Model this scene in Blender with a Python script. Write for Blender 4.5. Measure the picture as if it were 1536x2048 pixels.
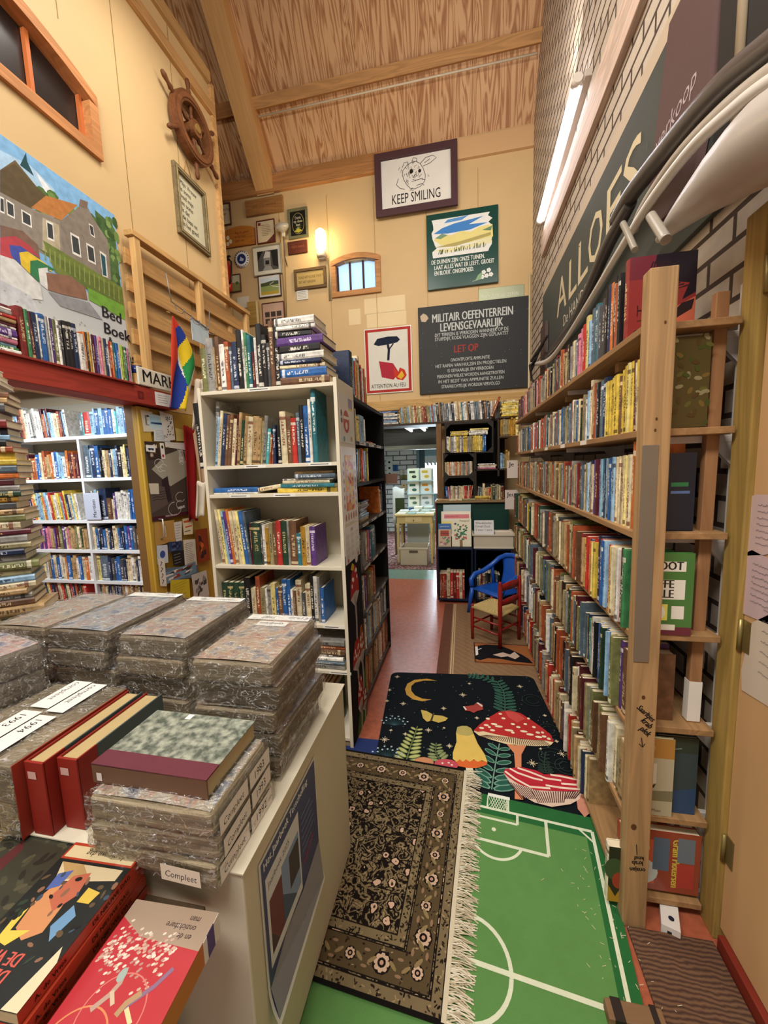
import bpy, math, random
from mathutils import Vector, Matrix

# ------------------------------------------------------------------ clean start
for o in list(bpy.data.objects): bpy.data.objects.remove(o)
SC = bpy.context.scene
COL = SC.collection
PI = math.pi

# ------------------------------------------------------------------ camera, light, exposure
CAM_H = 1.5
F_PX, CX, CY = 784.0, 768.0, 1024.0
_v = Vector((227, 6566, 784)).normalized()
_d = Vector((157, -99, 784)).normalized(); _d = (_d - _v * _v.dot(_d)).normalized()
AZ = -_v; AY = _d; AX = AY.cross(AZ)
if AX.x < 0: AX = -AX
ROT = Matrix((AX, AY, AZ))            # camera axes (x right, y down, z forward) -> world
cam_data = bpy.data.cameras.new('camera'); cam = bpy.data.objects.new('camera', cam_data); COL.objects.link(cam)
R = ROT @ Matrix(((1,0,0),(0,-1,0),(0,0,-1)))
cam.matrix_world = Matrix.Translation((0,0,CAM_H)) @ R.to_4x4()
cam_data.sensor_fit = 'VERTICAL'; cam_data.sensor_height = 36; cam_data.sensor_width = 27
cam_data.lens = F_PX / 2048 * 36; cam_data.clip_start = 0.02
SC.camera = cam
SC.view_settings.view_transform = 'Standard'; SC.view_settings.look = 'None'
SC.view_settings.gamma = 1; SC.view_settings.use_curve_mapping = False
SC.view_settings.exposure = 0.1
W = bpy.data.worlds.new('world'); SC.world = W; W.use_nodes = True
W.node_tree.nodes['Background'].inputs[0].default_value = (1.0, 0.93, 0.84, 1)
W.node_tree.nodes['Background'].inputs[1].default_value = 0.30
def area(name, loc, target, size, sizey, power, color=(1,1,1)):
    l = bpy.data.lights.new(name, 'AREA'); l.shape = 'RECTANGLE'; l.size = size; l.size_y = sizey
    l.energy = power; l.color = color
    o = bpy.data.objects.new(name, l); COL.objects.link(o); o.location = loc
    o.rotation_euler = (Vector(target) - Vector(loc)).to_track_quat('-Z', 'Y').to_euler()
    return o
area('ceiling_light_rear', (-0.9, -0.7, 4.3), (-0.6, 1.9, 0.9), 2.4, 0.6, 150, (1, .95, .88))
area('ceiling_light_middle', (-1.0, 2.1, 4.75), (-0.5, 2.7, 0), 1.5, 0.3, 48, (1, .94, .86))
area('ceiling_wash_light', (0.35, 3.0, 4.2), (-0.6, 4.7, 5.9), 0.9, 0.15, 11, (1, .93, .86))  # unseen uplight, added to brighten the ceiling and shade it behind the rafter
area('side_room_light', (-3.5, 1.9, 2.3), (-3.5, 2.8, .9), 1.4, 0.3, 40, (.92, .97, 1))
area('far_room_light', (-0.9, 5.95, 2.3), (-0.9, 6.3, 0), 1.0, 0.3, 32, (.8, .93, 1))
area('far_window_light', (-0.55, 8.2, 1.4), (-0.6, 4.5, .3), 0.8, 1.0, 90, (.72, .88, 1))

def at(px, py, x=None, y=None, z=None):
    """world point where the sight line through a photo point meets a plane of the room"""
    r = ROT @ Vector(((px-CX)/F_PX, (py-CY)/F_PX, 1))
    t = x/r.x if x is not None else y/r.y if y is not None else (z-CAM_H)/r.z
    return Vector((r.x*t, r.y*t, r.z*t + CAM_H))

# ------------------------------------------------------------------ colours
def lin(c):
    return c/12.92 if c <= .04045 else ((c+.055)/1.055)**2.4
def H(s):
    if not isinstance(s, str): return s
    s = s.lstrip('#'); return tuple(lin(int(s[i:i+2],16)/255) for i in (0,2,4)) + (1,)

# ------------------------------------------------------------------ materials (procedural; the colour comes from the object's own "col" attribute)
def new_mat(name):
    m = bpy.data.materials.new(name); m.use_nodes = True
    nt = m.node_tree; b = nt.nodes['Principled BSDF']
    return m, nt, b
def N(nt, t, **kw):
    n = nt.nodes.new(t)
    for k, v in kw.items():
        if k.startswith('i_'): n.inputs[k[2:]].default_value = v
        else: setattr(n, k, v)
    return n
def attr_mat(name, rough=.6, spec=.3, bump=0, bscale=200, var=.12, vscale=6, metal=0, coat=0, stretch=(1,1,1)):
    m, nt, b = new_mat(name); L = nt.links.new
    a = N(nt, 'ShaderNodeAttribute', attribute_name='col')
    tc = N(nt, 'ShaderNodeTexCoord'); mp = N(nt, 'ShaderNodeMapping'); mp.inputs['Scale'].default_value = stretch
    L(tc.outputs['Object'], mp.inputs[0])
    n1 = N(nt, 'ShaderNodeTexNoise'); n1.inputs['Scale'].default_value = vscale; n1.inputs['Detail'].default_value = 5
    L(mp.outputs[0], n1.inputs[0])
    mr = N(nt, 'ShaderNodeMapRange'); mr.inputs[3].default_value = 1-var; mr.inputs[4].default_value = 1+var
    L(n1.outputs[0], mr.inputs[0])
    mx = N(nt, 'ShaderNodeVectorMath', operation='SCALE'); L(a.outputs['Color'], mx.inputs[0]); L(mr.outputs[0], mx.inputs['Scale'])
    L(mx.outputs[0], b.inputs['Base Color'])
    b.inputs['Roughness'].default_value = rough; b.inputs['Specular IOR Level'].default_value = spec
    b.inputs['Metallic'].default_value = metal; b.inputs['Coat Weight'].default_value = coat
    if bump:
        n2 = N(nt, 'ShaderNodeTexNoise'); n2.inputs['Scale'].default_value = bscale
        L(mp.outputs[0], n2.inputs[0])
        bp = N(nt, 'ShaderNodeBump'); bp.inputs['Strength'].default_value = bump; bp.inputs['Distance'].default_value = .002
        L(n2.outputs[0], bp.inputs['Height']); L(bp.outputs[0], b.inputs['Normal'])
    return m
M = {}
M['paint'] = attr_mat('paint', .55, .3, .15, 60, .05, 3)
M['matte'] = attr_mat('matte_paper', .85, .15, 0, 1, .06, 8)
M['gloss'] = attr_mat('gloss_print', .28, .5, 0, 1, .05, 5)
M['plastic'] = attr_mat('plastic', .3, .5, 0, 1, .04, 5)
M['metal'] = attr_mat('metal', .4, .5, 0, 1, .08, 9, metal=.6)
M['cloth'] = attr_mat('cloth', .95, .1, .6, 400, .1, 20)
M['pages'] = attr_mat('pages', .9, .1, .5, 30, .12, 18)
def wood_mat(name, axis=2, contrast=.35, scale=1.0, rough=.6):
    m, nt, b = new_mat(name); L = nt.links.new
    a = N(nt, 'ShaderNodeAttribute', attribute_name='col')
    tc = N(nt, 'ShaderNodeTexCoord'); mp = N(nt, 'ShaderNodeMapping')
    s = [14*scale]*3; s[axis] = 1.1*scale; mp.inputs['Scale'].default_value = s
    L(tc.outputs['Object'], mp.inputs[0])
    n1 = N(nt, 'ShaderNodeTexNoise'); n1.inputs['Scale'].default_value = 1.0; n1.inputs['Detail'].default_value = 3; n1.inputs['Distortion'].default_value = .8
    L(mp.outputs[0], n1.inputs[0])
    mt = N(nt, 'ShaderNodeMath', operation='MULTIPLY'); mt.inputs[1].default_value = 9; L(n1.outputs[0], mt.inputs[0])
    fr = N(nt, 'ShaderNodeMath', operation='PINGPONG'); fr.inputs[1].default_value = 1; L(mt.outputs[0], fr.inputs[0])
    mr = N(nt, 'ShaderNodeMapRange'); mr.inputs[3].default_value = 1-contrast; mr.inputs[4].default_value = 1.08; L(fr.outputs[0], mr.inputs[0])
    mx = N(nt, 'ShaderNodeVectorMath', operation='SCALE'); L(a.outputs['Color'], mx.inputs[0]); L(mr.outputs[0], mx.inputs['Scale'])
    L(mx.outputs[0], b.inputs['Base Color']); b.inputs['Roughness'].default_value = rough; b.inputs['Specular IOR Level'].default_value = .25
    return m
M['wood_z'] = wood_mat('pine_wood_upright', 2, .22)
M['wood_x'] = wood_mat('pine_wood_across', 0, .22)
M['wood_y'] = wood_mat('pine_wood_lengthwise', 1, .22)
M['wood_s'] = wood_mat('pine_wood_sloping', 0, .2) if False else attr_mat('pine_wood_sloping', .6, .25, 0, 1, .22, 2, stretch=(22,1.3,1.3))
M['photo'] = attr_mat('photographic_print', .4, .4, 0, 1, .38, 30)
def book_mat(name, rough=.42):
    m, nt, b = new_mat(name); L = nt.links.new
    a = N(nt, 'ShaderNodeAttribute', attribute_name='col'); t = N(nt, 'ShaderNodeAttribute', attribute_name='tcol')
    uv = N(nt, 'ShaderNodeUVMap'); uv.uv_map = 'uv'
    sp = N(nt, 'ShaderNodeSeparateXYZ'); L(uv.outputs[0], sp.inputs[0])
    rnd = t.outputs['Alpha']
    def math_(op, x, y=None, z=None):
        n = N(nt, 'ShaderNodeMath', operation=op)
        for i, q in enumerate((x, y, z)):
            if q is None: continue
            if isinstance(q, (int, float)): n.inputs[i].default_value = q
            else: L(q, n.inputs[i])
        return n.outputs[0]
    u, v = sp.outputs[0], sp.outputs[1]
    cb = N(nt, 'ShaderNodeCombineXYZ'); L(math_('MULTIPLY', u, 2.2), cb.inputs[0]); L(math_('MULTIPLY', v, 42), cb.inputs[1]); L(math_('MULTIPLY', rnd, 60), cb.inputs[2])
    n1 = N(nt, 'ShaderNodeTexNoise'); n1.inputs['Scale'].default_value = 1; n1.inputs['Detail'].default_value = 1; L(cb.outputs[0], n1.inputs[0])
    txt = math_('GREATER_THAN', n1.outputs[0], .5)
    inu = math_('MULTIPLY', math_('GREATER_THAN', u, .3), math_('LESS_THAN', u, .72))
    lo = math_('MULTIPLY_ADD', rnd, .3, .12)
    inv = math_('MULTIPLY', math_('GREATER_THAN', v, lo), math_('LESS_THAN', v, math_('MULTIPLY_ADD', rnd, .25, .62)))
    mask = math_('MULTIPLY', txt, math_('MULTIPLY', inu, inv))
    band1 = math_('MULTIPLY', math_('LESS_THAN', rnd, .3), math_('MULTIPLY', math_('GREATER_THAN', v, .03), math_('LESS_THAN', v, .09)))
    band2 = math_('MULTIPLY', math_('GREATER_THAN', rnd, .72), math_('MULTIPLY', math_('GREATER_THAN', v, .84), math_('LESS_THAN', v, .9)))
    mask = math_('MINIMUM', math_('ADD', mask, math_('ADD', band1, band2)), 1)
    mask = math_('MULTIPLY', mask, .85)
    mix = N(nt, 'ShaderNodeMix', data_type='RGBA'); L(mask, mix.inputs[0]); L(a.outputs['Color'], mix.inputs[6]); L(t.outputs['Color'], mix.inputs[7])
    # wear and printed mottling of the cover
    tc = N(nt, 'ShaderNodeTexCoord'); n2 = N(nt, 'ShaderNodeTexNoise'); n2.inputs['Scale'].default_value = 34; n2.inputs['Detail'].default_value = 5
    L(tc.outputs['Object'], n2.inputs[0]); mr = N(nt, 'ShaderNodeMapRange'); mr.inputs[1].default_value = .3; mr.inputs[2].default_value = .7; mr.inputs[3].default_value = .66; mr.inputs[4].default_value = 1.28; L(n2.outputs[0], mr.inputs[0])
    mx = N(nt, 'ShaderNodeVectorMath', operation='SCALE'); L(mix.outputs[2], mx.inputs[0]); L(mr.outputs[0], mx.inputs['Scale'])
    L(mx.outputs[0], b.inputs['Base Color']); b.inputs['Roughness'].default_value = rough; b.inputs['Specular IOR Level'].default_value = .4
    return m
M['book'] = book_mat('printed_book_cover')
def emit_mat(name, col, strength):
    m, nt, b = new_mat(name); b.inputs['Base Color'].default_value = col
    b.inputs['Emission Color'].default_value = col; b.inputs['Emission Strength'].default_value = strength
    return m

# ------------------------------------------------------------------ mesh builder
class MB:
    def __init__(s, Mx=None): s.v=[]; s.f=[]; s.c=[]; s.uv=[]; s.t=[]; s.m=[]; s.sm=[]; s.M=Mx or Matrix.Identity(4)
    def add(s, pts):
        i = len(s.v); s.v += [tuple(s.M @ Vector(p)) for p in pts]; return i
    def fi(s, idx, col, uv=None, tc=None, m=0, smooth=False):
        s.f.append(idx); s.c.append(H(col)); s.uv.append(uv or [(-1,-1)]*len(idx)); s.t.append(tc or (0,0,0,0)); s.m.append(m); s.sm.append(smooth)
    def face(s, pts, col, uv=None, tc=None, m=0):
        i = s.add(pts); s.fi(list(range(i, i+len(pts))), col, uv, tc, m)
    def box(s, x0,x1,y0,y1,z0,z1, col, m=0):
        if x0>x1: x0,x1=x1,x0
        if y0>y1: y0,y1=y1,y0
        if z0>z1: z0,z1=z1,z0
        i = s.add([(x0,y0,z0),(x1,y0,z0),(x1,y1,z0),(x0,y1,z0),(x0,y0,z1),(x1,y0,z1),(x1,y1,z1),(x0,y1,z1)])
        for q in ((0,3,2,1),(4,5,6,7),(0,1,5,4),(1,2,6,5),(2,3,7,6),(3,0,4,7)): s.fi([i+k for k in q], col, m=m)
        return s
    def beam(s, p0, p1, w, h, col, up=(0,0,1), m=0):
        p0=Vector(p0); p1=Vector(p1); d=(p1-p0).normalized(); u=Vector(up)
        a=d.cross(u)
        if a.length<1e-4: a=d.cross(Vector((1,0,0)))
        a.normalize(); b=a.cross(d).normalized()
        P=[p+a*w/2*i+b*h/2*j for p in (p0,p1) for i,j in ((-1,-1),(1,-1),(1,1),(-1,1))]
        i=s.add(P)
        for q in ((0,1,2,3),(7,6,5,4),(0,4,5,1),(1,5,6,2),(2,6,7,3),(3,7,4,0)): s.fi([i+k for k in q], col, m=m)
        return s
    def tube(s, pts, r, col, n=8, closed=False, m=0, flat=1.0):
        pts=[Vector(p) for p in pts]; k=len(pts)
        rs = r if isinstance(r,(list,tuple)) else [r]*k
        prev=None; base=len(s.v); rings=[]
        for i,p in enumerate(pts):
            if closed: d=(pts[(i+1)%k]-pts[i-1])
            else: d=(pts[min(i+1,k-1)]-pts[max(i-1,0)])
            d.normalize()
            if prev is None:
                a=d.cross(Vector((0,0,1)))
                if a.length<1e-3: a=d.cross(Vector((1,0,0)))
            else: a=prev-d*prev.dot(d)
            a.normalize(); prev=a; b=d.cross(a)
            rings.append(s.add([p+(a*math.cos(2*PI*j/n)+b*math.sin(2*PI*j/n)*flat)*rs[i] for j in range(n)]))
        for i in range(k if closed else k-1):
            A=rings[i]; B=rings[(i+1)%k]
            for j in range(n): s.fi([A+j,A+(j+1)%n,B+(j+1)%n,B+j], col, smooth=True, m=m)
        if not closed:
            s.fi([rings[0]+j for j in range(n)][::-1], col, m=m); s.fi([rings[-1]+j for j in range(n)], col, m=m)
        return s
    def lathe(s, prof, col, c=(0,0,0), n=16, m=0):
        rings=[s.add([(c[0]+r*math.cos(2*PI*j/n), c[1]+r*math.sin(2*PI*j/n), c[2]+z) for j in range(n)]) for r,z in prof]
        for A,B in zip(rings,rings[1:]):
            for j in range(n): s.fi([A+j,A+(j+1)%n,B+(j+1)%n,B+j], col, smooth=True, m=m)
        s.fi([rings[0]+j for j in range(n)][::-1], col, m=m); s.fi([rings[-1]+j for j in range(n)], col, m=m)
        return s
    def grid(s, P, col, m=0, thick=None):
        """P rows of points -> smooth sheet; col may be f(i,j)"""
        h=len(P); w=len(P[0]); i0=s.add([p for r in P for p in r])
        for i in range(h-1):
            for j in range(w-1):
                c = col(i,j) if callable(col) else col
                s.fi([i0+i*w+j,i0+i*w+j+1,i0+(i+1)*w+j+1,i0+(i+1)*w+j], c, smooth=True, m=m)
        return s
    def build(s, name, mats, parent=None, bevel=0, label=None, solid=0):
        me=bpy.data.meshes.new(name); me.from_pydata(s.v,[],s.f)
        if not isinstance(mats,(list,tuple)): mats=[mats]
        for q in mats: me.materials.append(M[q] if isinstance(q,str) else q)
        ca=me.color_attributes.new('col','FLOAT_COLOR','CORNER'); buf=[]
        for f,c in zip(s.f,s.c): buf += list(c)*len(f)
        ca.data.foreach_set('color', buf)
        if any(t[3] for t in s.t):
            ta=me.color_attributes.new('tcol','FLOAT_COLOR','CORNER'); buf=[]
            for f,t in zip(s.f,s.t): buf += list(t)*len(f)
            ta.data.foreach_set('color', buf)
            ul=me.uv_layers.new(name='uv'); buf=[]
            for u in s.uv:
                for q in u: buf += list(q)
            ul.data.foreach_set('uv', buf)
        me.polygons.foreach_set('material_index', s.m); me.polygons.foreach_set('use_smooth', s.sm)
        me.update()
        o=bpy.data.objects.new(name, me); COL.objects.link(o)
        if parent is not None: o.parent=parent
        if bevel:
            b=o.modifiers.new('bevel','BEVEL'); b.width=bevel; b.segments=2; b.limit_method='ANGLE'
        if solid:
            b=o.modifiers.new('solid','SOLIDIFY'); b.thickness=solid
        if label: o['label']=label
        return o
LABELS = {}
def tag(o, label, cat, group=None, kind=None):
    o['label']=label; o['category']=cat
    if group: o['group']=group
    if kind: o['kind']=kind
    LABELS.setdefault(label, []).append(o.name)
    return o
def thing(name, label, cat, loc=(0,0,0), rotz=0, group=None):
    o=bpy.data.objects.new(name,None); COL.objects.link(o); o.location=loc; o.rotation_euler=(0,0,rotz); o.empty_display_size=.05
    return tag(o,label,cat,group)
def struct(o): o['kind']='structure'; return o

# ------------------------------------------------------------------ drawing on a flat surface
class Art(MB):
    """polygons laid on a surface: o origin, u right, v up, n outward"""
    def __init__(s, o, u, v): 
        MB.__init__(s); s.o=Vector(o); s.u=Vector(u).normalized(); s.w=Vector(v).normalized(); s.n=s.u.cross(s.w).normalized(); s.k=0
    def P(s,x,y,h): return s.o+s.u*x+s.w*y+s.n*h
    def poly(s,pts,col,step=1):
        s.k+=step; h=.0005+.00003*s.k
        area2=sum(a[0]*b[1]-b[0]*a[1] for a,b in zip(pts,pts[1:]+pts[:1]))
        if area2<0: pts=pts[::-1]
        s.face([s.P(x,y,h) for x,y in pts],col); return s
    def rect(s,x0,y0,x1,y1,col,step=1): return s.poly([(x0,y0),(x1,y0),(x1,y1),(x0,y1)],col,step)
    def ell(s,cx,cy,rx,ry,col,n=16,rot=0,step=1):
        c,q=math.cos(rot),math.sin(rot)
        return s.poly([(cx+rx*math.cos(2*PI*i/n)*c-ry*math.sin(2*PI*i/n)*q, cy+rx*math.cos(2*PI*i/n)*q+ry*math.sin(2*PI*i/n)*c) for i in range(n)],col,step)
    def line(s,pts,w,col):
        s.k+=1; h=.0005+.00003*s.k; pts=[Vector(p) for p in pts]; L=[];R_=[]
        for i,p in enumerate(pts):
            d=(pts[min(i+1,len(pts)-1)]-pts[max(i-1,0)]); d.normalize(); q=Vector((-d.y,d.x))*w/2
            L.append(p+q); R_.append(p-q)
        for i in range(len(pts)-1):
            s.face([s.P(*q,h) for q in (R_[i],R_[i+1],L[i+1],L[i])],col)
        return s
    def arc(s,cx,cy,r,a0,a1,w,col,n=24,ry=None):
        ry=ry or r
        return s.line([(cx+r*math.cos(a0+(a1-a0)*i/n),cy+ry*math.sin(a0+(a1-a0)*i/n)) for i in range(n+1)],w,col)
    def text(s,txt,x,y,size,col,sx=1,bold=0,align='LEFT',rot=0,shear=0,h=None,fit=None):
        cu=bpy.data.curves.new('t','FONT'); cu.body=txt; cu.size=size; cu.align_x=align; cu.shear=shear; cu.resolution_u=2
        ob=bpy.data.objects.new('t',cu); me=bpy.data.meshes.new_from_object(ob)
        if fit:
            xs=[v.co.x for v in me.vertices]; sx=fit/max(1e-6,max(xs)-min(xs))
        s.k+=1; hh=h or (.0005+.00003*s.k); c,q=math.cos(rot),math.sin(rot); i0=len(s.v)
        n_=3 if bold>.001 else 1
        for t_ in range(n_):
            i0=len(s.v); ox=(t_-(n_-1)/2)*bold*size*1.1
            for v in me.vertices:
                a,b=v.co.x*sx+ox,v.co.y; s.v.append(tuple(s.P(x+a*c-b*q,y+a*q+b*c,hh+t_*.00001)))
            for f in me.polygons: s.fi([i0+k for k in f.vertices],col)
        bpy.data.objects.remove(ob); bpy.data.curves.remove(cu); bpy.data.meshes.remove(me); return s
    def scribble(s,x,y,w,size,col,lw,seed=0,rot=0):
        """an illegible run of handwriting"""
        rr=random.Random(seed); n=max(4,int(w/size*3)); c,q=math.cos(rot),math.sin(rot); pts=[]
        for i in range(n):
            a=w*i/n; b=size*(rr.random()*.9-.2 if i%2 else rr.random()*.4-.1); pts.append((x+a*c-b*q,y+a*q+b*c))
        return s.line(pts,lw,col)
    def lines(s,x0,y1,x1,y0,n,col,lw,seed=0):
        rr=random.Random(seed)
        for i in range(n):
            y=y1-(y1-y0)*(i+.5)/n; s.line([(x0,y),(x0+(x1-x0)*rr.uniform(.6,1),y)],lw,col)
        return s
def back_art(TL, BR, Y):            # art on a surface facing the camera (normal -Y)
    a=at(*TL,y=Y); b=at(*BR,y=Y); return Art((a.x,Y,b.z),(1,0,0),(0,0,1)), b.x-a.x, a.z-b.z

# ================================================================== THE ROOM
XR, YB, XL = 0.80, 5.0, -2.2
CREAM, SEAM, PINE = '#d2b381', '#8f7648', '#c39a63'
# ---- floor: worn orange-red paint, glossy
def floor_mat():
    m, nt, b = new_mat('worn_orange_floor_paint'); L=nt.links.new
    a = N(nt,'ShaderNodeAttribute',attribute_name='col'); tc=N(nt,'ShaderNodeTexCoord')
    n1=N(nt,'ShaderNodeTexNoise'); n1.inputs['Scale'].default_value=28; n1.inputs['Detail'].default_value=6; L(tc.outputs['Object'],n1.inputs[0])
    n2=N(nt,'ShaderNodeTexNoise'); n2.inputs['Scale'].default_value=2.2; L(tc.outputs['Object'],n2.inputs[0])
    mr=N(nt,'ShaderNodeMapRange'); mr.inputs[1].default_value=.35; mr.inputs[2].default_value=.7; mr.inputs[3].default_value=.8; mr.inputs[4].default_value=1.15; L(n1.outputs[0],mr.inputs[0])
    mx=N(nt,'ShaderNodeVectorMath',operation='SCALE'); L(a.outputs['Color'],mx.inputs[0]); L(mr.outputs[0],mx.inputs['Scale']); L(mx.outputs[0],b.inputs['Base Color'])
    r=N(nt,'ShaderNodeMapRange'); r.inputs[3].default_value=.2; r.inputs[4].default_value=.45; L(n2.outputs[0],r.inputs[0]); L(r.outputs[0],b.inputs['Roughness'])
    bp=N(nt,'ShaderNodeBump'); bp.inputs['Strength'].default_value=.5; bp.inputs['Distance'].default_value=.002; L(n1.outputs[0],bp.inputs['Height']); L(bp.outputs[0],b.inputs['Normal'])
    return m
M['floor']=floor_mat()
fl=MB(); fl.box(-5.2,1.0,-.4,4.98,-.08,0,'#ad5f43'); struct(fl.build('floor','floor'))
fl=MB(); fl.box(-1.6,.9,4.98,5.45,-.08,0,'#6f8b7b'); struct(fl.build('trim_1','floor'))          # green painted threshold
def carpet_mat():
    m, nt, b = new_mat('patterned_red_carpet'); L=nt.links.new
    tc=N(nt,'ShaderNodeTexCoord'); v=N(nt,'ShaderNodeTexVoronoi'); v.inputs['Scale'].default_value=14; L(tc.outputs['Object'],v.inputs[0])
    n1=N(nt,'ShaderNodeTexNoise'); n1.inputs['Scale'].default_value=25; L(tc.outputs['Object'],n1.inputs[0])
    ad=N(nt,'ShaderNodeMath',operation='ADD'); L(v.outputs['Distance'],ad.inputs[0]); L(n1.outputs[0],ad.inputs[1])
    cr=N(nt,'ShaderNodeValToRGB'); e=cr.color_ramp; e.interpolation='CONSTANT'
    e.elements[0].color=H('#2c2528'); e.elements[1].position=.72; e.elements[1].color=H('#7d3c36')
    for p,c in ((.85,'#8e7b70'),(.97,'#a89a90'),(1.0,'#5b2c2c')): q=e.elements.new(p); q.color=H(c)
    L(ad.outputs[0],cr.inputs[0]); L(cr.outputs[0],b.inputs['Base Color']); b.inputs['Roughness'].default_value=.95; return m
M['carpet']=carpet_mat()
fl=MB(); fl.box(-3.5,1.5,5.45,9.0,-.08,.004,'#ffffff'); struct(fl.build('floor','carpet'))

# ---- brick wall on the right
def brick_mat(name, c1, c2, mortar, sc, axis):
    m, nt, b = new_mat(name); L=nt.links.new
    tc=N(nt,'ShaderNodeTexCoord'); sp=N(nt,'ShaderNodeSeparateXYZ'); L(tc.outputs['Object'],sp.inputs[0])
    cb=N(nt,'ShaderNodeCombineXYZ'); L(sp.outputs[axis],cb.inputs[0]); L(sp.outputs[2],cb.inputs[1])
    br=N(nt,'ShaderNodeTexBrick'); L(cb.outputs[0],br.inputs[0])
    br.inputs['Color1'].default_value=H(c1); br.inputs['Color2'].default_value=H(c2); br.inputs['Mortar'].default_value=H(mortar)
    br.inputs['Scale'].default_value=1; br.inputs['Mortar Size'].default_value=.009*sc; br.inputs['Mortar Smooth'].default_value=.1
    br.inputs['Brick Width'].default_value=.24*sc; br.inputs['Row Height'].default_value=.085*sc; br.inputs['Bias'].default_value=-.2
    n1=N(nt,'ShaderNodeTexNoise'); n1.inputs['Scale'].default_value=30; L(tc.outputs['Object'],n1.inputs[0])
    mr=N(nt,'ShaderNodeMapRange'); mr.inputs[3].default_value=.85; mr.inputs[4].default_value=1.1; L(n1.outputs[0],mr.inputs[0])
    mx=N(nt,'ShaderNodeVectorMath',operation='SCALE'); L(br.outputs[0],mx.inputs[0]); L(mr.outputs[0],mx.inputs['Scale']); L(mx.outputs[0],b.inputs['Base Color'])
    b.inputs['Roughness'].default_value=.8
    bp=N(nt,'ShaderNodeBump'); bp.inputs['Strength'].default_value=.6; bp.inputs['Distance'].default_value=.006; bp.invert=True
    L(br.outputs['Fac'],bp.inputs['Height']); L(bp.outputs[0],b.inputs['Normal']); return m
M['brick']=brick_mat('pale_brick','#c9bba9','#b8a896','#4b3b31',1.0,1)
M['brick_far']=brick_mat('white_brick','#d9e2e4','#cfd9dc','#56666b',1.25,0)
b=MB(); b.box(XR,XR+.12,1.29,5.1,0,8,'#ffffff'); b.box(XR,XR+.12,.2,1.29,2.12,8,'#ffffff'); struct(b.build('wall_right','brick'))
# wooden batten strip (trim) and cable rail on the brick wall
b=MB(); b.box(XR-.035,XR,2.1,4.3,3.44,3.66,'#d8bfae'); struct(b.build('trim_2','wood_y',bevel=.004))
b=MB(); b.box(XR-.02,XR,1.25,4.25,3.065,3.14,'#c6b39b'); b.tube([(XR-.03,4.97,.5),(XR-.03,4.97,3.6)],.012,'#d5c39a'); struct(b.build('trim_3','paint'))

# ---- back wall with the passage to the far room, panel joints and a small window
OX0,OX1,OZ=-1.35,-.30,2.02
wT=at(662,524,y=YB); wB=at(763,585,y=YB)         # window outer frame
WX0,WX1,WZ0,WZ1=wT.x+.03,wB.x-.03,wB.z+.03,wT.z-.02
b=MB()
b.box(-4.4,OX0,YB,YB+.12,0,OZ,CREAM); b.box(OX1,1.0,YB,YB+.12,0,OZ,CREAM)
b.box(-4.4,1.0,YB,YB+.12,OZ,WZ0,CREAM); b.box(-4.4,WX0,YB,YB+.12,WZ0,WZ1,CREAM); b.box(WX1,1.0,YB,YB+.12,WZ0,WZ1,CREAM)
b.box(-4.4,1.0,YB,YB+.12,WZ1,5.3,CREAM)
for px,py in ((478,800-20),(562,500),(655,450),(750,500),(852,420),(956,400)):
    p=at(px,py,y=YB); b.box(p.x-.004,p.x+.004,YB-.002,YB,OZ if p.x<OX1 and p.x>OX0 else 0,4.8,'#b3935a')
for q in ((728,597,811,622),(733,627,813,650),(697,618,722,650)):
    p=at(q[0],q[1],y=YB); r=at(q[2],q[3],y=YB); b.box(p.x,r.x,YB-.0015,YB,min(p.z-.05,r.z+.01),p.z-.01,'#e6cfa0')
struct(b.build('wall_back','paint'))
b=MB(); b.box(-4.4,-.5,YB-.05,YB,4.925,5.13,'#b8834f'); struct(b.build('trim_4','wood_x',bevel=.006))
b=MB(); b.box(-.5,XR,YB-.045,YB,4.90,5.11,'#d3ab7c'); struct(b.build('trim_11','paint',bevel=.006))
b=MB(); b.box(OX0-.3,XR,YB-.035,YB,2.18,2.3,'#c9a265'); struct(b.build('trim_5','wood_x',bevel=.004))
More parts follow.
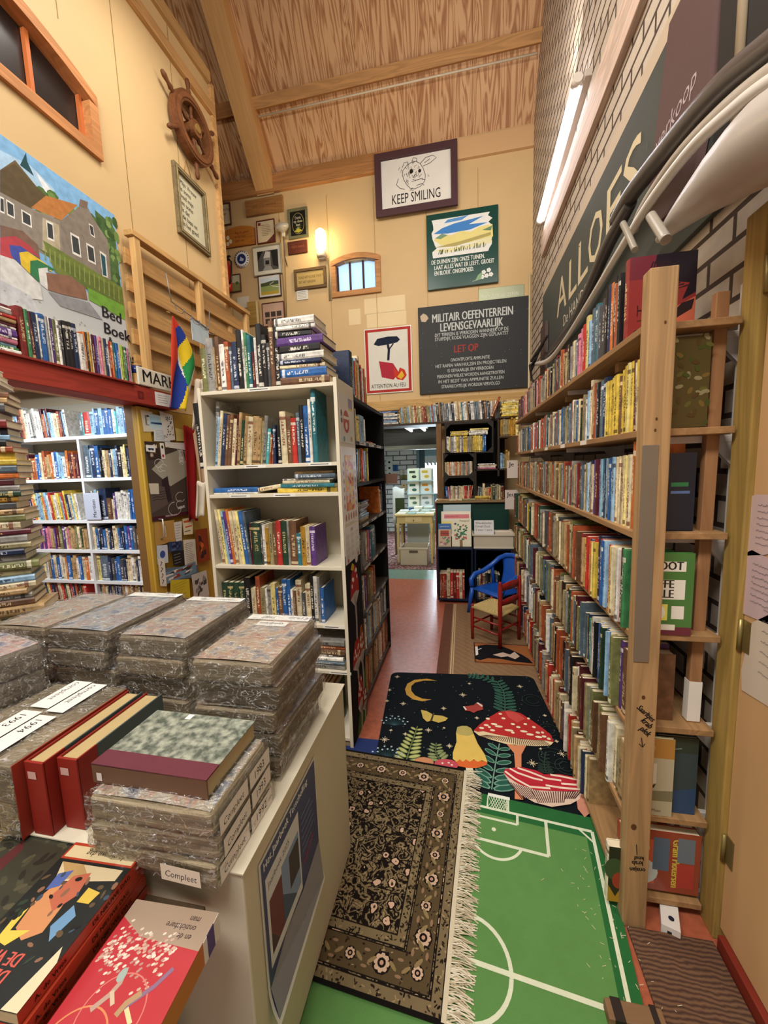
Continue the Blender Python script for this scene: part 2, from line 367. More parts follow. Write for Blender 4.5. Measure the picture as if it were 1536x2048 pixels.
# window_1 : arched, three panes of sky
def window_arch(name,x0,x1,z0,z1,rise,fw,col,pane,barcol,nb,Y,ax='y',depth=.05,glassmat=None):
    """arched frame in the plane across the room; built in x/z then turned for side walls"""
    def T(x,y,z): return (x,Y+y,z) if ax=='y' else (Y-y,x,z)
    def arch(t,inset): 
        return z1-inset+rise*(1-(2*t-1)**2)
    b=MB(); n=14
    def bx(a0,a1,d0,d1,c0,c1,c):
        i=b.add([T(*p) for p in ((a0,d0,c0),(a1,d0,c0),(a1,d1,c0),(a0,d1,c0),(a0,d0,c1),(a1,d0,c1),(a1,d1,c1),(a0,d1,c1))])
        for q in ((0,3,2,1),(4,5,6,7),(0,1,5,4),(1,2,6,5),(2,3,7,6),(3,0,4,7)): b.fi([i+k for k in q],c)
    bx(x0,x1,-depth,.06,z0,z0+fw,col); bx(x0,x0+fw,-depth,.06,z0+fw,arch(0,fw)+.001,col); bx(x1-fw,x1,-depth,.06,z0+fw,arch(1,fw)+.001,col)
    for i in range(n):
        a,c=i/n,(i+1)/n; xa,xc=x0+(x1-x0)*a,x0+(x1-x0)*c
        P=[(xa,d,arch(a,fw)) for d in (-depth,.06)]+[(xc,d,arch(c,fw)) for d in (-depth,.06)]+[(xa,d,arch(a,0)) for d in (-depth,.06)]+[(xc,d,arch(c,0)) for d in (-depth,.06)]
        k=b.add([T(*p) for p in P])
        for q in ((0,2,3,1),(4,5,7,6),(0,4,6,2),(1,3,7,5),(0,1,5,4),(2,6,7,3)): b.fi([k+w for w in q],col)
    o=struct(b.build(name,'wood_x' if ax=='y' else 'wood_y',bevel=0))
    b=MB(); s=MB.__init__
    def bx2(*a):
        i=b.add([T(*p) for p in ((a[0],a[2],a[4]),(a[1],a[2],a[4]),(a[1],a[3],a[4]),(a[0],a[3],a[4]),(a[0],a[2],a[5]),(a[1],a[2],a[5]),(a[1],a[3],a[5]),(a[0],a[3],a[5]))])
        for q in ((0,3,2,1),(4,5,6,7),(0,1,5,4),(1,2,6,5),(2,3,7,6),(3,0,4,7)): b.fi([i+k for k in q],barcol)
    for i in range(1,nb):
        x=x0+fw+(x1-x0-2*fw)*i/nb; bx2(x-fw*.18,x+fw*.18,.03,.055,z0+fw,arch(i/nb,fw))
    bx2(x0+fw,x1-fw,.03,.055,z0+fw,z0+fw*1.3); bx2(x0+fw,x0+fw*1.3,.03,.055,z0+fw,arch(.05,fw)); bx2(x1-fw*1.3,x1-fw,.03,.055,z0+fw,arch(.95,fw))
    b.build('glazing_bars','paint',o)
    g=MB(); pts=[T(x0+fw,.058,z0+fw),T(x1-fw,.058,z0+fw)]+[T(x1-fw-(x1-x0-2*fw)*i/n,.058,arch(1-(fw+(x1-x0-2*fw)*i/n)/(x1-x0),fw)) for i in range(n+1)]
    g.face(pts,pane); g.build('pane',glassmat or 'gloss',o); return o
M['sky_glow']=emit_mat('daylight_through_frosted_glass',H('#9dc0ea'),1.0)
window_arch('window_1',wT.x,wB.x,wB.z,wT.z-.01,.065,.06,'#c08a56','#a9c6ee','#3a1c18',3,YB,'y',.03,M['sky_glow'])

# ---- ceiling: sloping plywood with a rafter and purlins
def ply_mat():
    m, nt, b = new_mat('plywood_with_wild_grain'); L=nt.links.new
    tc=N(nt,'ShaderNodeTexCoord'); mp=N(nt,'ShaderNodeMapping'); mp.inputs['Scale'].default_value=(8,.8,.8); L(tc.outputs['Object'],mp.inputs[0])
    n1=N(nt,'ShaderNodeTexNoise'); n1.inputs['Scale'].default_value=1.0; n1.inputs['Detail'].default_value=2.5; n1.inputs['Distortion'].default_value=.6; L(mp.outputs[0],n1.inputs[0])
    mt=N(nt,'ShaderNodeMath',operation='MULTIPLY'); mt.inputs[1].default_value=20; L(n1.outputs[0],mt.inputs[0])
    pp=N(nt,'ShaderNodeMath',operation='PINGPONG'); pp.inputs[1].default_value=1; L(mt.outputs[0],pp.inputs[0])
    cr=N(nt,'ShaderNodeValToRGB'); e=cr.color_ramp; e.elements[0].position=.05; e.elements[0].color=H('#a06a3c'); e.elements[1].position=.6; e.elements[1].color=H('#cfa374')
    q=e.elements.new(.45); q.color=H('#bd8f5f')
    L(pp.outputs[0],cr.inputs[0]); L(cr.outputs[0],b.inputs['Base Color']); b.inputs['Roughness'].default_value=.6; return m
M['ply']=ply_mat()
SL=1.293
def cz(y): return 5.15+SL*(5.0-y)
b=MB(); n=0
for x0,x1 in ((-4.6,-3.5),(-3.497,-2.3),(-2.297,-1.08),(-1.077,.142),(.145,1.0)):
    b.face([(x0,5.05,cz(5.05)),(x1,5.05,cz(5.05)),(x1,2.2,cz(2.2)),(x0,2.2,cz(2.2))],'#ffffff')
b.face([(-4.6,5.1,cz(5.05)+.05),(-4.6,2.2,cz(2.2)+.05),(1,2.2,cz(2.2)+.05),(1,5.1,cz(5.05)+.05)],'#8a5a30')
struct(b.build('ceiling','ply'))
def slope_beam(name,x0,x1,y0,y1,drop,col):
    b=MB(); P=[]
    for y in (y0,y1):
        for x in (x0,x1):
            for d in (0,drop): P.append((x,y,cz(y)-d-.002))
    i=b.add(P)
    for q in ((0,2,6,4),(1,5,7,3),(0,1,3,2),(4,6,7,5),(0,4,5,1),(2,3,7,6)): b.fi([i+k for k in q],col)
    return struct(b.build(name,'wood_s'))
slope_beam('trim_6',-2.5,-2.27,4.98,2.4,.26,'#cfa066')
b=MB(); b.beam((-2.27,4.6,cz(4.6)-.06),(XR,4.6,cz(4.6)-.05),.07,.10,'#bd8d58',up=(0,-.6,1)); b.beam((-4.5,4.6,cz(4.6)-.06),(-2.5,4.6,cz(4.6)-.06),.09,.12,'#9a6a3c',up=(0,-.6,1)); struct(b.build('trim_7','wood_x'))
b=MB(); b.tube([(-2.25,4.645,cz(4.645)-.10),(XR-.03,4.645,cz(4.645)-.10)],.010,'#d7c9ae'); struct(b.build('trim_8','paint'))
b=MB(); b.face([(-4.6,2.2,cz(2.2)),(1.0,2.2,cz(2.2)),(1.0,-.7,5.3),(-4.6,-.7,5.3)],'#ffffff'); b.face([(-4.6,2.2,cz(2.2)+.05),(-4.6,-.7,5.35),(1.0,-.7,5.35),(1.0,2.2,cz(2.2)+.05)],'#8a5a30'); struct(b.build('ceiling_rear_slope','ply'))  # unseen rear roof slope, added to block ambient light from above
b=MB(); b.box(-4.7,-4.6,-.5,5.1,2.45,9,'#8a6a48'); struct(b.build('wall_loft','wood_y'))  # unseen side wall, added to keep ambient light out of the loft
# ---- left wall with arched window, header and the opening into the side room
wy0,wy1,wz0,wz1=1.0,2.31,3.44,3.80
b=MB(); t=.14
OY=2.352
b.box(XL-t,XL,-.4,3.57,1.97,wz0+.03,CREAM); b.box(XL-t,XL,-.4,wy0+.03,wz0+.03,wz1,CREAM); b.box(XL-t,XL,wy1-.03,3.57,wz0+.03,wz1,CREAM)
n=14
def warch(y): 
    u=(y-wy0)/(wy1-wy0); return wz1-.03+.14*(1-(2*u-1)**2)
for i in range(n):
    ya,yc=wy0+.03+(wy1-wy0-.06)*i/n,wy0+.03+(wy1-wy0-.06)*(i+1)/n
    b.face([(XL,ya,warch(ya)),(XL,yc,warch(yc)),(XL,yc,4.2),(XL,ya,4.2)],CREAM); b.face([(XL,ya,warch(ya)),(XL-t,ya,warch(ya)),(XL-t,yc,warch(yc)),(XL,yc,warch(yc))],'#a0673a')
b.box(XL-t,XL,-.4,wy0+.03,wz1,4.2,CREAM); b.box(XL-t,XL,wy1-.03,3.57,wz1,4.2,CREAM)
b.box(XL-t,XL,-.4,3.57,4.2,5.0,CREAM); b.box(XL-.07,XL,OY,3.57,0,1.97,'#7a5a30')
for px,py in ((72,60),(232,130),(150,330),(360,350)):
    p=at(px,py,x=XL); y=p.y
    if not (wy0<y<wy1): b.box(XL,XL+.001,y-.003,y+.003,2.1,4.95,SEAM)
    else: b.box(XL,XL+.001,y-.003,y+.003,4.05,4.95,SEAM)
struct(b.build('wall_left','paint'))
b=MB(); b.box(XL,XL+.03,-.4,3.58,4.93,5.03,PINE); b.box(XL,XL+.035,-.4,3.6,4.68,4.77,'#c89a63'); b.box(XL-.02,XL+.03,3.57,3.62,0,4.95,'#cda169'); struct(b.build('trim_9','wood_y'))
o=window_arch('window_2',wy0,wy1,wz0,wz1,.14,.06,'#c98a55','#2a2422','#c9703a',4,XL,'x',.025)
# curtain behind the left window
b=MB(); P=[[(XL-.09-.008*math.sin(y*60),wy0+.05+y,z) for y in [k*.02 for k in range(61)]] for z in (wz0+.03,wz1+.1)]
b.grid(P,'#4a443f'); c=b.build('curtain','cloth'); tag(c,'dark curtain hanging behind the arched window of the left wall','curtain')
# side room shell
b=MB(); b.box(-5.2,-2.34,3.42,3.5,0,2.6,'#b9a98f'); struct(b.build('wall_side_room','paint'))
b=MB(); b.box(-5.2,-5.1,-.4,3.45,0,2.6,'#b9a98f'); struct(b.build('wall_side_room_end','paint'))
b=MB(); b.box(-5.2,-2.34,-.4,3.45,2.4,2.45,'#6d5233'); 
for k in range(4): b.box(-5.1,-2.4,1.2+.6*k,1.26+.6*k,2.3,2.4,'#8a6a42')
struct(b.build('ceiling_side_room','wood_x'))
# far room shell
b=MB(); b.box(-3.4,-.98,8.6,8.7,0,2.6,'#ffffff'); b.box(-.42,1.6,8.6,8.7,0,2.6,'#ffffff'); b.box(-.98,-.42,8.6,8.7,1.95,2.6,'#ffffff'); struct(b.build('wall_far_room','brick_far'))
b=MB(); b.box(-3.4,-3.3,5.12,8.7,0,2.6,'#b9b4a4'); b.box(1.5,1.6,5.12,8.7,0,2.6,'#b9b4a4'); struct(b.build('wall_far_room_side','paint'))
b=MB(); b.box(-3.4,1.6,5.12,8.7,2.5,2.55,'#5d5644')
for y,z in ((5.5,2.35),(6.6,2.2)): b.box(-3.4,1.6,y,y+.1,z,z+.12,'#b9a37e')
b.box(-3.4,1.6,7.2,7.26,1.76,2.5,'#38332a'); b.box(-3.4,1.6,7.14,7.2,1.76,1.84,'#6d6858')
struct(b.build('ceiling_far_room','wood_x'))
# far door standing bright with daylight behind its glass
b=MB(); b.box(-.98,-.92,8.56,8.66,0,1.95,'#6e8c98'); b.box(-.48,-.42,8.56,8.66,0,1.95,'#6e8c98'); b.box(-.98,-.42,8.56,8.66,1.87,1.95,'#8fb0bb'); b.box(-.92,-.8,8.6,8.64,0,1.87,'#3e545e')
b.box(-.8,-.48,8.6,8.64,0,.85,'#7fa4b2'); b.box(-.8,-.48,8.6,8.64,1.66,1.87,'#7fa4b2'); b.box(-.52,-.48,8.6,8.64,.8,1.7,'#7fa4b2'); d=struct(b.build('door_2','paint'))
M['day']=emit_mat('bright_daylight_glass',H('#e4f3fb'),2.6)
g=MB(); g.box(-.8,-.52,8.61,8.63,.85,1.66,'#ffffff'); g.build('pane',M['day'],d)
b=MB()
for i in range(7): b.face([(-.8+.04*i,8.597,1.66),(-.76+.04*i,8.597,1.66),(-.76+.04*i,8.597,1.5-.05*(i%2)),(-.8+.04*i,8.597,1.52-.05*(i%2))],'#cfe0e6')
b.build('lace_valance','cloth',d)
# jamb and panel of the wooden door on the right edge
b=MB(); b.box(.748,.83,1.225,1.30,0,2.12,'#a88a4a'); struct(b.build('trim_10','wood_z',bevel=.004))
b=MB(); b.box(.765,.80,.2,1.222,.05,2.12,'#cfa474'); d=struct(b.build('door_1','paint'))
for z in (1.9,.95,.28):
    h=MB(); h.tube([(.757,1.222,z),(.757,1.222,z+.09)],.006,'#9d8a55'); h.box(.762,.7655,1.19,1.222,z,z+.09,'#8b7a4c'); h.build('hinge','metal',d)
b=MB(); b.box(.745,.765,.2,1.2,0,.05,'#7a2a1c'); struct(b.build('baseboard_right','paint',bevel=.003))

# ================================================================== BOOKS
PAL = {  # name: (cover colour, lettering colour)
 'cream':('#d9cba6','#7c3b28'),'white':('#e4e0d6','#3a3a45'),'black':('#1d1b1d','#d8d2c4'),'navy':('#22304f','#cfd3dd'),
 'blue':('#2c62a4','#e8ecf0'),'light blue':('#8fb4d0','#26354f'),'teal':('#2c6f7c','#e0e8e4'),'green':('#3f7a4c','#e7e2c8'),
 'dark green':('#27402f','#cdbb82'),'olive':('#77794a','#ece6c6'),'yellow':('#d9bc4c','#4b3a1a'),'mustard':('#b8892f','#3d2a14'),
 'orange':('#cf7131','#f0e2c4'),'red':('#b8332b','#efe2cc'),'dark red':('#7a2724','#d9c18c'),'maroon':('#571f29','#cfae7c'),
 'pink':('#d17c92','#5a2038'),'purple':('#5b3a7d','#e2d6ea'),'brown':('#6b4a34','#d9c49a'),'tan':('#b59568','#4a3420'),
 'grey':('#8f8c86','#2c2c30'),'dark grey':('#4a4a4c','#cfcbc2'),'turquoise':('#4fb0b0','#f0f4ee'),'lime':('#9cbf3c','#2f3d18'),
 'pale yellow':('#e6d588','#5a4426'),'rust':('#a3502f','#ecd7b0'),'khaki':('#9c9068','#3a3424'),'slate':('#566673','#d8dde0')}
PAGE='#e0d3b4'
ORD=['zeroth','first','second','third','fourth','fifth','sixth','seventh','eighth','ninth','tenth','eleventh','twelfth','thirteenth','fourteenth','fifteenth','sixteenth','seventeenth','eighteenth','nineteenth']
TENS={2:'twent',3:'thirt',4:'fort',5:'fift',6:'sixt',7:'sevent',8:'eight',9:'ninet'}
def ordw(n):
    if n>=100: return 'hundred-and-'+ordw(n-100) if n>100 else 'hundredth'
    if n<20: return ORD[n]
    t=TENS[n//10]
    return t+'ieth' if n%10==0 else t+'y-'+ORD[n%10]
rng=random.Random(7)
def book_geo(c, p, T, Hh, D, col, tcol, hard, rnd, tall_round=True):
    """local frame: spine at y=0 facing -y, thickness along x, height along z"""
    t=.0025 if hard else .0008; ins=.003 if hard else .0006; cr=H(col); tc=H(tcol)[:3]+(rnd,)
    # boards
    for x0,x1 in ((0,t),(T-t,T)):
        i=c.add([(x0,.002,0),(x1,.002,0),(x1,D,0),(x0,D,0),(x0,.002,Hh),(x1,.002,Hh),(x1,D,Hh),(x0,D,Hh)])
        for q in ((0,3,2,1),(4,5,6,7),(0,1,5,4),(1,2,6,5),(2,3,7,6),(3,0,4,7)): c.fi([i+k for k in q],cr,tc=tc)
    # slightly rounded spine: three outer strips plus ends
    b=min(.0035,T*.15); xs=[0,T*.25,T*.75,T]; ys=[.002,-b*.6,-b*.6,.002]
    for k in range(3):
        a0,a1=xs[k]/T,xs[k+1]/T
        i=c.add([(xs[k],ys[k],0),(xs[k+1],ys[k+1],0),(xs[k+1],ys[k+1],Hh),(xs[k],ys[k],Hh)])
        c.fi([i,i+1,i+2,i+3],cr,uv=[(a0,0),(a1,0),(a1,1),(a0,1)],tc=tc)
    for z,od in ((0,1),(Hh,0)):
        i=c.add([(xs[k],ys[k],z) for k in range(4)]+[(T-t,.004,z),(t,.004,z)]); f=[i+k for k in range(6)]
        c.fi(f[::-1] if od else f,cr,tc=tc)
    p.box(t,T-t,.004,D-ins,ins,Hh-ins,PAGE)
def make_book(T,Hh,D,name,loc,rot,hard=None,tcol=None,col=None):
    if hard is None: hard=T>.018
    cc,tc=PAL[name]; c=MB(); p=MB(); j=rng.uniform(.85,1.15)
    base=H(col or cc); base=tuple(min(1,x*j) for x in base[:3])+(1,)
    book_geo(c,p,T,Hh,D,base,tcol or tc,hard,rng.random())
    o=c.build('book','book'); p.build('page_block','pages',o)
    o.matrix_world=rot if isinstance(rot,Matrix) else Matrix.Translation(loc)@Matrix.Rotation(rot,4,'Z')
    return o
def an(w): return ('an ' if w[0] in 'aeiou' else 'a ')+w
def nwords(s): return len(s.replace('-',' ').split())
def blabel(T,name,i,prev,shelf,side='left'):
    s='thin ' if T<.014 else 'thick ' if T>.036 else ''
    full=f"{s}{name} book, {ordw(i)} from {side}, beside {an(prev)} one, {shelf}"
    return full if nwords(full)<=16 else f"{s}{name} book, {ordw(i)} from {side}, {shelf}"
def row(origin, rotz, books, shelf, group, side='left', from_right=False, stuff=None, pieces=None, jit=.008):
    """stand books along local +x; books: (name, T, H, D, lean deg[, label])"""
    base=Matrix.Translation(origin)@Matrix.Rotation(rotz,4,'Z'); x=0; prevlean=0; seq=[]
    for bk in books:
        name,T,Hh,D,lean=bk[:5]; lab=bk[5] if len(bk)>5 else None
        a=math.radians(lean)
        if lean<0 and prevlean>=0: x+=Hh*math.sin(-a)          # top leans to the left over free space
        if prevlean>0 and lean<=0: x+=seq[-1][2]*math.sin(math.radians(prevlean))
        if lean>0: pivot=x+T*0
        seq.append((name,T,Hh,D,a,x,lab)); x+=T/math.cos(a)+.0006; prevlean=lean
    tot=x; n=len(seq)
    for i,(name,T,Hh,D,a,xx,lab) in enumerate(seq):
        if from_right: xx=xx-tot
        m=base@Matrix.Translation((xx,rng.uniform(0,jit),0))
        if a>0: m=m@Matrix.Translation((T/math.cos(a),0,0))@Matrix.Rotation(a,4,'Y')@Matrix.Translation((-T,0,0))
        elif a<0: m=m@Matrix.Rotation(a,4,'Y')
        if stuff is not None and stuff(i,n):
            cc,tc=PAL[name]; pieces[0].M=m; pieces[1].M=m; book_geo(pieces[0],pieces[1],T,Hh,D,H(cc),tc,T>.018,rng.random()); continue
        o=make_book(T,Hh,D,name,None,m)
        if side=='the near end': idx=n-i; prev=seq[i+1][0] if i+1<n else seq[i-1][0]
        else: idx=i+1; prev=seq[i-1][0] if i else (seq[1][0] if n>1 else name)
        tag(o,lab or blabel(T,name,idx,prev,shelf,side),'book',group)
    return tot
def pile(origin, rotz, books, shelf, group):
    """books lying flat, spine facing local -y; books bottom to top: (name,T,W(spine length),D,dx[,label])"""
    z=0; base=Matrix.Translation(origin)@Matrix.Rotation(rotz,4,'Z'); n=len(books)
    for i,bk in enumerate(books):
        name,T,L,D,dx=bk[:5]; lab=bk[5] if len(bk)>5 else None
        m=base@Matrix.Translation((dx,rng.uniform(-.006,.006),z))@Matrix.Rotation(math.radians(rng.uniform(-3,3)),4,'Z')@Matrix.Translation((0,0,T))@Matrix.Rotation(PI/2,4,'Y')
        o=make_book(T,L,D,name,None,m); z+=T+.0005
        nb=books[i-1][0] if i else (books[1][0] if n>1 else name)
        auto=f"{'thick ' if T>.036 else ''}{name} book lying {ordw(i+1)} from bottom, on {an(nb)} one, {shelf}"
        if nwords(auto)>16: auto=f"{name} book lying {ordw(i+1)} from bottom, {shelf}"
        if not i: auto=f"{'thick ' if T>.036 else ''}{name} book lying at the bottom, {shelf}"
        tag(o,lab or auto,'book',group)
    return z
def rand_books(length, pal, T=(.012,.03), Hh=(.18,.24), D=.15, lean=0, r=None):
    r=r or rng; out=[]; x=0; names=pal.split(',')
    while True:
        t=r.uniform(*T)
        if x+t>length: break
        out.append((r.choice(names).strip(),t,r.uniform(*Hh),D,lean)); x+=t+.0008
    return out
def spec(s, D=.16, lean=0):
    """'color T H [lean]' comma separated, millimetres"""
    out=[]
    for w in s.split(','):
        q=w.strip().split(':'); out.append((q[0],float(q[1])/1000,float(q[2])/1000,D,float(q[3]) if len(q)>3 else lean))
    return out

# ---------- white bookcase facing the camera
WX0_,WX1_,WY=-1.335,-.585,1.85
SH=[1.905,1.525,1.375,.995,.685,.435,.06]
t=thing('bookcase','white bookcase facing the camera, black-painted mushroom panel on its right side','bookcase',((WX0_+WX1_)/2,WY,0))
wc='#dcd3bd'
def kid(mb,name,mat,bevel=.0015,label=None,parent=None):
    p=parent or t; o=mb.build(name,mat,p,bevel=bevel,label=label); o.location=(-p.location.x,-p.location.y,-p.location.z) if p.parent is None and p.rotation_euler.z==0 else (0,0,0); return o
kid(MB().box(WX0_,WX0_+.018,WY,WY+.3,0,1.925,wc),'side_panel','paint')
kid(MB().box(WX1_-.018,WX1_,WY,WY+.3,0,1.925,wc),'side_panel','paint')
kid(MB().box(WX0_,WX1_,WY+.29,WY+.3,0,1.92,'#c9c0aa'),'back_panel','paint')
for z in SH: kid(MB().box(WX0_+.018,WX1_-.018,WY+.002,WY+.29,z-.018,z,wc),'shelf','paint')
kid(MB().box(WX0_+.018,WX1_-.018,WY+.01,WY+.02,0,.042,'#9c8a6c'),'plinth','paint')
for x,z in ((-1.05,1.905),(-.75,1.525),(-1.2,1.375),(-.95,1.375),(-.72,.685),(-.7,.435),(-1.1,1.525)):
    a=Art((x,WY+.002,z-.017),(1,0,0),(0,0,1)); a.rect(0,0,.12,.016,'#e9e6dc'); a.lines(.01,.013,.11,.003,1,'#444444',.004,int(x*99)); kid(a,'shelf_label','matte',0)
# painted lower side panel with toadstools
E0=WX1_+.001
a=Art((E0,WY,0),(0,1,0),(0,0,1)); a.rect(0,0,.302,1.05,'#171314')
def px2(px,py): p=at(px,py,x=E0); return (p.y-WY,p.z)
a.poly([(.08,0),(.3,0),(.3,.32),(.2,.22),(.1,.05)],'#3f6b2c')
def toad(cx,cz,w,h,sx,sz,red='#a8302a'):
    a.line([(cx,cz),(cx+.01,(cz+sz)/2),(sx,sz)],.028,'#a79b94')
    a.poly([(cx-w/2,cz),(cx-w*.45,cz+h*.5),(cx-w*.2,cz+h),(cx+w*.2,cz+h),(cx+w*.45,cz+h*.5),(cx+w/2,cz),(cx+w*.2,cz-h*.25),(cx,cz-h*.4),(cx-w*.2,cz-h*.25)],'#b9aca3')
    a.poly([(cx-w/2,cz),(cx-w*.45,cz+h*.5),(cx-w*.2,cz+h),(cx+w*.2,cz+h),(cx+w*.45,cz+h*.5),(cx+w/2,cz),(cx+w*.15,cz+h*.12),(cx-w*.15,cz+h*.1)],red)
    r=random.Random(int(cz*100))
    for k in range(9): a.ell(cx+w*r.uniform(-.32,.32),cz+h*r.uniform(.25,.85),.009,.012,'#e8ddd0',8)
    for k in range(5): a.line([(cx+w*(k-2)*.12,cz+h*.05),(cx,cz-h*.35)],.002,'#6f635c')
toad(.15,.80,.17,.16,.15,.5); toad(.14,.42,.18,.13,.15,.12); toad(.24,.42,.11,.17,.24,.1,'#9a4a2a'); toad(.17,.16,.12,.16,.17,.0); toad(.25,.10,.1,.1,.25,0,'#7c3a22')
a.poly([(.08,.96),(.11,.99),(.15,.97),(.13,.94),(.11,.95)],'#c9a92f'); a.ell(.2,1.0,.03,.03,'#d9d6cc',10)
kid(a,'painted_panel','matte',0,'black painted lower side with red toadstools')
G='books in the white bookcase'; D=.17
x0=WX0_+.02
row((x0,WY+.02,SH[0]),0,[*spec('olive:33:220,grey:42:265,tan:9:220,brown:22:270,white:28:230,rust:24:240,slate:17:215,navy:28:235,black:26:290,white:12:290,green:17:275,teal:19:260,maroon:16:180,white:13:245,black:27:310,black:24:255,dark grey:18:215,brown:24:315,black:29:290,black:15:205',D),('red',.026,.24,D,0)],'top of white bookcase',G)
pile((WX1_-.285,WY+.0,SH[0]),0,[('brown',.036,.25,.2,0),('blue',.04,.235,.19,.002),('cream',.018,.23,.18,0),('navy',.02,.215,.18,0),('white',.032,.24,.19,-.008,'white book with an orange spine block in the tall pile atop white bookcase'),('black',.036,.21,.18,.004),('purple',.038,.24,.18,-.01),('black',.032,.19,.17,-.02),('white',.02,.2,.17,-.006),('white',.034,.205,.16,-.012)],'pile on top of white bookcase',G)
row((x0+.03,WY+.02,SH[1]),0,spec('light blue:15:255:9,cream:17:285:9,navy:20:270:9,brown:19:262:9,brown:18:262:9,cream:22:240:8,maroon:12:262:8,tan:17:270:8,dark green:18:230:8,tan:17:250:8,cream:29:245:7,tan:31:245:7,tan:16:235:7,khaki:12:220:7,grey:18:245:7,turquoise:17:180:8,rust:12:150:8,rust:12:175:8,navy:15:195:3,black:22:195:0,cream:32:260:0,brown:26:235:0,red:26:225:0,slate:18:250:0,black:23:285:0,blue:24:280:0,white:15:310:0,teal:24:355:0',D),'second shelf of white bookcase',G)
b1=make_book(.02,.34,.2,'grey',None,Matrix.Translation((x0+.012,WY+.06,SH[1]))@Matrix.Rotation(math.radians(5),4,'Y')); tag(b1,'tall grey book with red and white title, leaning behind smaller books','book',G)
b1=make_book(.03,.34,.25,'black',None,Matrix.Translation((WX0_-.035,WY+.02,SH[1]-.01))@Matrix.Rotation(math.radians(-2),4,'Y')); tag(b1,'tall black book squeezed outside the left edge of the white bookcase','book',G)
pile((x0+.0,WY+.03,SH[2]),0,[('white',.008,.26,.19,.01),('blue',.024,.25,.19,.005)],'left pile on third shelf of white bookcase',G)
b1=make_book(.022,.13,.19,'cream',None,Matrix.Translation((x0+.265,WY+.03,SH[2]+.030))@Matrix.Rotation(math.radians(82),4,'Y')@Matrix.Translation((0,0,0))); tag(b1,'cream book lying tilted between two flat piles on third shelf','book',G)
pile((WX1_-.02-.335,WY+.03,SH[2]),0,[('yellow',.026,.315,.2,0,'yellow book with brown title at the bottom of the flat pile'),('teal',.018,.295,.2,.018),('cream',.018,.25,.19,.03),('white',.008,.27,.19,.03),('slate',.022,.215,.17,.1),('tan',.014,.2,.17,.1)],'right pile on third shelf of white bookcase',G)
row((x0,WY+.02,SH[3]),0,spec('cream:16:300:-5,pale yellow:15:300:-5,light blue:14:290:-5,purple:20:285:-5,orange:15:300:-5,cream:18:290:-5,cream:17:290:-5,pale yellow:17:290:-5,blue:22:288:-5,slate:17:285:-5,maroon:10:225,dark green:47:225,dark grey:11:220,white:16:215,mustard:18:200,khaki:22:220,brown:20:225,red:28:235,dark green:34:235,grey:12:235,brown:38:235,teal:24:170,mustard:26:205,cream:22:205,purple:28:205',D),'fourth shelf of white bookcase',G)
row((x0+.005,WY+.03,SH[4]),0,[*[('dark green',.033,.205,D,0)]*4,*spec('black:38:235,cream:27:175,rust:25:240,khaki:27:180,white:13:175,grey:22:190,pale yellow:26:205,blue:14:180,brown:24:185,blue:26:230,blue:21:228,white:13:175,brown:15:170,cream:32:225,dark grey:22:160,cream:28:205,black:18:265,white:20:250,grey:14:245,blue:20:190',D)],'fifth shelf of white bookcase',G)
pile((WX1_-.3,WY+.02,SH[5]),0,[('grey',.03,.27,.2,0),('slate',.014,.26,.2,.01),('white',.02,.24,.18,.02),('white',.012,.2,.17,.0),('brown',.03,.24,.18,.03),('rust',.02,.24,.18,.03),('grey',.03,.24,.18,.03)],'pile on low shelf of white bookcase',G)
row((WX1_-.26,WY+.03,SH[6]),0,spec('cream:26:265,tan:22:262,dark red:24:265,tan:14:262,dark red:20:262,orange:24:258,dark green:28:250',D),'bottom shelf of white bookcase',G)
for zz,txt,px,fs in ((SH[0],'AMERICA',0,0),): pass

# ---------- black bookcase facing the aisle
AX_,AY0,AY1=-.60,2.175,3.06
ASH=[1.895,1.645,1.40,1.145,.875,.60,.335,.05]
t=thing('bookcase','black aisle bookcase with handwritten shelf labels, behind the white bookcase','bookcase',(AX_-.14,(AY0+AY1)/2,0))
bk='#1c1a1b'
for y in (AY0,AY1-.02): kid(MB().box(AX_-.28,AX_,y,y+.02,0,1.9,bk),'side_panel','paint')
kid(MB().box(AX_-.285,AX_-.275,AY0,AY1,0,1.9,bk),'back_panel','paint')
for z in ASH: kid(MB().box(AX_-.275,AX_-.002,AY0+.02,AY1-.02,z-.02,z,'#4a4036' if z<1.2 else bk),'shelf','paint')
for z in (1.645,1.145,.875,.6):
    for k in range(3): 
        a=Art((AX_-.001,AY0+.12+.24*k,z-.018),(0,1,0),(0,0,1)); a.rect(0,0,.15,.016,'#e2ded2'); a.lines(.01,.013,.12,.004,1,'#333333',.004,k); kid(a,'shelf_label','matte',0)
a=Art((AX_-.1,AY1-.0205,1.42),(-1,0,0),(0,0,1)); 
for k in range(7): a.ell(.03,.02+.03*k,.004,.004,'#d8d8d0',8)
kid(a,'peg_holes','matte',0)
G='books in the black aisle bookcase'
AR=PI/2
def arow(i,books,w,dx=.0): return row((AX_-.012,AY0+.025+dx,ASH[i]),AR,books,w,G)
arow(0,spec('navy:14:250,dark green:50:250,light blue:30:225,red:14:215,yellow:18:215,light blue:20:240,orange:28:245,cream:40:265,black:14:210,red:16:225,green:22:220,white:26:215,blue:30:210,red:24:225,yellow:50:180',.12),'top of black aisle bookcase')
arow(1,spec('grey:12:180,white:16:190,cream:16:190,pale yellow:60:150,light blue:130:165,white:12:150',.14),'second shelf of aisle bookcase',.05)
pile((AX_-.03,AY0+.5,ASH[1]),AR,[('white',.012,.16,.14,0),('red',.01,.15,.14,.01)],'far end of second aisle shelf',G)
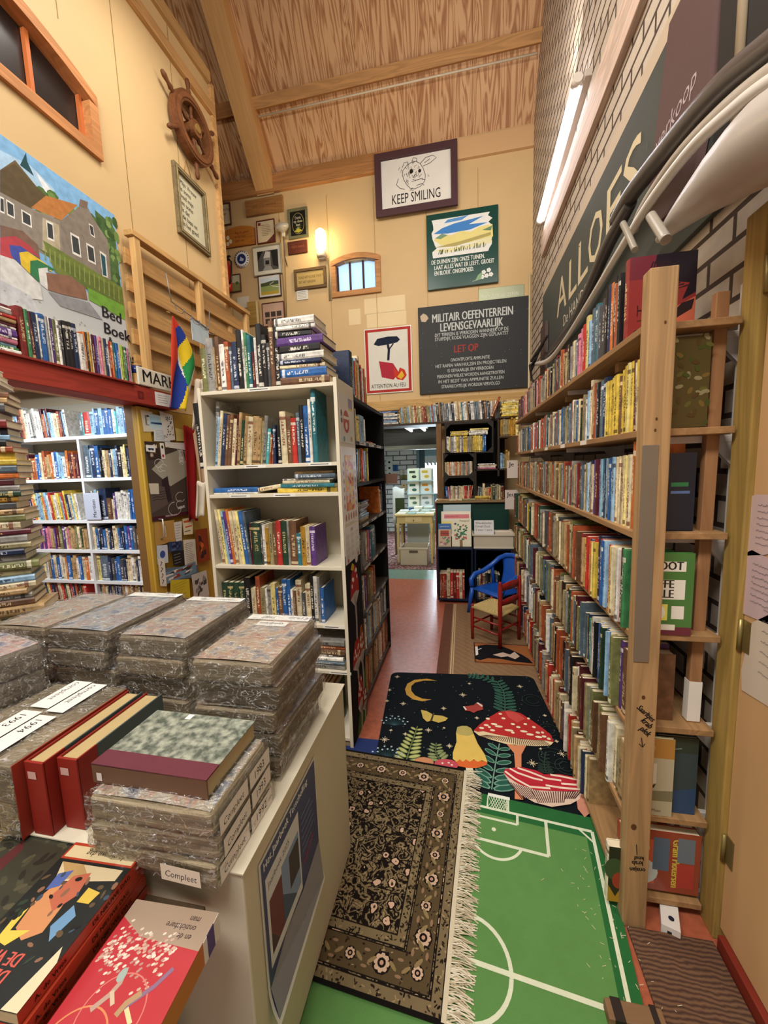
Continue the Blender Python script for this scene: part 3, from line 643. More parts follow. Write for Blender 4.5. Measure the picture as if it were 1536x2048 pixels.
arow(2,spec('grey:18:200:8,grey:20:200:8,blue:24:200:8,cream:20:190:7,olive:24:200:6,black:40:185:0,orange:18:210,red:20:205,tan:16:210,pink:16:200,light blue:44:195,light blue:40:195,yellow:20:215',.15),'third shelf of aisle bookcase')
arow(3,spec('white:20:200:6,navy:18:200:6',.15),'fourth shelf of aisle bookcase')
pile((AX_-.02,AY0+.12,ASH[3]),AR,[('yellow',.02,.2,.15,.04),('white',.014,.2,.15,.03),('light blue',.014,.2,.15,.02),('white',.012,.2,.15,.03),('navy',.016,.2,.15,.02),('white',.012,.2,.15,.04),('grey',.014,.2,.15,.03),('white',.014,.2,.15,.02),('black',.014,.2,.15,.03)],'pile on fourth aisle shelf',G)
row((AX_-.012,AY1-.2,ASH[3]),AR,spec('orange:40:200,cream:24:170,navy:36:215,blue:24:210',.15),'far end of fourth aisle shelf',G)
arow(4,spec('white:20:200,cream:24:215,white:28:210,dark green:40:220,grey:90:215,cream:24:200,tan:20:205,brown:14:190,pink:20:205,purple:60:200,teal:120:215,slate:30:200',.15),'fifth shelf of aisle bookcase')
arow(5,spec('pink:20:170,olive:80:190,white:14:215,cream:16:215,purple:40:190,pink:20:200,brown:26:210,rust:36:195,olive:30:200,mustard:26:205,tan:26:190,orange:26:205,brown:22:195,rust:32:210,tan:26:200',.15),'sixth shelf of aisle bookcase')
arow(6,rand_books(.82,'cream,khaki,cream,slate,grey,tan,light blue,white,blue',(.014,.03),(.19,.22),.15),'seventh shelf of aisle bookcase')
arow(7,rand_books(.82,'rust,cream,tan,white,orange,khaki,brown,dark red,grey',(.02,.045),(.2,.25),.15),'bottom shelf of aisle bookcase')

# ================================================================== LONG SHELF WALL ON THE RIGHT
RX,RY0,RY1=.50,1.27,4.02
RZ=[1.865,1.575,1.275,.965,.665,.355,.06]
t=thing('wall_shelving','long pine wall shelving on white brackets along the brick wall','shelving',(.66,(RY0+RY1)/2,0))
for z in RZ: kid(MB().box(RX,RX+.24,RY0,RY1,z-.02,z,'#a57f55'),'shelf_board','wood_y',.002)
for y in (1.34,2.2,3.1,3.9):
    b=MB(); b.box(.775,.798,y-.012,y+.012,0,1.97,'#d9cfc6')
    for k in range(38): b.box(.7745,.776,y-.003,y+.003,.05+.05*k,.065+.05*k,'#4c4640')
    kid(b,'bracket_rail','paint')
    for z in RZ:
        b=MB(); b.box(RX+.03,.78,y-.008,y+.008,z-.042,z-.021,'#d9cfc6'); b.face([(.78,y-.008,z-.042),(.71,y-.008,z-.042),(.78,y-.008,z-.12)],'#d9cfc6'); b.face([(.78,y+.008,z-.12),(.71,y+.008,z-.042),(.78,y+.008,z-.042)],'#d9cfc6')
        kid(b,'bracket','paint')
for y,z in ((1.62,1.865),(2.35,1.865)): kid(MB().box(RX+.06,RX+.2,y,y+.035,z-.055,z-.021,'#b58e60'),'support_block','wood_x')
for y in (1.75,2.1,2.5,3.0):
    a=Art((RX-.0005,y+.1,1.556),(0,-1,0),(0,0,1)); a.rect(0,0,.09,.018,'#e6e0d2'); kid(a,'shelf_label','matte',0)
# upright post with writing and a steel plate
t=thing('shelf_post','tall pine post at the near end of the shelving with marker writing','post',(.523,1.235,0))
kid(MB().box(.489,.557,1.215,1.262,0,1.99,'#ad8a60'),'post','wood_z',.003)
kid(MB().box(.4875,.528,1.2125,1.2155,.90,1.53,'#8c8478'),'steel_plate','metal',.001,'worn grey steel plate screwed to the post')
a=Art((.489,1.2145,0),(1,0,0),(0,0,1))
for i,(s,x,z,sz) in enumerate((('Saarltjes',.012,.755,.024),('krab',.024,.715,.026),('plek',.022,.688,.026))): a.text(s,x,z,sz,'#1e1a1c',.75,.02,rot=-.75,shear=.2)
a.line([(.03,.66),(.034,.63)],.0022,'#1e1a1c'); a.line([(.024,.64),(.034,.63),(.04,.642)],.0022,'#1e1a1c')
a.line([(.03,.30),(.033,.265)],.0022,'#1e1a1c'); a.text('krab',.05,.245,.022,'#1e1a1c',.8,.02,rot=PI+.1); a.text('knuf',.052,.262,.02,'#1e1a1c',.8,.02,rot=PI+.1); a.text('onsjan',.058,.222,.022,'#1e1a1c',.8,.02,rot=PI+.1)
for x,z,r in ((.03,.79,.005),(.03,1.6,.003),(.028,1.57,.003),(.02,.36,.008),(.04,1.85,.003)): a.ell(x,z,r,r*1.3,'#5d3d22',10)
kid(a,'marker_writing','matte',0,'black marker handwriting')
b=MB(); b.beam((.70,1.318,.645),(.712,1.322,1.945),.033,.025,'#a27650',up=(0,1,0)); o=b.build('batten','wood_z',bevel=.002); tag(o,'reddish pine batten leaning upright behind the shelf post','batten')
b=MB(); b.beam((.7003,1.3181,.67),(.7018,1.3184,.80),.036,.028,'#e6e0d6',up=(0,1,0)); b.build('paper_tape','matte',o,label='white tape wrapped round the lower end')

G='books on the right wall shelving'
RR=-PI/2
sw,sp_=MB(),MB(); PIECES=(sw,sp_)
def rrow(i,near,palette,T,Hh,ynear=None,D=.135,cut=2.9,lean=0,far=None):
    """near: explicit books from the near end outwards (nearest first)"""
    y1=ynear or (RY0+.035); nb=spec(near,D) if near else []
    used=sum(b[1] for b in nb)+.01*len(nb)*.1
    rest=rand_books(RY1-y1-used-.05,palette,T,Hh,D,lean)
    bs=(nb+rest)[::-1]          # row runs from far to near
    tot=sum(b[1]/math.cos(math.radians(b[4]))+.0006 for b in bs)
    ystart=y1+tot
    pos={}; acc=ystart
    lim=[]
    for b in bs: lim.append(acc); acc-=b[1]+.0006
    row((RX+(.012 if i<3 else -.02),ystart,RZ[i]),RR,bs,['on top shelf of right wall','second shelf down, right wall','third shelf down, right wall','fourth shelf down, right wall','fifth shelf down, right wall','sixth shelf down, right wall','lowest shelf, right wall'][i],G,'the near end',stuff=lambda k,n:lim[k]>cut,pieces=PIECES,jit=.008 if i<3 else .03)
rrow(0,'black:16:235,cream:9:225,rust:14:215,black:13:245,slate:10:230,orange:28:235,navy:18:240,black:30:235,dark grey:35:215,dark grey:30:200,slate:14:215,teal:30:225,slate:32:220,light blue:30:185,pale yellow:40:215,grey:16:190,red:34:200,pink:40:195,rose:0:0'.replace(',rose:0:0','')+',pink:44:185,slate:22:175,grey:22:170,cream:40:180,grey:16:165,rust:20:160','dark grey,tan,brown,grey,black,cream,rust,maroon,khaki,dark red,pink',(.014,.03),(.16,.20),ynear=1.50,cut=3.05)
rrow(1,'mustard:14:215:-6,yellow:14:210:-6,cream:16:205:-6,maroon:14:215:-3,yellow:18:215,pale yellow:20:215,yellow:26:212,yellow:12:205,yellow:12:205,brown:20:190,yellow:30:200,yellow:12:200,yellow:22:198,yellow:12:195,yellow:14:195,yellow:12:195,pale yellow:14:193,navy:34:215,slate:26:210,black:34:210,light blue:12:210,rust:16:215,rust:16:205,tan:14:215,cream:22:235,white:14:200,light blue:20:200,blue:10:190,white:8:170,khaki:14:170','slate,dark grey,cream,red,khaki,dark green,blue,grey,white,rust',(.012,.026),(.17,.20),cut=2.75)
rrow(2,'green:14:225,slate:16:225,orange:14:270,cream:22:232,cream:20:232,pale yellow:14:230,cream:18:230,tan:18:228,cream:14:228,cream:14:226,tan:12:226,light blue:26:226,slate:20:225,blue:16:224,grey:12:222,light blue:16:222,navy:16:220,teal:18:222,light blue:24:220,purple:12:220,maroon:40:220,purple:16:218,cream:22:200,navy:12:215,grey:12:210,white:24:208,light blue:24:205','khaki,dark grey,tan,olive,brown,slate,dark red,grey,rust,cream',(.012,.024),(.19,.215),cut=2.65)
rrow(3,'green:20:250,black:16:250,red:12:245,white:16:240,white:18:240,white:18:238,cream:14:236,yellow:14:234,white:18:232,orange:12:232,red:12:232,light blue:20:240,blue:16:240,red:14:242,navy:24:250,mustard:12:215,tan:12:215,yellow:20:215,pale yellow:12:212,red:24:225,orange:14:210,navy:14:215,white:14:212,red:18:220,maroon:12:215,yellow:14:205,tan:22:205','khaki,tan,olive,dark green,rust,grey,brown,dark grey,cream,yellow,dark red',(.01,.022),(.19,.24),cut=2.45)
rrow(4,'brown:40:220,purple:16:235,olive:20:240,khaki:12:240,cream:12:240,blue:10:238,light blue:8:236,white:8:235,slate:14:235,blue:10:235,dark green:14:232,light blue:8:232,maroon:18:228,blue:14:228,light blue:10:228,tan:10:220,black:10:220,cream:14:220,white:12:230,tan:10:225,light blue:12:205,white:10:205,green:28:200,blue:8:200,navy:10:210,green:24:195,yellow:12:190','rust,maroon,tan,khaki,olive,cream,brown,black,white,grey,dark green,slate',(.008,.02),(.19,.245),cut=2.35)
rrow(5,'tan:40:215,khaki:20:200,cream:26:225,white:20:225,cream:24:225,brown:12:225,tan:14:220,olive:30:225,khaki:24:220,tan:16:205,brown:16:210,dark green:14:190,olive:28:235,light blue:10:235,khaki:30:235','tan,cream,khaki,white,rust,brown,maroon,grey,slate,black',(.012,.024),(.19,.25),cut=2.25)
rrow(6,'tan:24:200,cream:20:190,navy:12:200,red:16:195,cream:20:190,tan:16:190,white:18:190','cream,tan,red,white,khaki,brown,navy,maroon,grey,rust',(.012,.024),(.18,.24),ynear=1.62,cut=2.2)
# big red hardback, cover towards the camera, and other books at the near end
def cover_book(x0,x1,y,z0,Hh,T,name,label,draw,lean=0,bg=None,roll=0,group=None):
    """book standing with its front cover towards the camera"""
    wd=x1-x0; m=Matrix.Translation((x0,y,z0))@Matrix.Rotation(math.radians(roll),4,'Y')@Matrix.Rotation(math.radians(lean),4,'X')@Matrix.Rotation(-PI/2,4,'Z')@Matrix.Translation((-T,0,0))
    # local x (thickness) -> world -y ; spine local -y -> world -x
    o=make_book(T,Hh,wd,name,None,m,hard=True,col=bg); tag(o,label,'book',group)
    a=Art((T+.0006,0,0),(0,1,0),(0,0,1)); draw(a,wd,Hh); a.build('cover_picture','gloss',o); return o
def d1(a,w,h):
    a.rect(0,0,w,h,'#8a3230'); a.poly([(w*.2,0),(w,0),(w,h*.45),(w*.6,h*.3),(w*.35,h*.1)],'#c0654c'); a.rect(0,h*.72,w,h,'#6d2a35')
    a.poly([(w*.4,h),(w,h),(w,h*.5),(w*.8,h*.42),(w*.9,h*.62),(w*.62,h*.66),(w*.68,h*.8),(w*.5,h*.78),(w*.38,h*.9)],'#211a24')
    for k in range(9): a.line([(w*.35+k*w*.03,h*.92),(w*.3+k*w*.05,h*(.8-.03*k)),(w*.4+k*w*.06,h*(.75-.02*k))],.004,'#2c1c22')
    a.poly([(w*.05,0),(w*.95,0),(w*.9,h*.12),(w*.6,h*.07),(w*.3,h*.14),(w*.1,h*.09)],'#2b2022')
    a.poly([(w*.72,h*.2),(w*.95,h*.3),(w*.98,h*.42),(w*.8,h*.38),(w*.7,h*.3)],'#2a1f22')
    a.text('HE',w*.12,h*.27,.045,'#3a1714',.6,0); a.line([(w*.14,h*.21),(w*.4,h*.21)],.004,'#5a2a22')
cover_book(.508,.69,1.405,1.866,.235,.035,'dark red','large dark red hardback with a black dragon cover, nearest on top shelf',d1,bg=H('#9a3a34'))
def d2(a,w,h):
    a.rect(0,0,w,h,'#4b7a3c'); a.rect(0,0,w,h*.1,'#6a2a3a')
    for i,(s,y) in enumerate((('NOOT',.8),('OFFE',.58),('VALE',.46))): a.rect(w*.15,h*(y-.02),w*.85,h*(y+.1),'#e9e4d4'); a.text(s,w*.2,h*y,.036,'#20201e',.8,.03)
    a.rect(w*.2,h*.18,w*.55,h*.38,'#e8e06a'); a.ell(w*.37,h*.28,.02,.024,'#f2eedb'); a.rect(w*.62,h*.2,w*.85,h*.36,'#e9e4d4'); a.rect(w*.3,h*.06,w*.7,h*.13,'#e9e4d4')
cover_book(.515,.66,1.268,.965,.25,.014,'green','green comic-style book with block letters behind the post, fourth shelf',d2,bg=H('#3f7a3c'))
def d3(a,w,h):
    a.rect(0,0,w,h,'#b9b193'); a.rect(0,h*.75,w,h,'#b5843f'); a.ell(w*.3,h*.88,.03,.016,'#c9a46a'); a.rect(w*.1,h*.42,w*.6,h*.68,'#d9d4bb'); a.poly([(0,h*.3),(w,h*.34),(w,h*.2),(0,h*.18)],'#7e7a5c')
    a.poly([(w*.3,h*.33),(w*.55,h*.36),(w*.6,h*.42),(w*.5,h*.39),(w*.3,h*.38)],'#3a2d20'); a.line([(w*.35,h*.33),(w*.35,h*.26)],.003,'#2f2620'); a.line([(w*.5,h*.34),(w*.5,h*.26)],.003,'#2f2620')
    a.text('Kinderen Maan',w*.1,h*.05,.014,'#3d3326',.9)
cover_book(.52,.64,1.275,.356,.265,.012,'khaki','faded beige picture book with a horse, leaning at the near end',d3,bg=H('#a49a78'))
def d4(a,w,h):
    a.rect(0,0,w,h,'#33454a'); a.poly([(0,0),(w,0),(w,h*.35),(0,h*.25)],'#2b4a6e'); a.rect(0,h*.8,w,h,'#2c3b32'); a.ell(w*.12,h*.5,.02,.03,'#c9b48e'); a.line([(w*.2,h*.82),(w*.6,h*.86)],.004,'#6c8a7a')
cover_book(.60,.715,1.295,.356,.262,.014,'slate','dark blue-green picture book behind the faded beige one',d4,bg=H('#33454a'))
def d5(a,w,h):
    a.rect(0,0,w,h,'#9a4a34'); a.rect(w*.05,h*.1,w*.45,h*.85,'#c8613a'); a.ell(w*.25,h*.7,.03,.035,'#dfe3e4'); a.ell(w*.3,h*.3,.045,.045,'#c9d6d0'); a.rect(w*.42,h*.35,w*.62,h*.9,'#5c6f80')
    a.text('Gram Piotersen',w*.66,h*.9,.034,'#d8c24e',.8,.03,rot=-PI/2); a.rect(w*.72,h*.1,w*.93,h*.5,'#b5453a'); a.rect(w*.72,h*.52,w*.93,h*.93,'#6f7c86'); a.line([(w*.28,h*.45),(w*.36,h*.38)],.012,'#c0392b')
cover_book(.50,.735,1.285,.075,.215,.03,'rust','red and orange picture annual at the bottom beside the post foot',d5,bg=H('#a2432c'))
def d6(a,w,h): a.rect(0,0,w,h,'#2a3420'); a.poly([(0,h*.3),(w*.5,h*.1),(w,h*.35),(w,0),(0,0)],'#b98f2f'); a.ell(w*.4,h*.6,.03,.04,'#3f5a34'); a.ell(w*.7,h*.4,.02,.03,'#a5432c')
cover_book(.455,.50,1.25,.045,.20,.03,'cream','thick cream-edged book leaning out beside the post foot',d6,bg=H('#d9cfb4'))
b1=None if True else make_book(.03,.22,.15,'dark red',None,Matrix.Translation((.52,1.30,1.575))@Matrix.Rotation(-PI/2,4,'Z')@Matrix.Rotation(0,4,'X'))
def d7(a,w,h):
    a.rect(0,0,w,h,'#4f4424'); r=random.Random(3)
    for k in range(40): a.ell(r.uniform(0,w),r.uniform(0,h),.006,.011,r.choice(['#3f4a1f','#6f5a2a','#4c3a1c','#5c5a2a','#8c8260']),7,r.random()*3)
cover_book(.58,.68,1.292,1.578,.25,.012,'olive','large olive nature book standing behind the post, second shelf down',d7,bg=H('#6b5a2c'))
def d8(a,w,h): a.rect(0,0,w,h,'#1b2230'); a.line([(w*.3,h*.6),(w*.8,h*.6)],.012,'#2f7a4a'); a.line([(w*.3,h*.5),(w*.85,h*.5)],.008,'#5b74a5')
cover_book(.575,.665,1.30,1.276,.23,.02,'navy','dark navy paperback with green lettering, third shelf behind the post',d8,bg=H('#1b2230'))
# pale rounded lamp shade / container standing on the third shelf behind the post
b=MB(); b.lathe([(.052,0),(.054,.10),(.05,.15),(.03,.175),(.004,.18)],'#d3c3a8',n=24); o=b.build('container','plastic'); o.location=(.615,1.42,1.276); tag(o,'pale rounded container standing behind the post, third shelf down','container')
# books pile and block under
b=MB(); b.box(0,.05,0,.085,0,.035,'#e3ded6'); b.box(.016,.028,-.001,.001,.01,.02,'#26262c'); o=b.build('junction_box','plastic',bevel=.003); o.location=(.60,1.215,.0); o.rotation_euler=(0,0,-.35)
a=Art((0,0,.036),(1,0,0),(0,1,0)); a.ell(.028,.03,.008,.008,'#25253a'); a.line([(.005,.07),(.02,.08)],.003,'#6b6a60'); a.build('round_hole','matte',o); tag(o,'small white electrical block on the floor beside the post','electrical box')
w=sw.build('shelved_books','book'); tag(w,'mass of small books filling the far end of right shelving','books',G,'stuff'); sp_.build('page_block','pages',w)

# ================================================================== BACK CORNER: crates, green cupboard, arch shelf
t=thing('shelf_plank','dark plank over the passage carrying a long row of books','shelf',(-.3,4.75,1.96))
b=MB(); b.box(-1.25,.5,4.62,4.95,1.95,1.975,'#3f3226'); kid(b,'board','wood_x')
b=MB(); b.box(-.295,-.235,4.62,4.70,1.081,1.95,'#7a5a38'); kid(b,'post','wood_z',.002)
G='books on the plank over the passage'
yA=4.63; 
pile((-1.13,yA,1.975),0,[('tan',.03,.2,.15,-.05),('brown',.025,.2,.15,-.02),('rust',.03,.2,.15,-.03)],'left end of passage plank',G)
pile((-.95,yA,1.975),0,[('white',.02,.22,.15,0),('light blue',.018,.22,.15,-.02),('navy',.018,.2,.15,0),('white',.016,.2,.15,.01),('slate',.02,.22,.15,-.03),('white',.02,.22,.15,-.01),('cream',.018,.2,.15,-.02),('blue',.016,.22,.15,-.01)],'second pile on passage plank',G)
row((-.72,yA,1.975),0,rand_books(.42,'brown,tan,rust,cream,khaki,olive,dark red,tan,light blue',(.012,.022),(.175,.2),.14,-4)+rand_books(.62,'cream,white,grey,teal,brown,black,cream,tan,slate,white',(.015,.026),(.19,.215),.14,-4)+rand_books(.3,'cream,grey,white,tan',(.015,.024),(.18,.2),.14,0),'plank over the passage',G)
# fruit crates with paperbacks
def crate(x0,x1,z0,z1,Y,label,col='#2f2a26',chamf=True,g='old crates used as shelves beside the passage'):
    t=thing('book_crate',label,'crate',((x0+x1)/2,Y,z0),0,g)
    k=lambda mb,n,m='wood_x':(lambda o:setattr(o,'location',(-(x0+x1)/2,-Y,-z0)))(mb.build(n,m,t,bevel=.001))
    k(MB().box(x0,x0+.015,Y,Y+.28,z0,z1,col),'side'); k(MB().box(x1-.015,x1,Y,Y+.28,z0,z1,col),'side')
    k(MB().box(x0+.015,x1-.015,Y,Y+.3,z0,z0+.015,col),'base'); k(MB().box(x0+.015,x1-.015,Y,Y+.3,z1-.015,z1,col),'top'); k(MB().box(x0+.015,x1-.015,Y+.29,Y+.3,z0+.015,z1-.015,'#1a1614'),'back')
    if chamf:
        for sx,sz in ((0,0),(1,0),(0,1),(1,1)):
            X=x0+.015 if not sx else x1-.015; Z=z0+.015 if not sz else z1-.015; dx=.05*(-1 if sx else 1); dz=.05*(-1 if sz else 1)
            b=MB(); P=[(X,Y+.002,Z),(X+dx,Y+.002,Z),(X,Y+.002,Z+dz)]; Q=[(a,Y+.02,c) for a,_,c in P]; i=b.add(P+Q)
            for q in ((0,1,2),(3,5,4),(0,3,4,1),(1,4,5,2),(2,5,3,0)): b.fi([i+w_ for w_ in q],col)
            k(b,'corner_block')
    return t
CY0=4.48
def cx(px,py): p=at(px,py,y=CY0); return p.x,p.z
x0,z1=cx(889,847); x1,z0=cx(987,905)
crate(x0,x1,z0,z1,CY0,'dark octagonal-fronted crate full of yellow paperbacks under the plank'); Ya=(x0,x1,z0,z1)
G='yellow paperbacks in the top crate'
row((x0+.018,CY0+.01,z0+.016),0,spec('white:12:180,white:12:180,pale yellow:14:175')+rand_books(x1-x0-.16,'yellow,pale yellow,yellow,white,grey,khaki,yellow',(.015,.026),(.17,.18),.12)+spec('blue:20:180,blue:18:178'),'in the top dark crate',G)
pile((x0+.06,CY0+.01,z0+.2),0,[('yellow',.018,.19,.12,0),('pale yellow',.016,.19,.12,.01),('yellow',.014,.19,.12,0)],'flat on the row, left in top crate',G)
pile((x1-.26,CY0+.01,z0+.2),0,[('white',.024,.2,.12,0),('white',.024,.2,.12,.0),('pale yellow',.02,.2,.12,.01)],'flat on the row, right in top crate',G)
x0,z1=cx(886,906); x1,z0=cx(950,953); crate(x0,x1,z0,z1,CY0,'crate of thin cream pocket books, second from the top')
row((x0+.018,CY0+.01,z0+.016),0,rand_books(x1-x0-.04,'cream,cream,grey,tan,cream,orange,white',(.008,.013),(.15,.155),.12),'in the second dark crate','pocket books in the lower crates')
x0,z1=cx(886,954); x1,z0=cx(950,1001); crate(x0,x1,z0,z1,CY0,'lowest of the three stacked crates, with red and cream paperbacks')
row((x0+.018,CY0+.01,z0+.016),0,spec('blue:18:145:-6,slate:10:140:-6,pink:14:140:-4')+rand_books(x1-x0-.19,'cream,white,grey,cream,tan',(.008,.014),(.14,.15),.12)+spec('red:14:148,red:14:148,red:10:148,cream:10:148:3,red:14:148:5,rust:14:148:8'),'in the third dark crate','pocket books in the lower crates')
x0,z1=cx(950,906); x1,z0=cx(1000,1003)
t=thing('shelf_unit','dark shelf unit between the crates and the corner','shelf',((x0+x1)/2,CY0,0)); 
b=MB(); b.box(x0,x0+.015,CY0,CY0+.3,z0,z1,'#33291f'); kid(b,'side','wood_z'); b=MB(); b.box(x0+.24,x0+.26,CY0,CY0+.3,z0+.28,z1+.35,'#3a2e22'); kid(b,'side','wood_z')
zs=[at(970,938,y=CY0).z,z0]
for z in zs: kid(MB().box(x0,.47,CY0,CY0+.3,z-.018,z,'#3b2f24'),'shelf','wood_x')
for py in (872,833): 
    z=at(1008,py,y=CY0).z; kid(MB().box(x0+.26,.5,CY0,CY0+.3,z-.018,z,'#4a3a2a'),'shelf','wood_x')
kid(MB().box(x0,.48,CY0+.29,CY0+.3,z0,z1+.35,'#1c1714'),'back_panel','wood_x')
pile((x0+.03,CY0+.01,zs[0]),0,[('pink',.014,.19,.12,0),('white',.016,.19,.12,0),('cream',.014,.19,.12,.01),('white',.014,.18,.12,.0)],'upper dark shelf right of crates','books on the dark corner shelves')
row((x0+.02,CY0+.01,z0),0,spec('grey:16:165:4,slate:20:160,khaki:14:150,cream:22:200,tan:16:150,tan:16:150,rust:14:155,red:18:150,khaki:14:180,dark green:30:190,grey:16:180,khaki:24:185,cream:14:175,brown:18:160,dark red:16:165'),'lower dark shelf right of crates','books on the dark corner shelves')
z=at(1008,872,y=CY0).z; row((x0+.27,CY0+.01,z),0,rand_books(.19,'yellow,mustard,khaki,pale yellow,mustard',(.02,.03),(.17,.2),.12),'yellow corner shelf','books on the dark corner shelves')
row((x0+.27,CY0+.01,zs[0]),0,spec('light blue:22:170,slate:20:160,khaki:16:150,mustard:18:200,tan:20:185'),'corner shelf under the yellow books','books on the dark corner shelves')
z=at(1008,833,y=CY0).z; pile((x0+.27,CY0+.0,z),0,[('pale yellow',.018,.18,.13,.02*(k%2)) if k%3 else ('yellow',.02,.18,.13,.01) for k in range(8)],'yellow pile high in corner','books on the dark corner shelves')
b1=make_book(.022,.22,.14,'rust',None,Matrix.Translation((x0+.17,CY0,z+.012))@Matrix.Rotation(math.radians(22),4,'Y')); tag(b1,'rust red book tilted beside the yellow pile in the corner','book')
# green painted cupboard under them
gz=1.08
t=thing('cupboard','dark green cupboard with a worn edge under the crates','cupboard',(.1,4.5,0))
kid(MB().box(-.29,.49,4.42,4.90,.05,gz-.02,'#123a31'),'body','paint'); kid(MB().box(-.31,.5,4.38,4.92,gz-.02,gz,'#8a7250'),'top_board','wood_x'); kid(MB().box(-.305,-.29,4.40,4.44,.0,gz-.02,'#6f2a20'),'edge_strip','paint')
kid(MB().box(.03,.035,4.417,4.42,.1,gz-.03,'#0b231d'),'door_gap','paint')
G='books lying along the cupboard top'
for x,c,l in ((-.29,'tan','tan'),(-.15,'cream','cream'),(-.01,'khaki','khaki')):
    pile((x,4.40,gz),0,[(c,.018,.14,.12,0,f'{l} paperback lying flat on the green cupboard edge, below the crates')],'',G)
pile((.13,4.39,gz),0,[('tan',.02,.16,.12,0),('yellow',.024,.16,.12,.0)],'cupboard top right of flat paperbacks',G)
# blue crates on the floor
def bluecrate(x0,x1,label,fill,gname):
    crate(x0,x1,.03,.60,4.13,label,'#16223c',False,'dark blue crates on the floor')
    row((x0+.02,4.15,.046),0,fill,gname[0],gname[1])
bluecrate(-.275,.095,'dark blue crate holding red magazine binders, left of the pair',spec('rust:12:270,rust:12:270,red:12:270,rust:10:270,red:12:270,dark red:14:270,cream:34:295,red:34:285,dark red:30:285,red:32:285,cream:32:285,red:24:285'),('left blue crate','binders in the left blue crate'))
bluecrate(.115,.495,'dark blue crate behind the blue plastic chair',spec('slate:20:270,cream:22:300,dark red:18:280,cream:26:285,dark grey:24:290,black:30:285,khaki:24:290,dark grey:24:285,slate:24:280,black:24:270'),('right blue crate','binders in the right blue crate'))
# picture books leaning on the left crate
def leaning(x0,x1,zb,Hh,y,col,label,draw,lean=-14):
    b=MB(); b.box(0,x1-x0,0,.012,0,Hh,col); o=b.build('picture_book','gloss',bevel=.001); o.location=(x0,y,zb); o.rotation_euler=(math.radians(lean),0,0)
    a=Art((0,0,0),(1,0,0),(0,0,1)); draw(a,x1-x0,Hh); a.build('cover_picture','gloss',o); tag(o,label,'book','picture books leaning on the left blue crate'); return o
def pb(kind):
    def f(a,w,h):
        r=random.Random(kind)
        if kind==1:
            a.rect(0,0,w,h,'#e2dcc0'); a.rect(w*.4,0,w*.55,h*.3,'#8c6a3c')
            for k in range(70): a.ell(w*(.5+r.gauss(0,.2)),h*(.45+r.gauss(0,.15)),.014,.009,r.choice(['#2d6e48','#3a8558','#245a3a','#bf5a46','#e9e4cf']),7,r.random()*3)
            a.text('Feestgoed',w*.4,h*.9,.025,'#4a3a22'); a.poly([(w*.1,h*.82),(w*.2,h*.86),(w*.25,h*.8),(w*.15,h*.78)],'#1f1b1c')
        elif kind==2:
            a.rect(0,0,w,h,'#cbb79a'); a.rect(0,h*.75,w,h,'#2f67ad'); a.rect(w*.15,h*.45,w*.85,h*.7,'#a8402c'); a.line([(w*.15,h*.58),(w*.85,h*.58)],.005,'#31201c')
            for k in range(16): a.ell(r.uniform(.02,w-.02),h*r.uniform(.05,.4),.014,.012,r.choice(['#b5667c','#5d8a58','#e0d8c4']),8)
            a.text('prentenboek',w*.15,h*.85,.018,'#e8e6dc')
        elif kind==3:
            a.rect(0,0,w,h,'#e6dcc6'); a.rect(w*.1,h*.72,w*.95,h*.88,'#cf6a70'); a.rect(0,h*.4,w*.7,h*.6,'#ecd871'); a.ell(w*.72,h*.55,.03,.02,'#8d4f2c'); a.text('Lieve kleine beer',w*.16,h*.78,.02,'#7a1e2c')
        else:
            a.rect(0,0,w,h,'#9db3b8'); a.poly([(0,h*.6),(w*.3,h*.7),(w*.6,h*.62),(w,h*.72),(w,h*.5),(0,h*.5)],'#d9d0b0'); a.rect(0,0,w,h*.5,'#e3d5c2')
    return f
leaning(-.215,.085,.72,.33,4.30,'#e6e0cf','grey-blue picture book, rearmost of those on the left blue crate',pb(4))
leaning(-.235,.08,.70,.28,4.265,'#e6e0cf','picture book with pink title bar and yellow band on the blue crate',pb(3))
leaning(-.12,.085,.605,.30,4.21,'#e6e0cf','cream picture book showing a green tree on the blue crate',pb(1))
leaning(-.265,-.13,.605,.25,4.20,'#8c8f9a','picture book with blue top and red house, left on blue crate',pb(2))
# plastic bin of weekly comics with its price card
t=thing('storage_bin','cream plastic bin of comics on the right blue crate','bin',(.31,4.28,.60))
b=MB(); x0,x1,y0,y1=.105,.51,4.14,4.42
for q in ((x0,x1,y0,y0+.008),(x0,x1,y1-.008,y1),(x0,x0+.008,y0,y1),(x1-.008,x1,y0,y1)): b.box(*q,.605,.74,'#c9bfa8')
b.box(x0,x1,y0,y1,.60,.61,'#c9bfa8'); kid(b,'body','plastic',.003)
b=MB(); b.box(x0-.012,x1+.012,y0-.012,y0,.735,.752,'#d5cbb4'); b.box(x0-.012,x0,y0,y1,.735,.752,'#d5cbb4'); b.box(x1,x1+.012,y0,y1,.735,.752,'#d5cbb4'); b.box(x0,x1,y0-.006,y0,.60,.615,'#d5cbb4'); kid(b,'rim','plastic',.002)
r=random.Random(5)
for k in range(14):
    b=MB(); b.box(0,.19,0,.004,0,.14,'#c4b49e'); b.box(0,.004,0,.0045,0,.14,'#9a5a46'); o=b.build('comic_magazine','gloss'); o.location=(.13+.19*(k%2)+r.uniform(-.01,.01),4.175+.016*k,.625); o.rotation_euler=(math.radians(-25+r.uniform(-6,6)),0,r.uniform(-.06,.06))
    tag(o,f"comic magazine standing in the cream bin, {ordw(k//2+1)} from the front, {'left' if k%2==0 else 'right'} half",'magazine','comics in the cream bin')
o=MB().box(0,.2,0,.003,0,.19,'#dcdad8').build('price_card','matte'); o.location=(.115,4.19,.70); o.rotation_euler=(math.radians(-12),0,0)
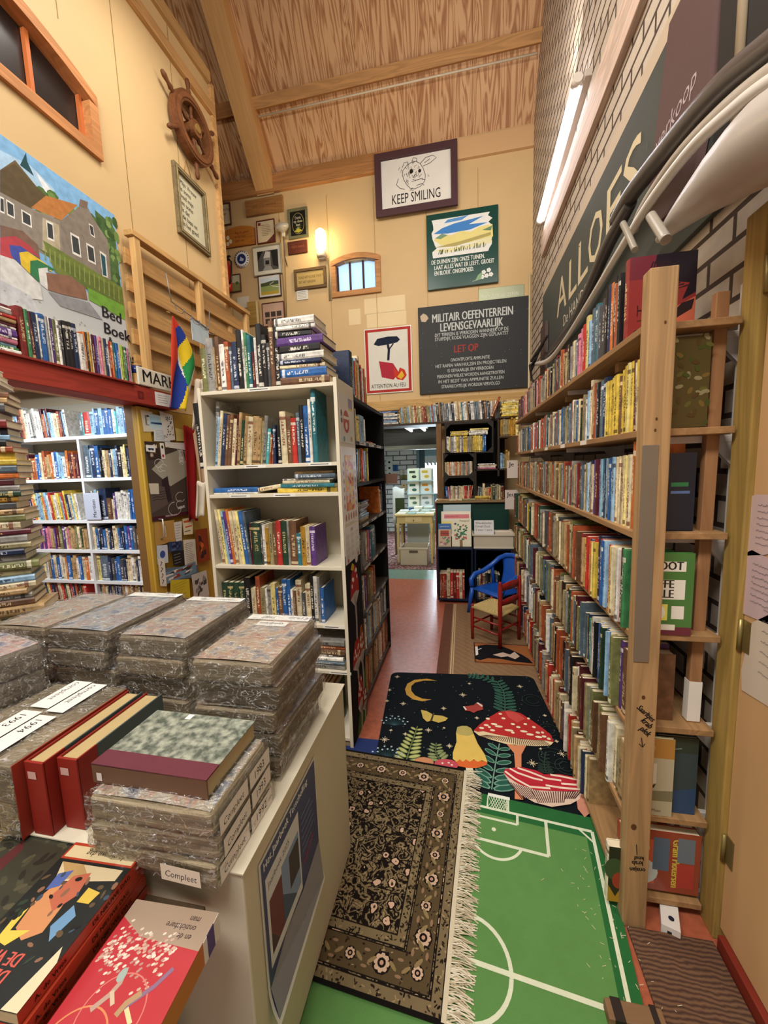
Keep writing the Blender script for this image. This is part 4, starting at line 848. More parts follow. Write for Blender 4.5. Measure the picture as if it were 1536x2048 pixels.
a=Art((0,0,0),(1,0,0),(0,0,1)); 
for s,z in (('Weekbladen',.15),('Donald Duck',.115),('3 voor 1 euro',.078)): a.text(s,.012,z,.034,'#3b3b40',1,0,fit=.17 if s!='Donald Duck' else .15)
a.build('printed_text','matte',o); tag(o,'white price card reading 3 voor 1 euro in the bin','card')
for s,px,py,zz in (('Jeug',1010,980,.19),('Je',1014,921,.17)):
    p=at(px,py,y=3.98); b=MB(); w_=.13 if s=='Jeug' else .1; b.box(p.x,p.x+w_,3.979,3.981,p.z-.0-zz,p.z,'#cdbfb4'); o=b.build('shelf_sign','matte'); a=Art((p.x,3.979,p.z-zz),(1,0,0),(0,0,1)); a.text(s,.02,zz*.66,.06,'#1e1a1a',1,.01); a.build('lettering','matte',o)
    tag(o,f"white paper sign reading {s} at the far end of right shelving",'sign')

# ================================================================== LEFT SIDE: red beam, rack, flag, door, side room
t=thing('beam_shelf','red painted beam over the side room opening carrying books','beam',(-2.12,1.5,1.96))
BZ=2.09
kid(MB().box(-2.26,-2.10,-.4,2.66,1.965,BZ-.012,'#a13a2c'),'beam','wood_y',.003); kid(MB().box(-2.26,-2.085,-.4,2.28,BZ-.012,BZ,'#8c2f26'),'ledge','paint',.002)
a=Art((-2.0995,2.30,1.985),(0,1,0),(0,0,1)); a.rect(0,.01,.05,.06,'#6d241e'); a.ell(.025,.035,.014,.014,'#7f2d25'); kid(a,'sticker','matte',0)
G='books on the red beam'
# row ends at y=2.28 (right end); colours from the photo
rb=spec('dark red:30:240,green:16:235,maroon:14:232,navy:24:235,white:7:230,blue:30:240,grey:10:235,white:7:235,purple:18:235,olive:16:235,white:12:232,dark grey:18:238,black:30:245,black:20:250,navy:26:250,white:34:205,orange:12:225,black:8:225,mustard:14:228,white:8:225,maroon:20:225,purple:16:225,white:8:222,pink:14:225,cream:16:222,navy:18:225,white:12:220,red:14:220,orange:12:220,teal:20:222,blue:20:222,cream:12:215,lime:12:220,olive:8:215,green:12:215,navy:12:215,pink:12:215,grey:6:212',.14)
tot=sum(b[1]+.0006 for b in rb)
# spread so that the first book stands at y=1.62
sc=(2.28-1.62)/tot; rb=[(n_,T*sc,h_,d_,l_) for n_,T,h_,d_,l_ in rb]
row((-2.105,1.62,BZ),PI/2,rb,'on the red beam',G)
pile((-2.10,1.36,BZ),PI/2,[('white',.016,.24,.15,0),('green',.014,.24,.15,0),('light blue',.016,.24,.15,0),('pink',.02,.24,.15,0),('white',.01,.24,.15,0),('purple',.035,.24,.15,0),('white',.012,.24,.15,0),('maroon',.016,.24,.15,.0),('tan',.018,.24,.15,0),('red',.014,.24,.15,0),('grey',.02,.235,.15,-.01),('white',.01,.235,.15,-.01),('maroon',.018,.235,.15,-.01)],'flat pile at left end of red beam',G)
# tin
o=MB().lathe([(.036,0),(.037,.004),(.036,.008),(.036,.122),(.0375,.126),(.0375,.13)],'#b98a4a',n=24).build('tin_can','gloss'); o.location=(-2.13,2.34,BZ-.0)
b=MB(); b.lathe([(.0365,.07),(.0365,.12)],'#1e2c6b',n=24); b.build('blue_band','gloss',o,label='dark blue band with a red oval')
a=Art((.0375,0,0),(0,1,0),(0,0,1)); a.ell(0,.095,.02,.015,'#e7e0d0'); a.ell(0,.095,.017,.012,'#b3282a'); a.build('oval_emblem','gloss',o); tag(o,'round food tin with dark blue band beside the beam books','tin')
# MARK sign
o=MB().box(-2.105,-2.09,2.31,2.68,BZ-.004,BZ+.115,'#d9d3bd').build('name_sign','paint',bevel=.006)
a=Art((-2.0895,2.31,BZ),(0,1,0),(0,0,1)); a.text('MARK',.03,.022,.115,'#1a1818',.78,.012,fit=.31); a.build('lettering','paint',o,label='heavy black slab letters'); tag(o,'cream sign with bold black letters MARK on the red beam','sign')
o=MB().box(-2.098,-2.096,2.45,2.62,1.975,2.065,'#e2dcd6').build('notice_paper','matte'); a=Art((-2.0955,2.45,1.975),(0,1,0),(0,0,1)); a.lines(.02,.08,.15,.015,4,'#8a8580',.002,4); a.build('handwriting','matte',o); tag(o,'white handwritten note stuck on the red beam below the sign','note')
# slatted pine rack
t=thing('slatted_rack','pine slatted rack standing above the red beam on the left wall','rack',(-2.1,3.0,2.2))
for y in (2.42,3.07,3.8): kid(MB().box(-2.155,-2.112,y,y+.05,2.092,3.06,'#cfa56b'),'post','wood_z',.002)
kid(MB().box(-2.17,-2.105,2.40,3.87,3.06,3.095,'#c99d62'),'top_rail','wood_y',.002)
for k in range(5): kid(MB().box(-2.178,-2.156,2.38,3.86,2.2+.17*k,2.30+.17*k,'#bb8f58'),'slat','wood_y',.002)
# coat hook rack in front of the slats
b=MB(); b.tube([(-2.04,2.6,2.9),(-2.04,2.63,2.72),(-2.04,3.05,2.66),(-2.04,3.08,2.82)],.004,'#8a8682')
for k in range(5):
    y=2.66+.09*k; b.tube([(-2.04,y,2.72-.01*k),(-2.02,y,2.66-.01*k),(-1.99,y+.01,2.645-.01*k),(-1.975,y+.01,2.67-.01*k)],.003,'#6f6b68',n=6)
o=b.build('hook_rack','metal'); tag(o,'thin grey wire hook rack hanging on the pine slats','hook rack')
b=MB(); b.box(-2.05,-2.045,2.84,3.05,2.52,2.68,'#b9c9cf'); o=b.build('pale_board','paint'); tag(o,'pale blue board hanging from the slatted rack behind the flag','board')
# striped flag hanging from a short pole
T0=at(343,632,x=-1.98)
b=MB(); rows=14; cols=20; names=['#c8402f','#2c3f8f','#e2c22e','#2f8a4c','#e4e0d2']
P=[]
import itertools
def flag_px(u,v):
    xl=344-10*v; xr=345.5+(46*math.sin(PI/2*min(v/.55,1)) if v<.55 else 46-13*(v-.55)/.45)
    return xl+(xr-xl)*u, 632+(182+8*u)*v
def flagpt(u,v):
    px,py=flag_px(u,v); a=at(px,py,x=-1.98); return (-1.98+.03*math.sin(u*9+v*2)*v, a.y, a.z)
rows,cols=56,40
P=[[flagpt(j/cols,i/rows) for j in range(cols+1)] for i in range(rows+1)]
def inside(p,poly):
    c=False
    for (x1,y1),(x2,y2) in zip(poly,poly[1:]+poly[:1]):
        if (y1>p[1])!=(y2>p[1]) and p[0]<(x2-x1)*(p[1]-y1)/(y2-y1)+x1: c=not c
    return c
FP=[([(351,656),(362,648),(372,672),(357,698)],names[1]),([(357,698),(372,672),(384,695),(384,704),(366,735)],names[2]),([(366,735),(384,704),(384,690),(396,700),(396,722),(370,776)],names[3]),([(357,716),(363,735),(370,768),(366,786),(354,826),(338,826),(342,790),(348,752)],names[1]),([(370,768),(382,826),(354,826)],names[2])]
def fcol(i,j):
    p=flag_px((j+.5)/cols,(i+.5)/rows)
    for poly,c in FP:
        if inside(p,poly): return c
    if p[0]<358 and p[1]<745 or p[0]<349: return names[0]
    return names[4]
b.grid(P,fcol); o=b.build('flag','cloth',solid=.0015); b2=MB(); b2.tube([(-1.985,T0.y-.01,T0.z+.02),(-2.03,T0.y+.02,T0.z+.04)],.006,'#8a6a3a'); b2.build('flag_pole','paint',o); tag(o,'five-colour striped flag hanging in folds in front of the slats','flag')
# yellow door/pinboard with posters
o=MB().box(XL,XL+.035,2.34,3.3,.0,1.955,'#b08a2e').build('door_3','paint',bevel=.003); struct(o); DX=XL+.036
MB().box(XL+.034,XL+.05,2.34,2.44,0,1.955,'#c09c3a').build('door_stile','paint',o,.003)
h=MB(); h.tube([(DX+.012,2.42,1.17),(DX+.05,2.42,1.17),(DX+.055,2.42,1.05),(DX+.012,2.42,1.02)],.006,'#b9b4a8'); h.build('door_handle','metal',o)
cnt=[0]
def pinned(c4,col,label,draw=None,X=DX+.016,cat='paper',name='pinned_paper',lift=0):
    """paper pinned on the door: c4 = photo corners TL,TR,BR,BL"""
    P=[at(*q,x=X) for q in c4]; cnt[0]+=1; X=X+.0006*cnt[0]
    dy=2.36-min(p.y for p in P)
    if dy>0:
        for p in P: p.y+=dy
    b=MB(); F=[(X,p.y,p.z) for p in P][::-1]; B=[(X-.0004,p.y,p.z) for p in P]; b.face(F,col); b.face(B,col); o=b.build(name,'matte')
    if draw:
        yl=(P[0].y+P[3].y)/2; yr=(P[1].y+P[2].y)/2; zb=(P[2].z+P[3].z)/2; zt=(P[0].z+P[1].z)/2
        a=Art((X,yl,zb),(0,1,0),(0,0,1)); draw(a,yr-yl,zt-zb); a.build('print','matte',o)
    tag(o,label,cat); return o
def R4(x0,y0,x1,y1,s=0,sl=.16):   # near-rectangle following the wall's perspective
    return ((x0,y0),(x1,y0+(x1-x0)*sl*0),(x1,y1),(x0,y1))
def dr_face(a,w,h): a.rect(w*.25,h*.3,w*.75,h*.8,'#8a8780'); a.ell(w*.5,h*.65,w*.12,h*.1,'#cfc9bb'); a.rect(w*.4,h*.35,w*.6,h*.55,'#dcd6c8'); a.ell(w*.5,h*.76,w*.11,h*.04,'#222'+'222')
def dr_bike(a,w,h): a.rect(w*.05,h*.3,w*.95,h*.85,'#a9cbdc'); a.poly([(w*.1,h*.35),(w*.9,h*.35),(w*.9,h*.5),(w*.1,h*.45)],'#2b3d63'); a.ell(w*.7,h*.7,w*.09,h*.09,'#e9d24f')
def dr_lines(n=8,c='#55504a'): return lambda a,w,h: a.lines(w*.12,h*.9,w*.9,h*.1,n,c,h*.012,n)
def dr_dots(a,w,h):
    r=random.Random(2)
    for k in range(30): a.ell(r.uniform(.1,.9)*w,r.uniform(.1,.85)*h,w*.04,h*.025,'#24222a',7)
def dr_photo(cs,seed=0):
    def f(a,w,h):
        r=random.Random(seed); a.rect(w*.04,h*.05,w*.96,h*.95,cs[0])
        for k in range(14):
            x=r.uniform(.1,.7)*w; y=r.uniform(.1,.7)*h; a.poly([(x,y),(x+r.uniform(.1,.25)*w,y+r.uniform(-.05,.1)*h),(x+r.uniform(.1,.25)*w,y+r.uniform(.1,.25)*h),(x+.02*w,y+r.uniform(.1,.2)*h)],r.choice(cs[1:]))
    return f
pinned(((268,818),(292,822),(302,862),(275,862)),'#d8cfb8','cream leaflet with a portrait, top left on the yellow door',dr_face)
pinned(((296,826),(330,834),(336,860),(299,858)),'#c3d6dc','blue sailing leaflet near the top of the yellow door',dr_bike)
pinned(((307,858),(338,858),(340,884),(308,882)),'#cfd3d3','printed notice below the blue sailing leaflet',dr_lines(7))
pinned(((318,822),(344,830),(350,880),(330,882)),'#dfdbd2','white leaflet scattered with black marks on the door',dr_dots)
pinned(((350,856),(366,860),(367,882),(352,882)),'#d9c773','small yellow note right of the dotted leaflet')
def dr_fest(a,w,h):
    a.rect(0,0,w,h*.05,'#4a1a26'); a.poly([(w*.1,h*.7),(w*.45,h*.9),(w*.9,h),(w,h*.6),(w*.5,h*.45)],'#a59f8c')
    a.poly([(w*.3,h*.55),(w*.45,h*.6),(w*.5,h*.25),(w*.3,h*.2)],'#33242a'); a.poly([(0,h*.5),(w*.35,h*.45),(w*.4,h*.2),(0,h*.1)],'#5e5048')
    for k,(cx_,cy_,r1) in enumerate(((.28,.78,.1),(.38,.72,.08),(.3,.7,.06),(.72,.28,.12),(.7,.17,.1),(.55,.12,.16))): a.arc(w*cx_,h*cy_,w*r1,.3*k,.3*k+4.8,.0028,'#e8e4de',18,ry=h*r1*.6)
    for k in range(4): a.line([(w*(.06+.09*j),h*(.38-.035*k+.012*(j%2))) for j in range(5)],.0028,'#171214')
    a.line([(w*.75,h*.98),(w*.95,h*.96),(w*.97,h*.82),(w*.85,h*.76),(w*.76,h*.8)],.0028,'#eceae4')
    for s,z in (('13',.93),('-22',.885),('JUNI',.84),('2025',.795)): a.text(s,w*.78,h*z,.03,'#f0eee8',.8,.03)
    a.text('OEROL',w*.62,h*.1,.026,'#e8e4de',1,.03,rot=.1)
    a.text('TERSCHELLING',w*.3,h*.02,.018,'#c9bfb8',1,.02)
pinned(((285,893),(371,898),(379,1026),(301,1045)),'#4c4038','tall dark festival poster dated juni 2025 on the yellow door',dr_fest,cat='poster',name='poster')
pinned(((282,882),(308,884),(318,918),(292,920)),'#3a2c26','small dark photo card above the festival poster',dr_photo(['#3a2c26','#cfc7b8','#8a6a4a'],3))
pinned(((328,884),(369,886),(369,900),(330,894)),'#e4e0d6','white paper strip taped above the festival poster',dr_lines(2))
pinned(((318,886),(326,886),(330,918),(322,918)),'#e6e2d8','playing card with a red and a black mark on the poster',lambda a,w,h:(a.ell(w*.5,h*.75,w*.25,h*.1,'#222222'),a.ell(w*.5,h*.2,w*.25,h*.1,'#b02a2a')))
pinned(((279,968),(300,968),(301,990),(283,990)),'#cfc6b0','blank cream note left of the festival poster')
pinned(((306,1045),(346,1040),(348,1083),(308,1092)),'#b98f4c','brown paper envelope under the festival poster',lambda a,w,h:a.rect(w*.45,h*.3,w*.55,h*.8,'#d9c9a0'))
pinned(((346,1045),(362,1042),(362,1082),(350,1084)),'#d8d2c6','narrow white slip right of the brown envelope',dr_lines(6))
pinned(((363,1038),(384,1034),(384,1068),(366,1070)),'#d9cba4','leaflet with orange stripes right of the narrow slip',lambda a,w,h:(a.rect(w*.1,h*.75,w*.8,h*.87,'#c9502c'),a.rect(w*.2,h*.45,w*.9,h*.52,'#c9502c'),a.rect(w*.1,h*.2,w*.7,h*.25,'#555555')))
pinned(((308,1092),(330,1090),(332,1126),(310,1130)),'#c6cbd2','pale leaflet with a blue flower on the lower door',lambda a,w,h:a.ell(w*.5,h*.5,w*.25,h*.2,'#3c4f8f'))
pinned(((334,1084),(362,1082),(363,1100),(336,1104)),'#34405e','dark blue postcard on the lower door',dr_photo(['#34405e','#55638a','#1e2740'],6))
pinned(((341,1104),(366,1100),(368,1128),(345,1132)),'#241f1e','black business card with white lines on the lower door',dr_lines(4,'#cfc9be'))
pinned(((364,1080),(388,1078),(392,1130),(368,1134)),'#cfc7b4','cream letter with long text on the lower door',dr_lines(12))
pinned(((388,1060),(412,1056),(418,1120),(394,1126)),'#8a3a1c','red and orange sunset poster at the door right edge',dr_photo(['#8a3a1c','#c9652a','#3a2420'],8),cat='poster',name='poster')
pinned(((315,1138),(392,1130),(393,1154),(316,1164)),'#5d6b78','wide coastal photo postcard low on the yellow door',dr_photo(['#6c8494','#8a3f2c','#d8cfc0','#3a332e'],9))
pinned(((338,1160),(376,1158),(378,1196),(338,1196)),'#c9b22e','bright yellow notice low on the door',dr_lines(6,'#7a6a20'))
pinned(((380,1150),(410,1140),(416,1190),(386,1200)),'#bdb6aa','grey photo flyer low at the door right edge',dr_photo(['#bdb6aa','#4a443e','#8a8278'],12))
pinned(((263,888),(284,890),(284,904),(264,902)),'#e6e4de','small white card with a car drawing on the door frame',lambda a,w,h:(a.rect(w*.2,h*.3,w*.8,h*.55,'#3a4a66'),a.ell(w*.35,h*.3,w*.08,h*.1,'#222222'),a.ell(w*.7,h*.3,w*.08,h*.1,'#222222')),X=DX+.016)
pinned(((282,1126),(297,1128),(302,1184),(288,1184)),'#dcd6c6','narrow strip of black dancing figures on the door frame',lambda a,w,h:[a.line([(w*.3,h*(.1+.22*k)),(w*.6,h*(.2+.22*k)),(w*.4,h*(.25+.22*k))],.006,'#1d1a1a') for k in range(4)],X=DX+.016)
# shirt and white cloth hanging between door and bookcase
def drape(c4,col,name,label,X,amp=.02,seed=0,cols=14,rows=12,cf=None):
    P=[at(*q,x=X) for q in c4]; r=random.Random(seed); ph=r.random()*6; G_=[]
    for i in range(rows+1):
        v=i/rows; L_=P[0].lerp(P[3],v); R_=P[1].lerp(P[2],v); G_.append([ (X+amp*math.sin(j/cols*9+ph+v*1.5), (L_.lerp(R_,j/cols)).y, (L_.lerp(R_,j/cols)).z+.01*math.sin(j*1.3)) for j in range(cols+1)])
    b=MB(); b.grid(G_,cf or col); o=b.build(name,'cloth',solid=.002); tag(o,label,'cloth'); return o
o=drape(((364,852),(392,855),(398,1040),(376,1040)),'#8c1f1e','red_shirt','red shirt with a white ring hanging beside the yellow door',-2.12,.012,1)
drape(((392,760),(408,760),(402,860),(380,858)),'#d6c8b4','white_garment','white garment sleeve hanging above the red shirt',-2.0,.02,2)
drape(((385,860),(400,880),(416,960),(402,975)),'#c9a888','pale_garment','pale pinkish sleeve hanging in front of the red shirt',-1.98,.02,3)
drape(((390,965),(412,962),(412,1030),(392,1036)),'#ddd3bd','cream_cloth','cream cloth bag hanging low beside the bookcase',-1.97,.02,4)
# side room shelving
SX0,SX1,SY=-4.35,-2.42,3.02
SZ=[1.86,1.475,1.085,.80,.50,.27]
t=thing('bookcase','large white bookcase in the side room seen through the opening','bookcase',((SX0+SX1)/2,SY,0))
for x in (SX0,-3.46,SX1-.02): kid(MB().box(x,x+.025,SY,SY+.28,0,1.86 if x==-3.46 else 2.2,'#dfe3e4'),'side_panel','paint')
for z in SZ: kid(MB().box(SX0,SX1,SY+.001,SY+.28,z-.03,z,'#e3e6e6'),'shelf','paint')
kid(MB().box(SX0,SX1,SY+.28,SY+.29,0,2.2,'#9a9384'),'back_panel','paint')
G='books in the side room bookcase'
LN=['side room, top shelf','side room, second shelf','side room, third shelf','side room, fourth shelf','side room, fifth shelf','side room, lowest shelf']
def srow(i,side,pal,T,Hh,lean=0,explicit=None):
    x0=SX0+.03 if side=='l' else -3.43; L_=(-3.47-x0) if side=='l' else (SX1-.03-x0)
    bs=(explicit or [])+[]
    used=sum(b[1]+.001 for b in bs); bs=bs+rand_books(L_-used-(.09 if lean else .01),pal,T,Hh,.17,lean)
    row((x0,SY+.02,SZ[i]),0,bs,f"{'left half' if side=='l' else 'right half'} of {LN[i]}",G)
srow(0,'l','white,rust,cream,maroon,grey,light blue,white',(.02,.04),(.22,.28),-4)
srow(0,'r','light blue,blue,turquoise,light blue,white,blue',(.016,.04),(.2,.24),0,spec('slate:30:200,turquoise:14:210,red:70:210,light blue:40:210'))
srow(1,'l','rust,orange,cream,tan,white,maroon,blue,light blue',(.018,.035),(.2,.27))
srow(1,'r','white,navy,cream,light blue,black,black,tan,pale yellow',(.016,.034),(.24,.3),0,spec('slate:60:300,light blue:14:260,navy:50:300,blue:40:290,black:20:250'))
srow(2,'l','navy,light blue,red,white,yellow,cream,orange,light blue,pale yellow',(.014,.03),(.22,.29),-6)
srow(2,'r','light blue,blue,white,white,purple,navy',(.018,.034),(.24,.28),0,spec('maroon:24:260,white:20:270,dark grey:20:240,light blue:30:280,pale yellow:16:270,navy:80:290,brown:50:200,cream:24:190'))
srow(3,'l','cream,maroon,tan,purple,olive,tan,dark green,pink',(.018,.034),(.19,.23))
srow(3,'r','dark grey,navy,black,purple,tan,brown,cream,pink,blue,black',(.018,.036),(.19,.23))
srow(4,'l','white,orange,blue,cream,tan,tan,pale yellow,black',(.02,.045),(.21,.25))
srow(4,'r','navy,cream,blue,yellow,slate,white,tan,light blue,dark grey',(.02,.04),(.2,.25),0,spec('pale yellow:40:240,slate:90:240,navy:30:230'))
srow(5,'l','cream,red,navy,rust,pale yellow,dark green,maroon',(.02,.045),(.17,.2),-5)
srow(5,'r','cream,tan,dark grey,white,khaki,navy,brown',(.014,.03),(.17,.2))
o=MB().box(-3.45,-3.28,SY-.01,SY-.006,1.09,1.34,'#b9c0d0').build('shelf_sign','matte'); a=Art((-3.45,SY-.0105,1.09),(1,0,0),(0,0,1)); a.text('Maritiem',.125,.02,.055,'#1e1e24',.85,.0,rot=PI/2); a.build('lettering','matte',o); tag(o,'grey-blue sign reading Maritiem upright on the side room shelf','sign')
# tall stack of books at the left edge
G='books in the tall stack at the left edge'
r=random.Random(11); st=[]
cols_='tan,cream,cream,tan,khaki,tan,brown,grey,tan,cream,light blue,khaki,olive,grey,navy,khaki,grey,maroon,cream,olive,tan,dark grey,mustard,dark green,grey,maroon,orange,slate,yellow,yellow,rust,black,light blue,black,dark red,dark red,dark grey,tan,brown,cream,white,cream,white,cream,white,cream'.split(',')
zz=.70; 
for i,c in enumerate(cols_):
    T=r.uniform(.02,.033) if i>5 else r.uniform(.035,.05)
    st.append((c,T,.24+r.uniform(-.02,.02),.17,-.24+r.uniform(-.012,.012)-(.00 if i<30 else .003*(i-30)))); zz+=T
    if zz>1.93: break
pile((-1.80,1.30,.72),math.radians(38),st,'tall stack, left edge of view',G)
o=MB().box(-2.15,-1.6,.95,1.5,.68,.72,'#5c4630').build('side_table','wood_x',bevel=.003)
for x,y in ((-2.11,.99),(-1.64,.99),(-2.11,1.46),(-1.64,1.46)): MB().box(x-.02,x+.02,y-.02,y+.02,0,.68,'#5c4630').build('leg','wood_z',o)
tag(o,'small dark table under the tall stack of books at left','table')

# ================================================================== THINGS ON THE BACK WALL
def ext(TL,BR,y=None,x=None):
    a=at(*TL,x=x,y=y); b=at(*BR,x=x,y=y); return a,b
def picture(name,cat,label,TL,BR,fcol,fw,inner,draw,Y=YB-.01,depth=.02,mat='wood_x',arch=0,mount=None):
    a,b=ext(TL,BR,y=Y); x0,x1,z0,z1=a.x,b.x,b.z,a.z; w,h=x1-x0,z1-z0
    m=MB(); 
    if fw:
        m.box(x0,x1,Y-depth,Y,z0,z0+fw,fcol); m.box(x0,x1,Y-depth,Y,z1-fw,z1,fcol); m.box(x0,x0+fw,Y-depth,Y,z0+fw,z1-fw,fcol); m.box(x1-fw,x1,Y-depth,Y,z0+fw,z1-fw,fcol)
        o=m.build(name,mat,bevel=.003)
        p=MB().box(x0+fw,x1-fw,Y-.006,Y-.002,z0+fw,z1-fw,inner).build('picture_panel','matte',o); k=Art((x0+fw,Y-.0062,z0+fw),(1,0,0),(0,0,1)); w-=2*fw; h-=2*fw
    else:
        if arch:
            pts=[(x0,z0),(x1,z0),(x1,z1-arch*.9)]+[(x1-(x1-x0)*(.1+.8*i/10),z1-arch*.5+arch*.5*math.sin(PI*i/10)) for i in range(11)]+[(x0,z1-arch*.9)]
            F=[(x,Y-depth,z) for x,z in pts]; B=[(x,Y,z) for x,z in pts]; i0=m.add(F+B); n=len(pts); m.fi([i0+k for k in range(n)],inner); m.fi([i0+n+k for k in range(n)][::-1],inner)
            for k in range(n): m.fi([i0+k,i0+n+k,i0+n+(k+1)%n,i0+(k+1)%n],fcol)
        else: m.box(x0,x1,Y-depth,Y,z0,z1,inner)
        o=m.build(name,mat,bevel=.004 if not arch else 0); k=Art((x0,Y-depth,z0),(1,0,0),(0,0,1))
    draw(k,w,h); k.build('print','matte',o); return tag(o,label,cat)
def words(L,col,size=.05,x=.12,sx=.8,top=.85,step=.16,bold=0,al='LEFT'):
    return lambda a,w,h:[a.text(s,w*(x if al=='LEFT' else .5),h*(top-step*i),size,col,sx,bold,al) for i,s in enumerate(L)]
# KEEP SMILING
def dks(a,w,h):
    c='#2a2624'; cx,cy=w*.47,h*.6
    def sk(pts,lw=.006): a.line([(cx+x*w,cy+y*h) for x,y in pts],lw,c)
    sk([(-.16,.05),(-.15,.15),(-.1,.22),(-.04,.27),(.04,.28),(.1,.22),(.14,.12),(.17,-.02),(.16,-.14),(.1,-.23),(.02,-.26),(-.05,-.24),(-.1,-.15),(-.14,-.05),(-.16,.05)])
    sk([(-.16,.2),(-.13,.3),(-.08,.3),(-.07,.22)]); sk([(-.02,.28),(0,.36),(.05,.34),(.05,.27)]); sk([(.1,.22),(.18,.32),(.28,.34),(.33,.28),(.24,.2),(.14,.16)]); sk([(.16,.22),(.24,.28)])
    sk([(-.22,.0),(-.25,-.12),(-.2,-.2),(-.13,-.24)]); sk([(.02,-.1),(.1,-.08),(.17,-.12)]); sk([(.04,-.2),(.12,-.18),(.15,-.22)]); a.ell(cx-.03*w,cy+.1*h,.022,.026,c,10); a.ell(cx+.09*w,cy+.08*h,.018,.02,c,10)
    r=random.Random(4)
    for k in range(46):
        x=r.gauss(-.02,.09); y=r.gauss(.04,.12); sk([(x,y),(x+r.uniform(-.02,.02),y+r.uniform(-.05,.05)),(x+r.uniform(-.03,.03),y+r.uniform(-.05,.05))],.004)
    a.text('KEEP SMILING',w*.14,h*.09,.15,c,.84,0,fit=w*.7)
picture('sign_board','sign','white KEEP SMILING board with an ink drawn animal head, purple-brown frame',(749,313),(916,412),'#4f3438',.075,'#e9e5da',dks,depth=.035,mat='paint',Y=YB-.052)
# green dunes sign
def ddu(a,w,h):
    jag=lambda y0,y1,c,ph:None
    r=random.Random(8); L=[]; Rr=[]
    for k in range(13):
        y=h*(.42+.5*k/12); L.append((w*(.07+r.uniform(0,.07)),y)); Rr.append((w*(.93-r.uniform(0,.07)),y))
    a.poly(L+Rr[::-1],'#e8e9e2')
    a.poly([(w*.22,h*.80),(w*.4,h*.84),(w*.8,h*.88),(w*.6,h*.8),(w*.86,h*.79),(w*.62,h*.73),(w*.3,h*.72),(w*.1,h*.74)],'#4a86c8'); a.poly([(w*.3,h*.9),(w*.6,h*.92),(w*.5,h*.87),(w*.25,h*.86)],'#5f97cf')
    a.poly([(w*.1,h*.66),(w*.2,h*.72),(w*.35,h*.69),(w*.5,h*.73),(w*.62,h*.7),(w*.75,h*.75),(w*.92,h*.76),(w*.93,h*.6),(w*.6,h*.56),(w*.2,h*.58)],'#e6d98c')
    a.poly([(w*.12,h*.68),(w*.22,h*.73),(w*.3,h*.7),(w*.2,h*.66)],'#7d9a7c'); a.poly([(w*.78,h*.7),(w*.92,h*.74),(w*.9,h*.68)],'#6f8f6a')
    a.poly([(w*.1,h*.56),(w*.5,h*.6),(w*.9,h*.66),(w*.9,h*.62),(w*.4,h*.54)],'#b5a86a'); a.poly([(w*.1,h*.52),(w*.6,h*.54),(w*.92,h*.6),(w*.9,h*.52),(w*.3,h*.47)],'#e9e2b0')
    for k in range(46):
        x=w*r.uniform(.14,.86); y=h*(.455+.03*(x/w)); a.line([(x,y),(x+r.uniform(-.01,.02),y+h*r.uniform(.03,.07))],.007,r.choice(['#5c6a45','#7f8a5c','#4a5638']))
    for s,x,y in (('DE DUINEN ZIJN ONZE TUINEN.',.06,.335),('LAAT ALLES WAT ER LEEFT. GROEIT',.1,.26),('EN BLOEIT. ONGEMOEID.',.1,.185)): a.text(s,w*x,h*y,.068,'#e7eae2',.66,.014,fit=w*{.06:.75}.get(x,.84 if 'LAAT' in s else .56))
    for x,y in ((.8,.15),(.87,.17),(.84,.1),(.9,.11),(.78,.09)): 
        for q in range(5): a.ell(w*x+.014*math.cos(q*1.26),h*y+.014*math.sin(q*1.26),.012,.012,'#eef0e8',8)
    a.poly([(w*.68,h*.05),(w*.72,h*.12),(w*.78,h*.16),(w*.77,h*.08)],'#8fb58a'); a.line([(w*.64,h*.045),(w*.78,h*.07)],.006,'#b5cfae')
picture('sign_board','sign','dark green enamel dune sign with painted landscape and white blossoms',(853,434),(996,566),'#0f4a3c',0,'#10443a',ddu,depth=.03,mat='gloss')
picture('sign_board','sign','narrow grey-green metal sign partly behind the black military sign',(957,579),(1048,620),'#9a9c80',0,'#93987c',lambda a,w,h:(a.ell(w*.08,h*.72,.015,.022,'#d8dacb'),a.text('VOGELBROEDTERREIN',w*.14,h*.6,.058,'#dfe0d0',.72,.005,fit=w*.74),a.text('verboden toegang',w*.14,h*.38,.034,'#c9cbb8',.8),a.text('van 15 maart tot 15 augustus',w*.14,h*.22,.034,'#c9cbb8',.8)),Y=YB-.002,depth=.006,mat='metal')
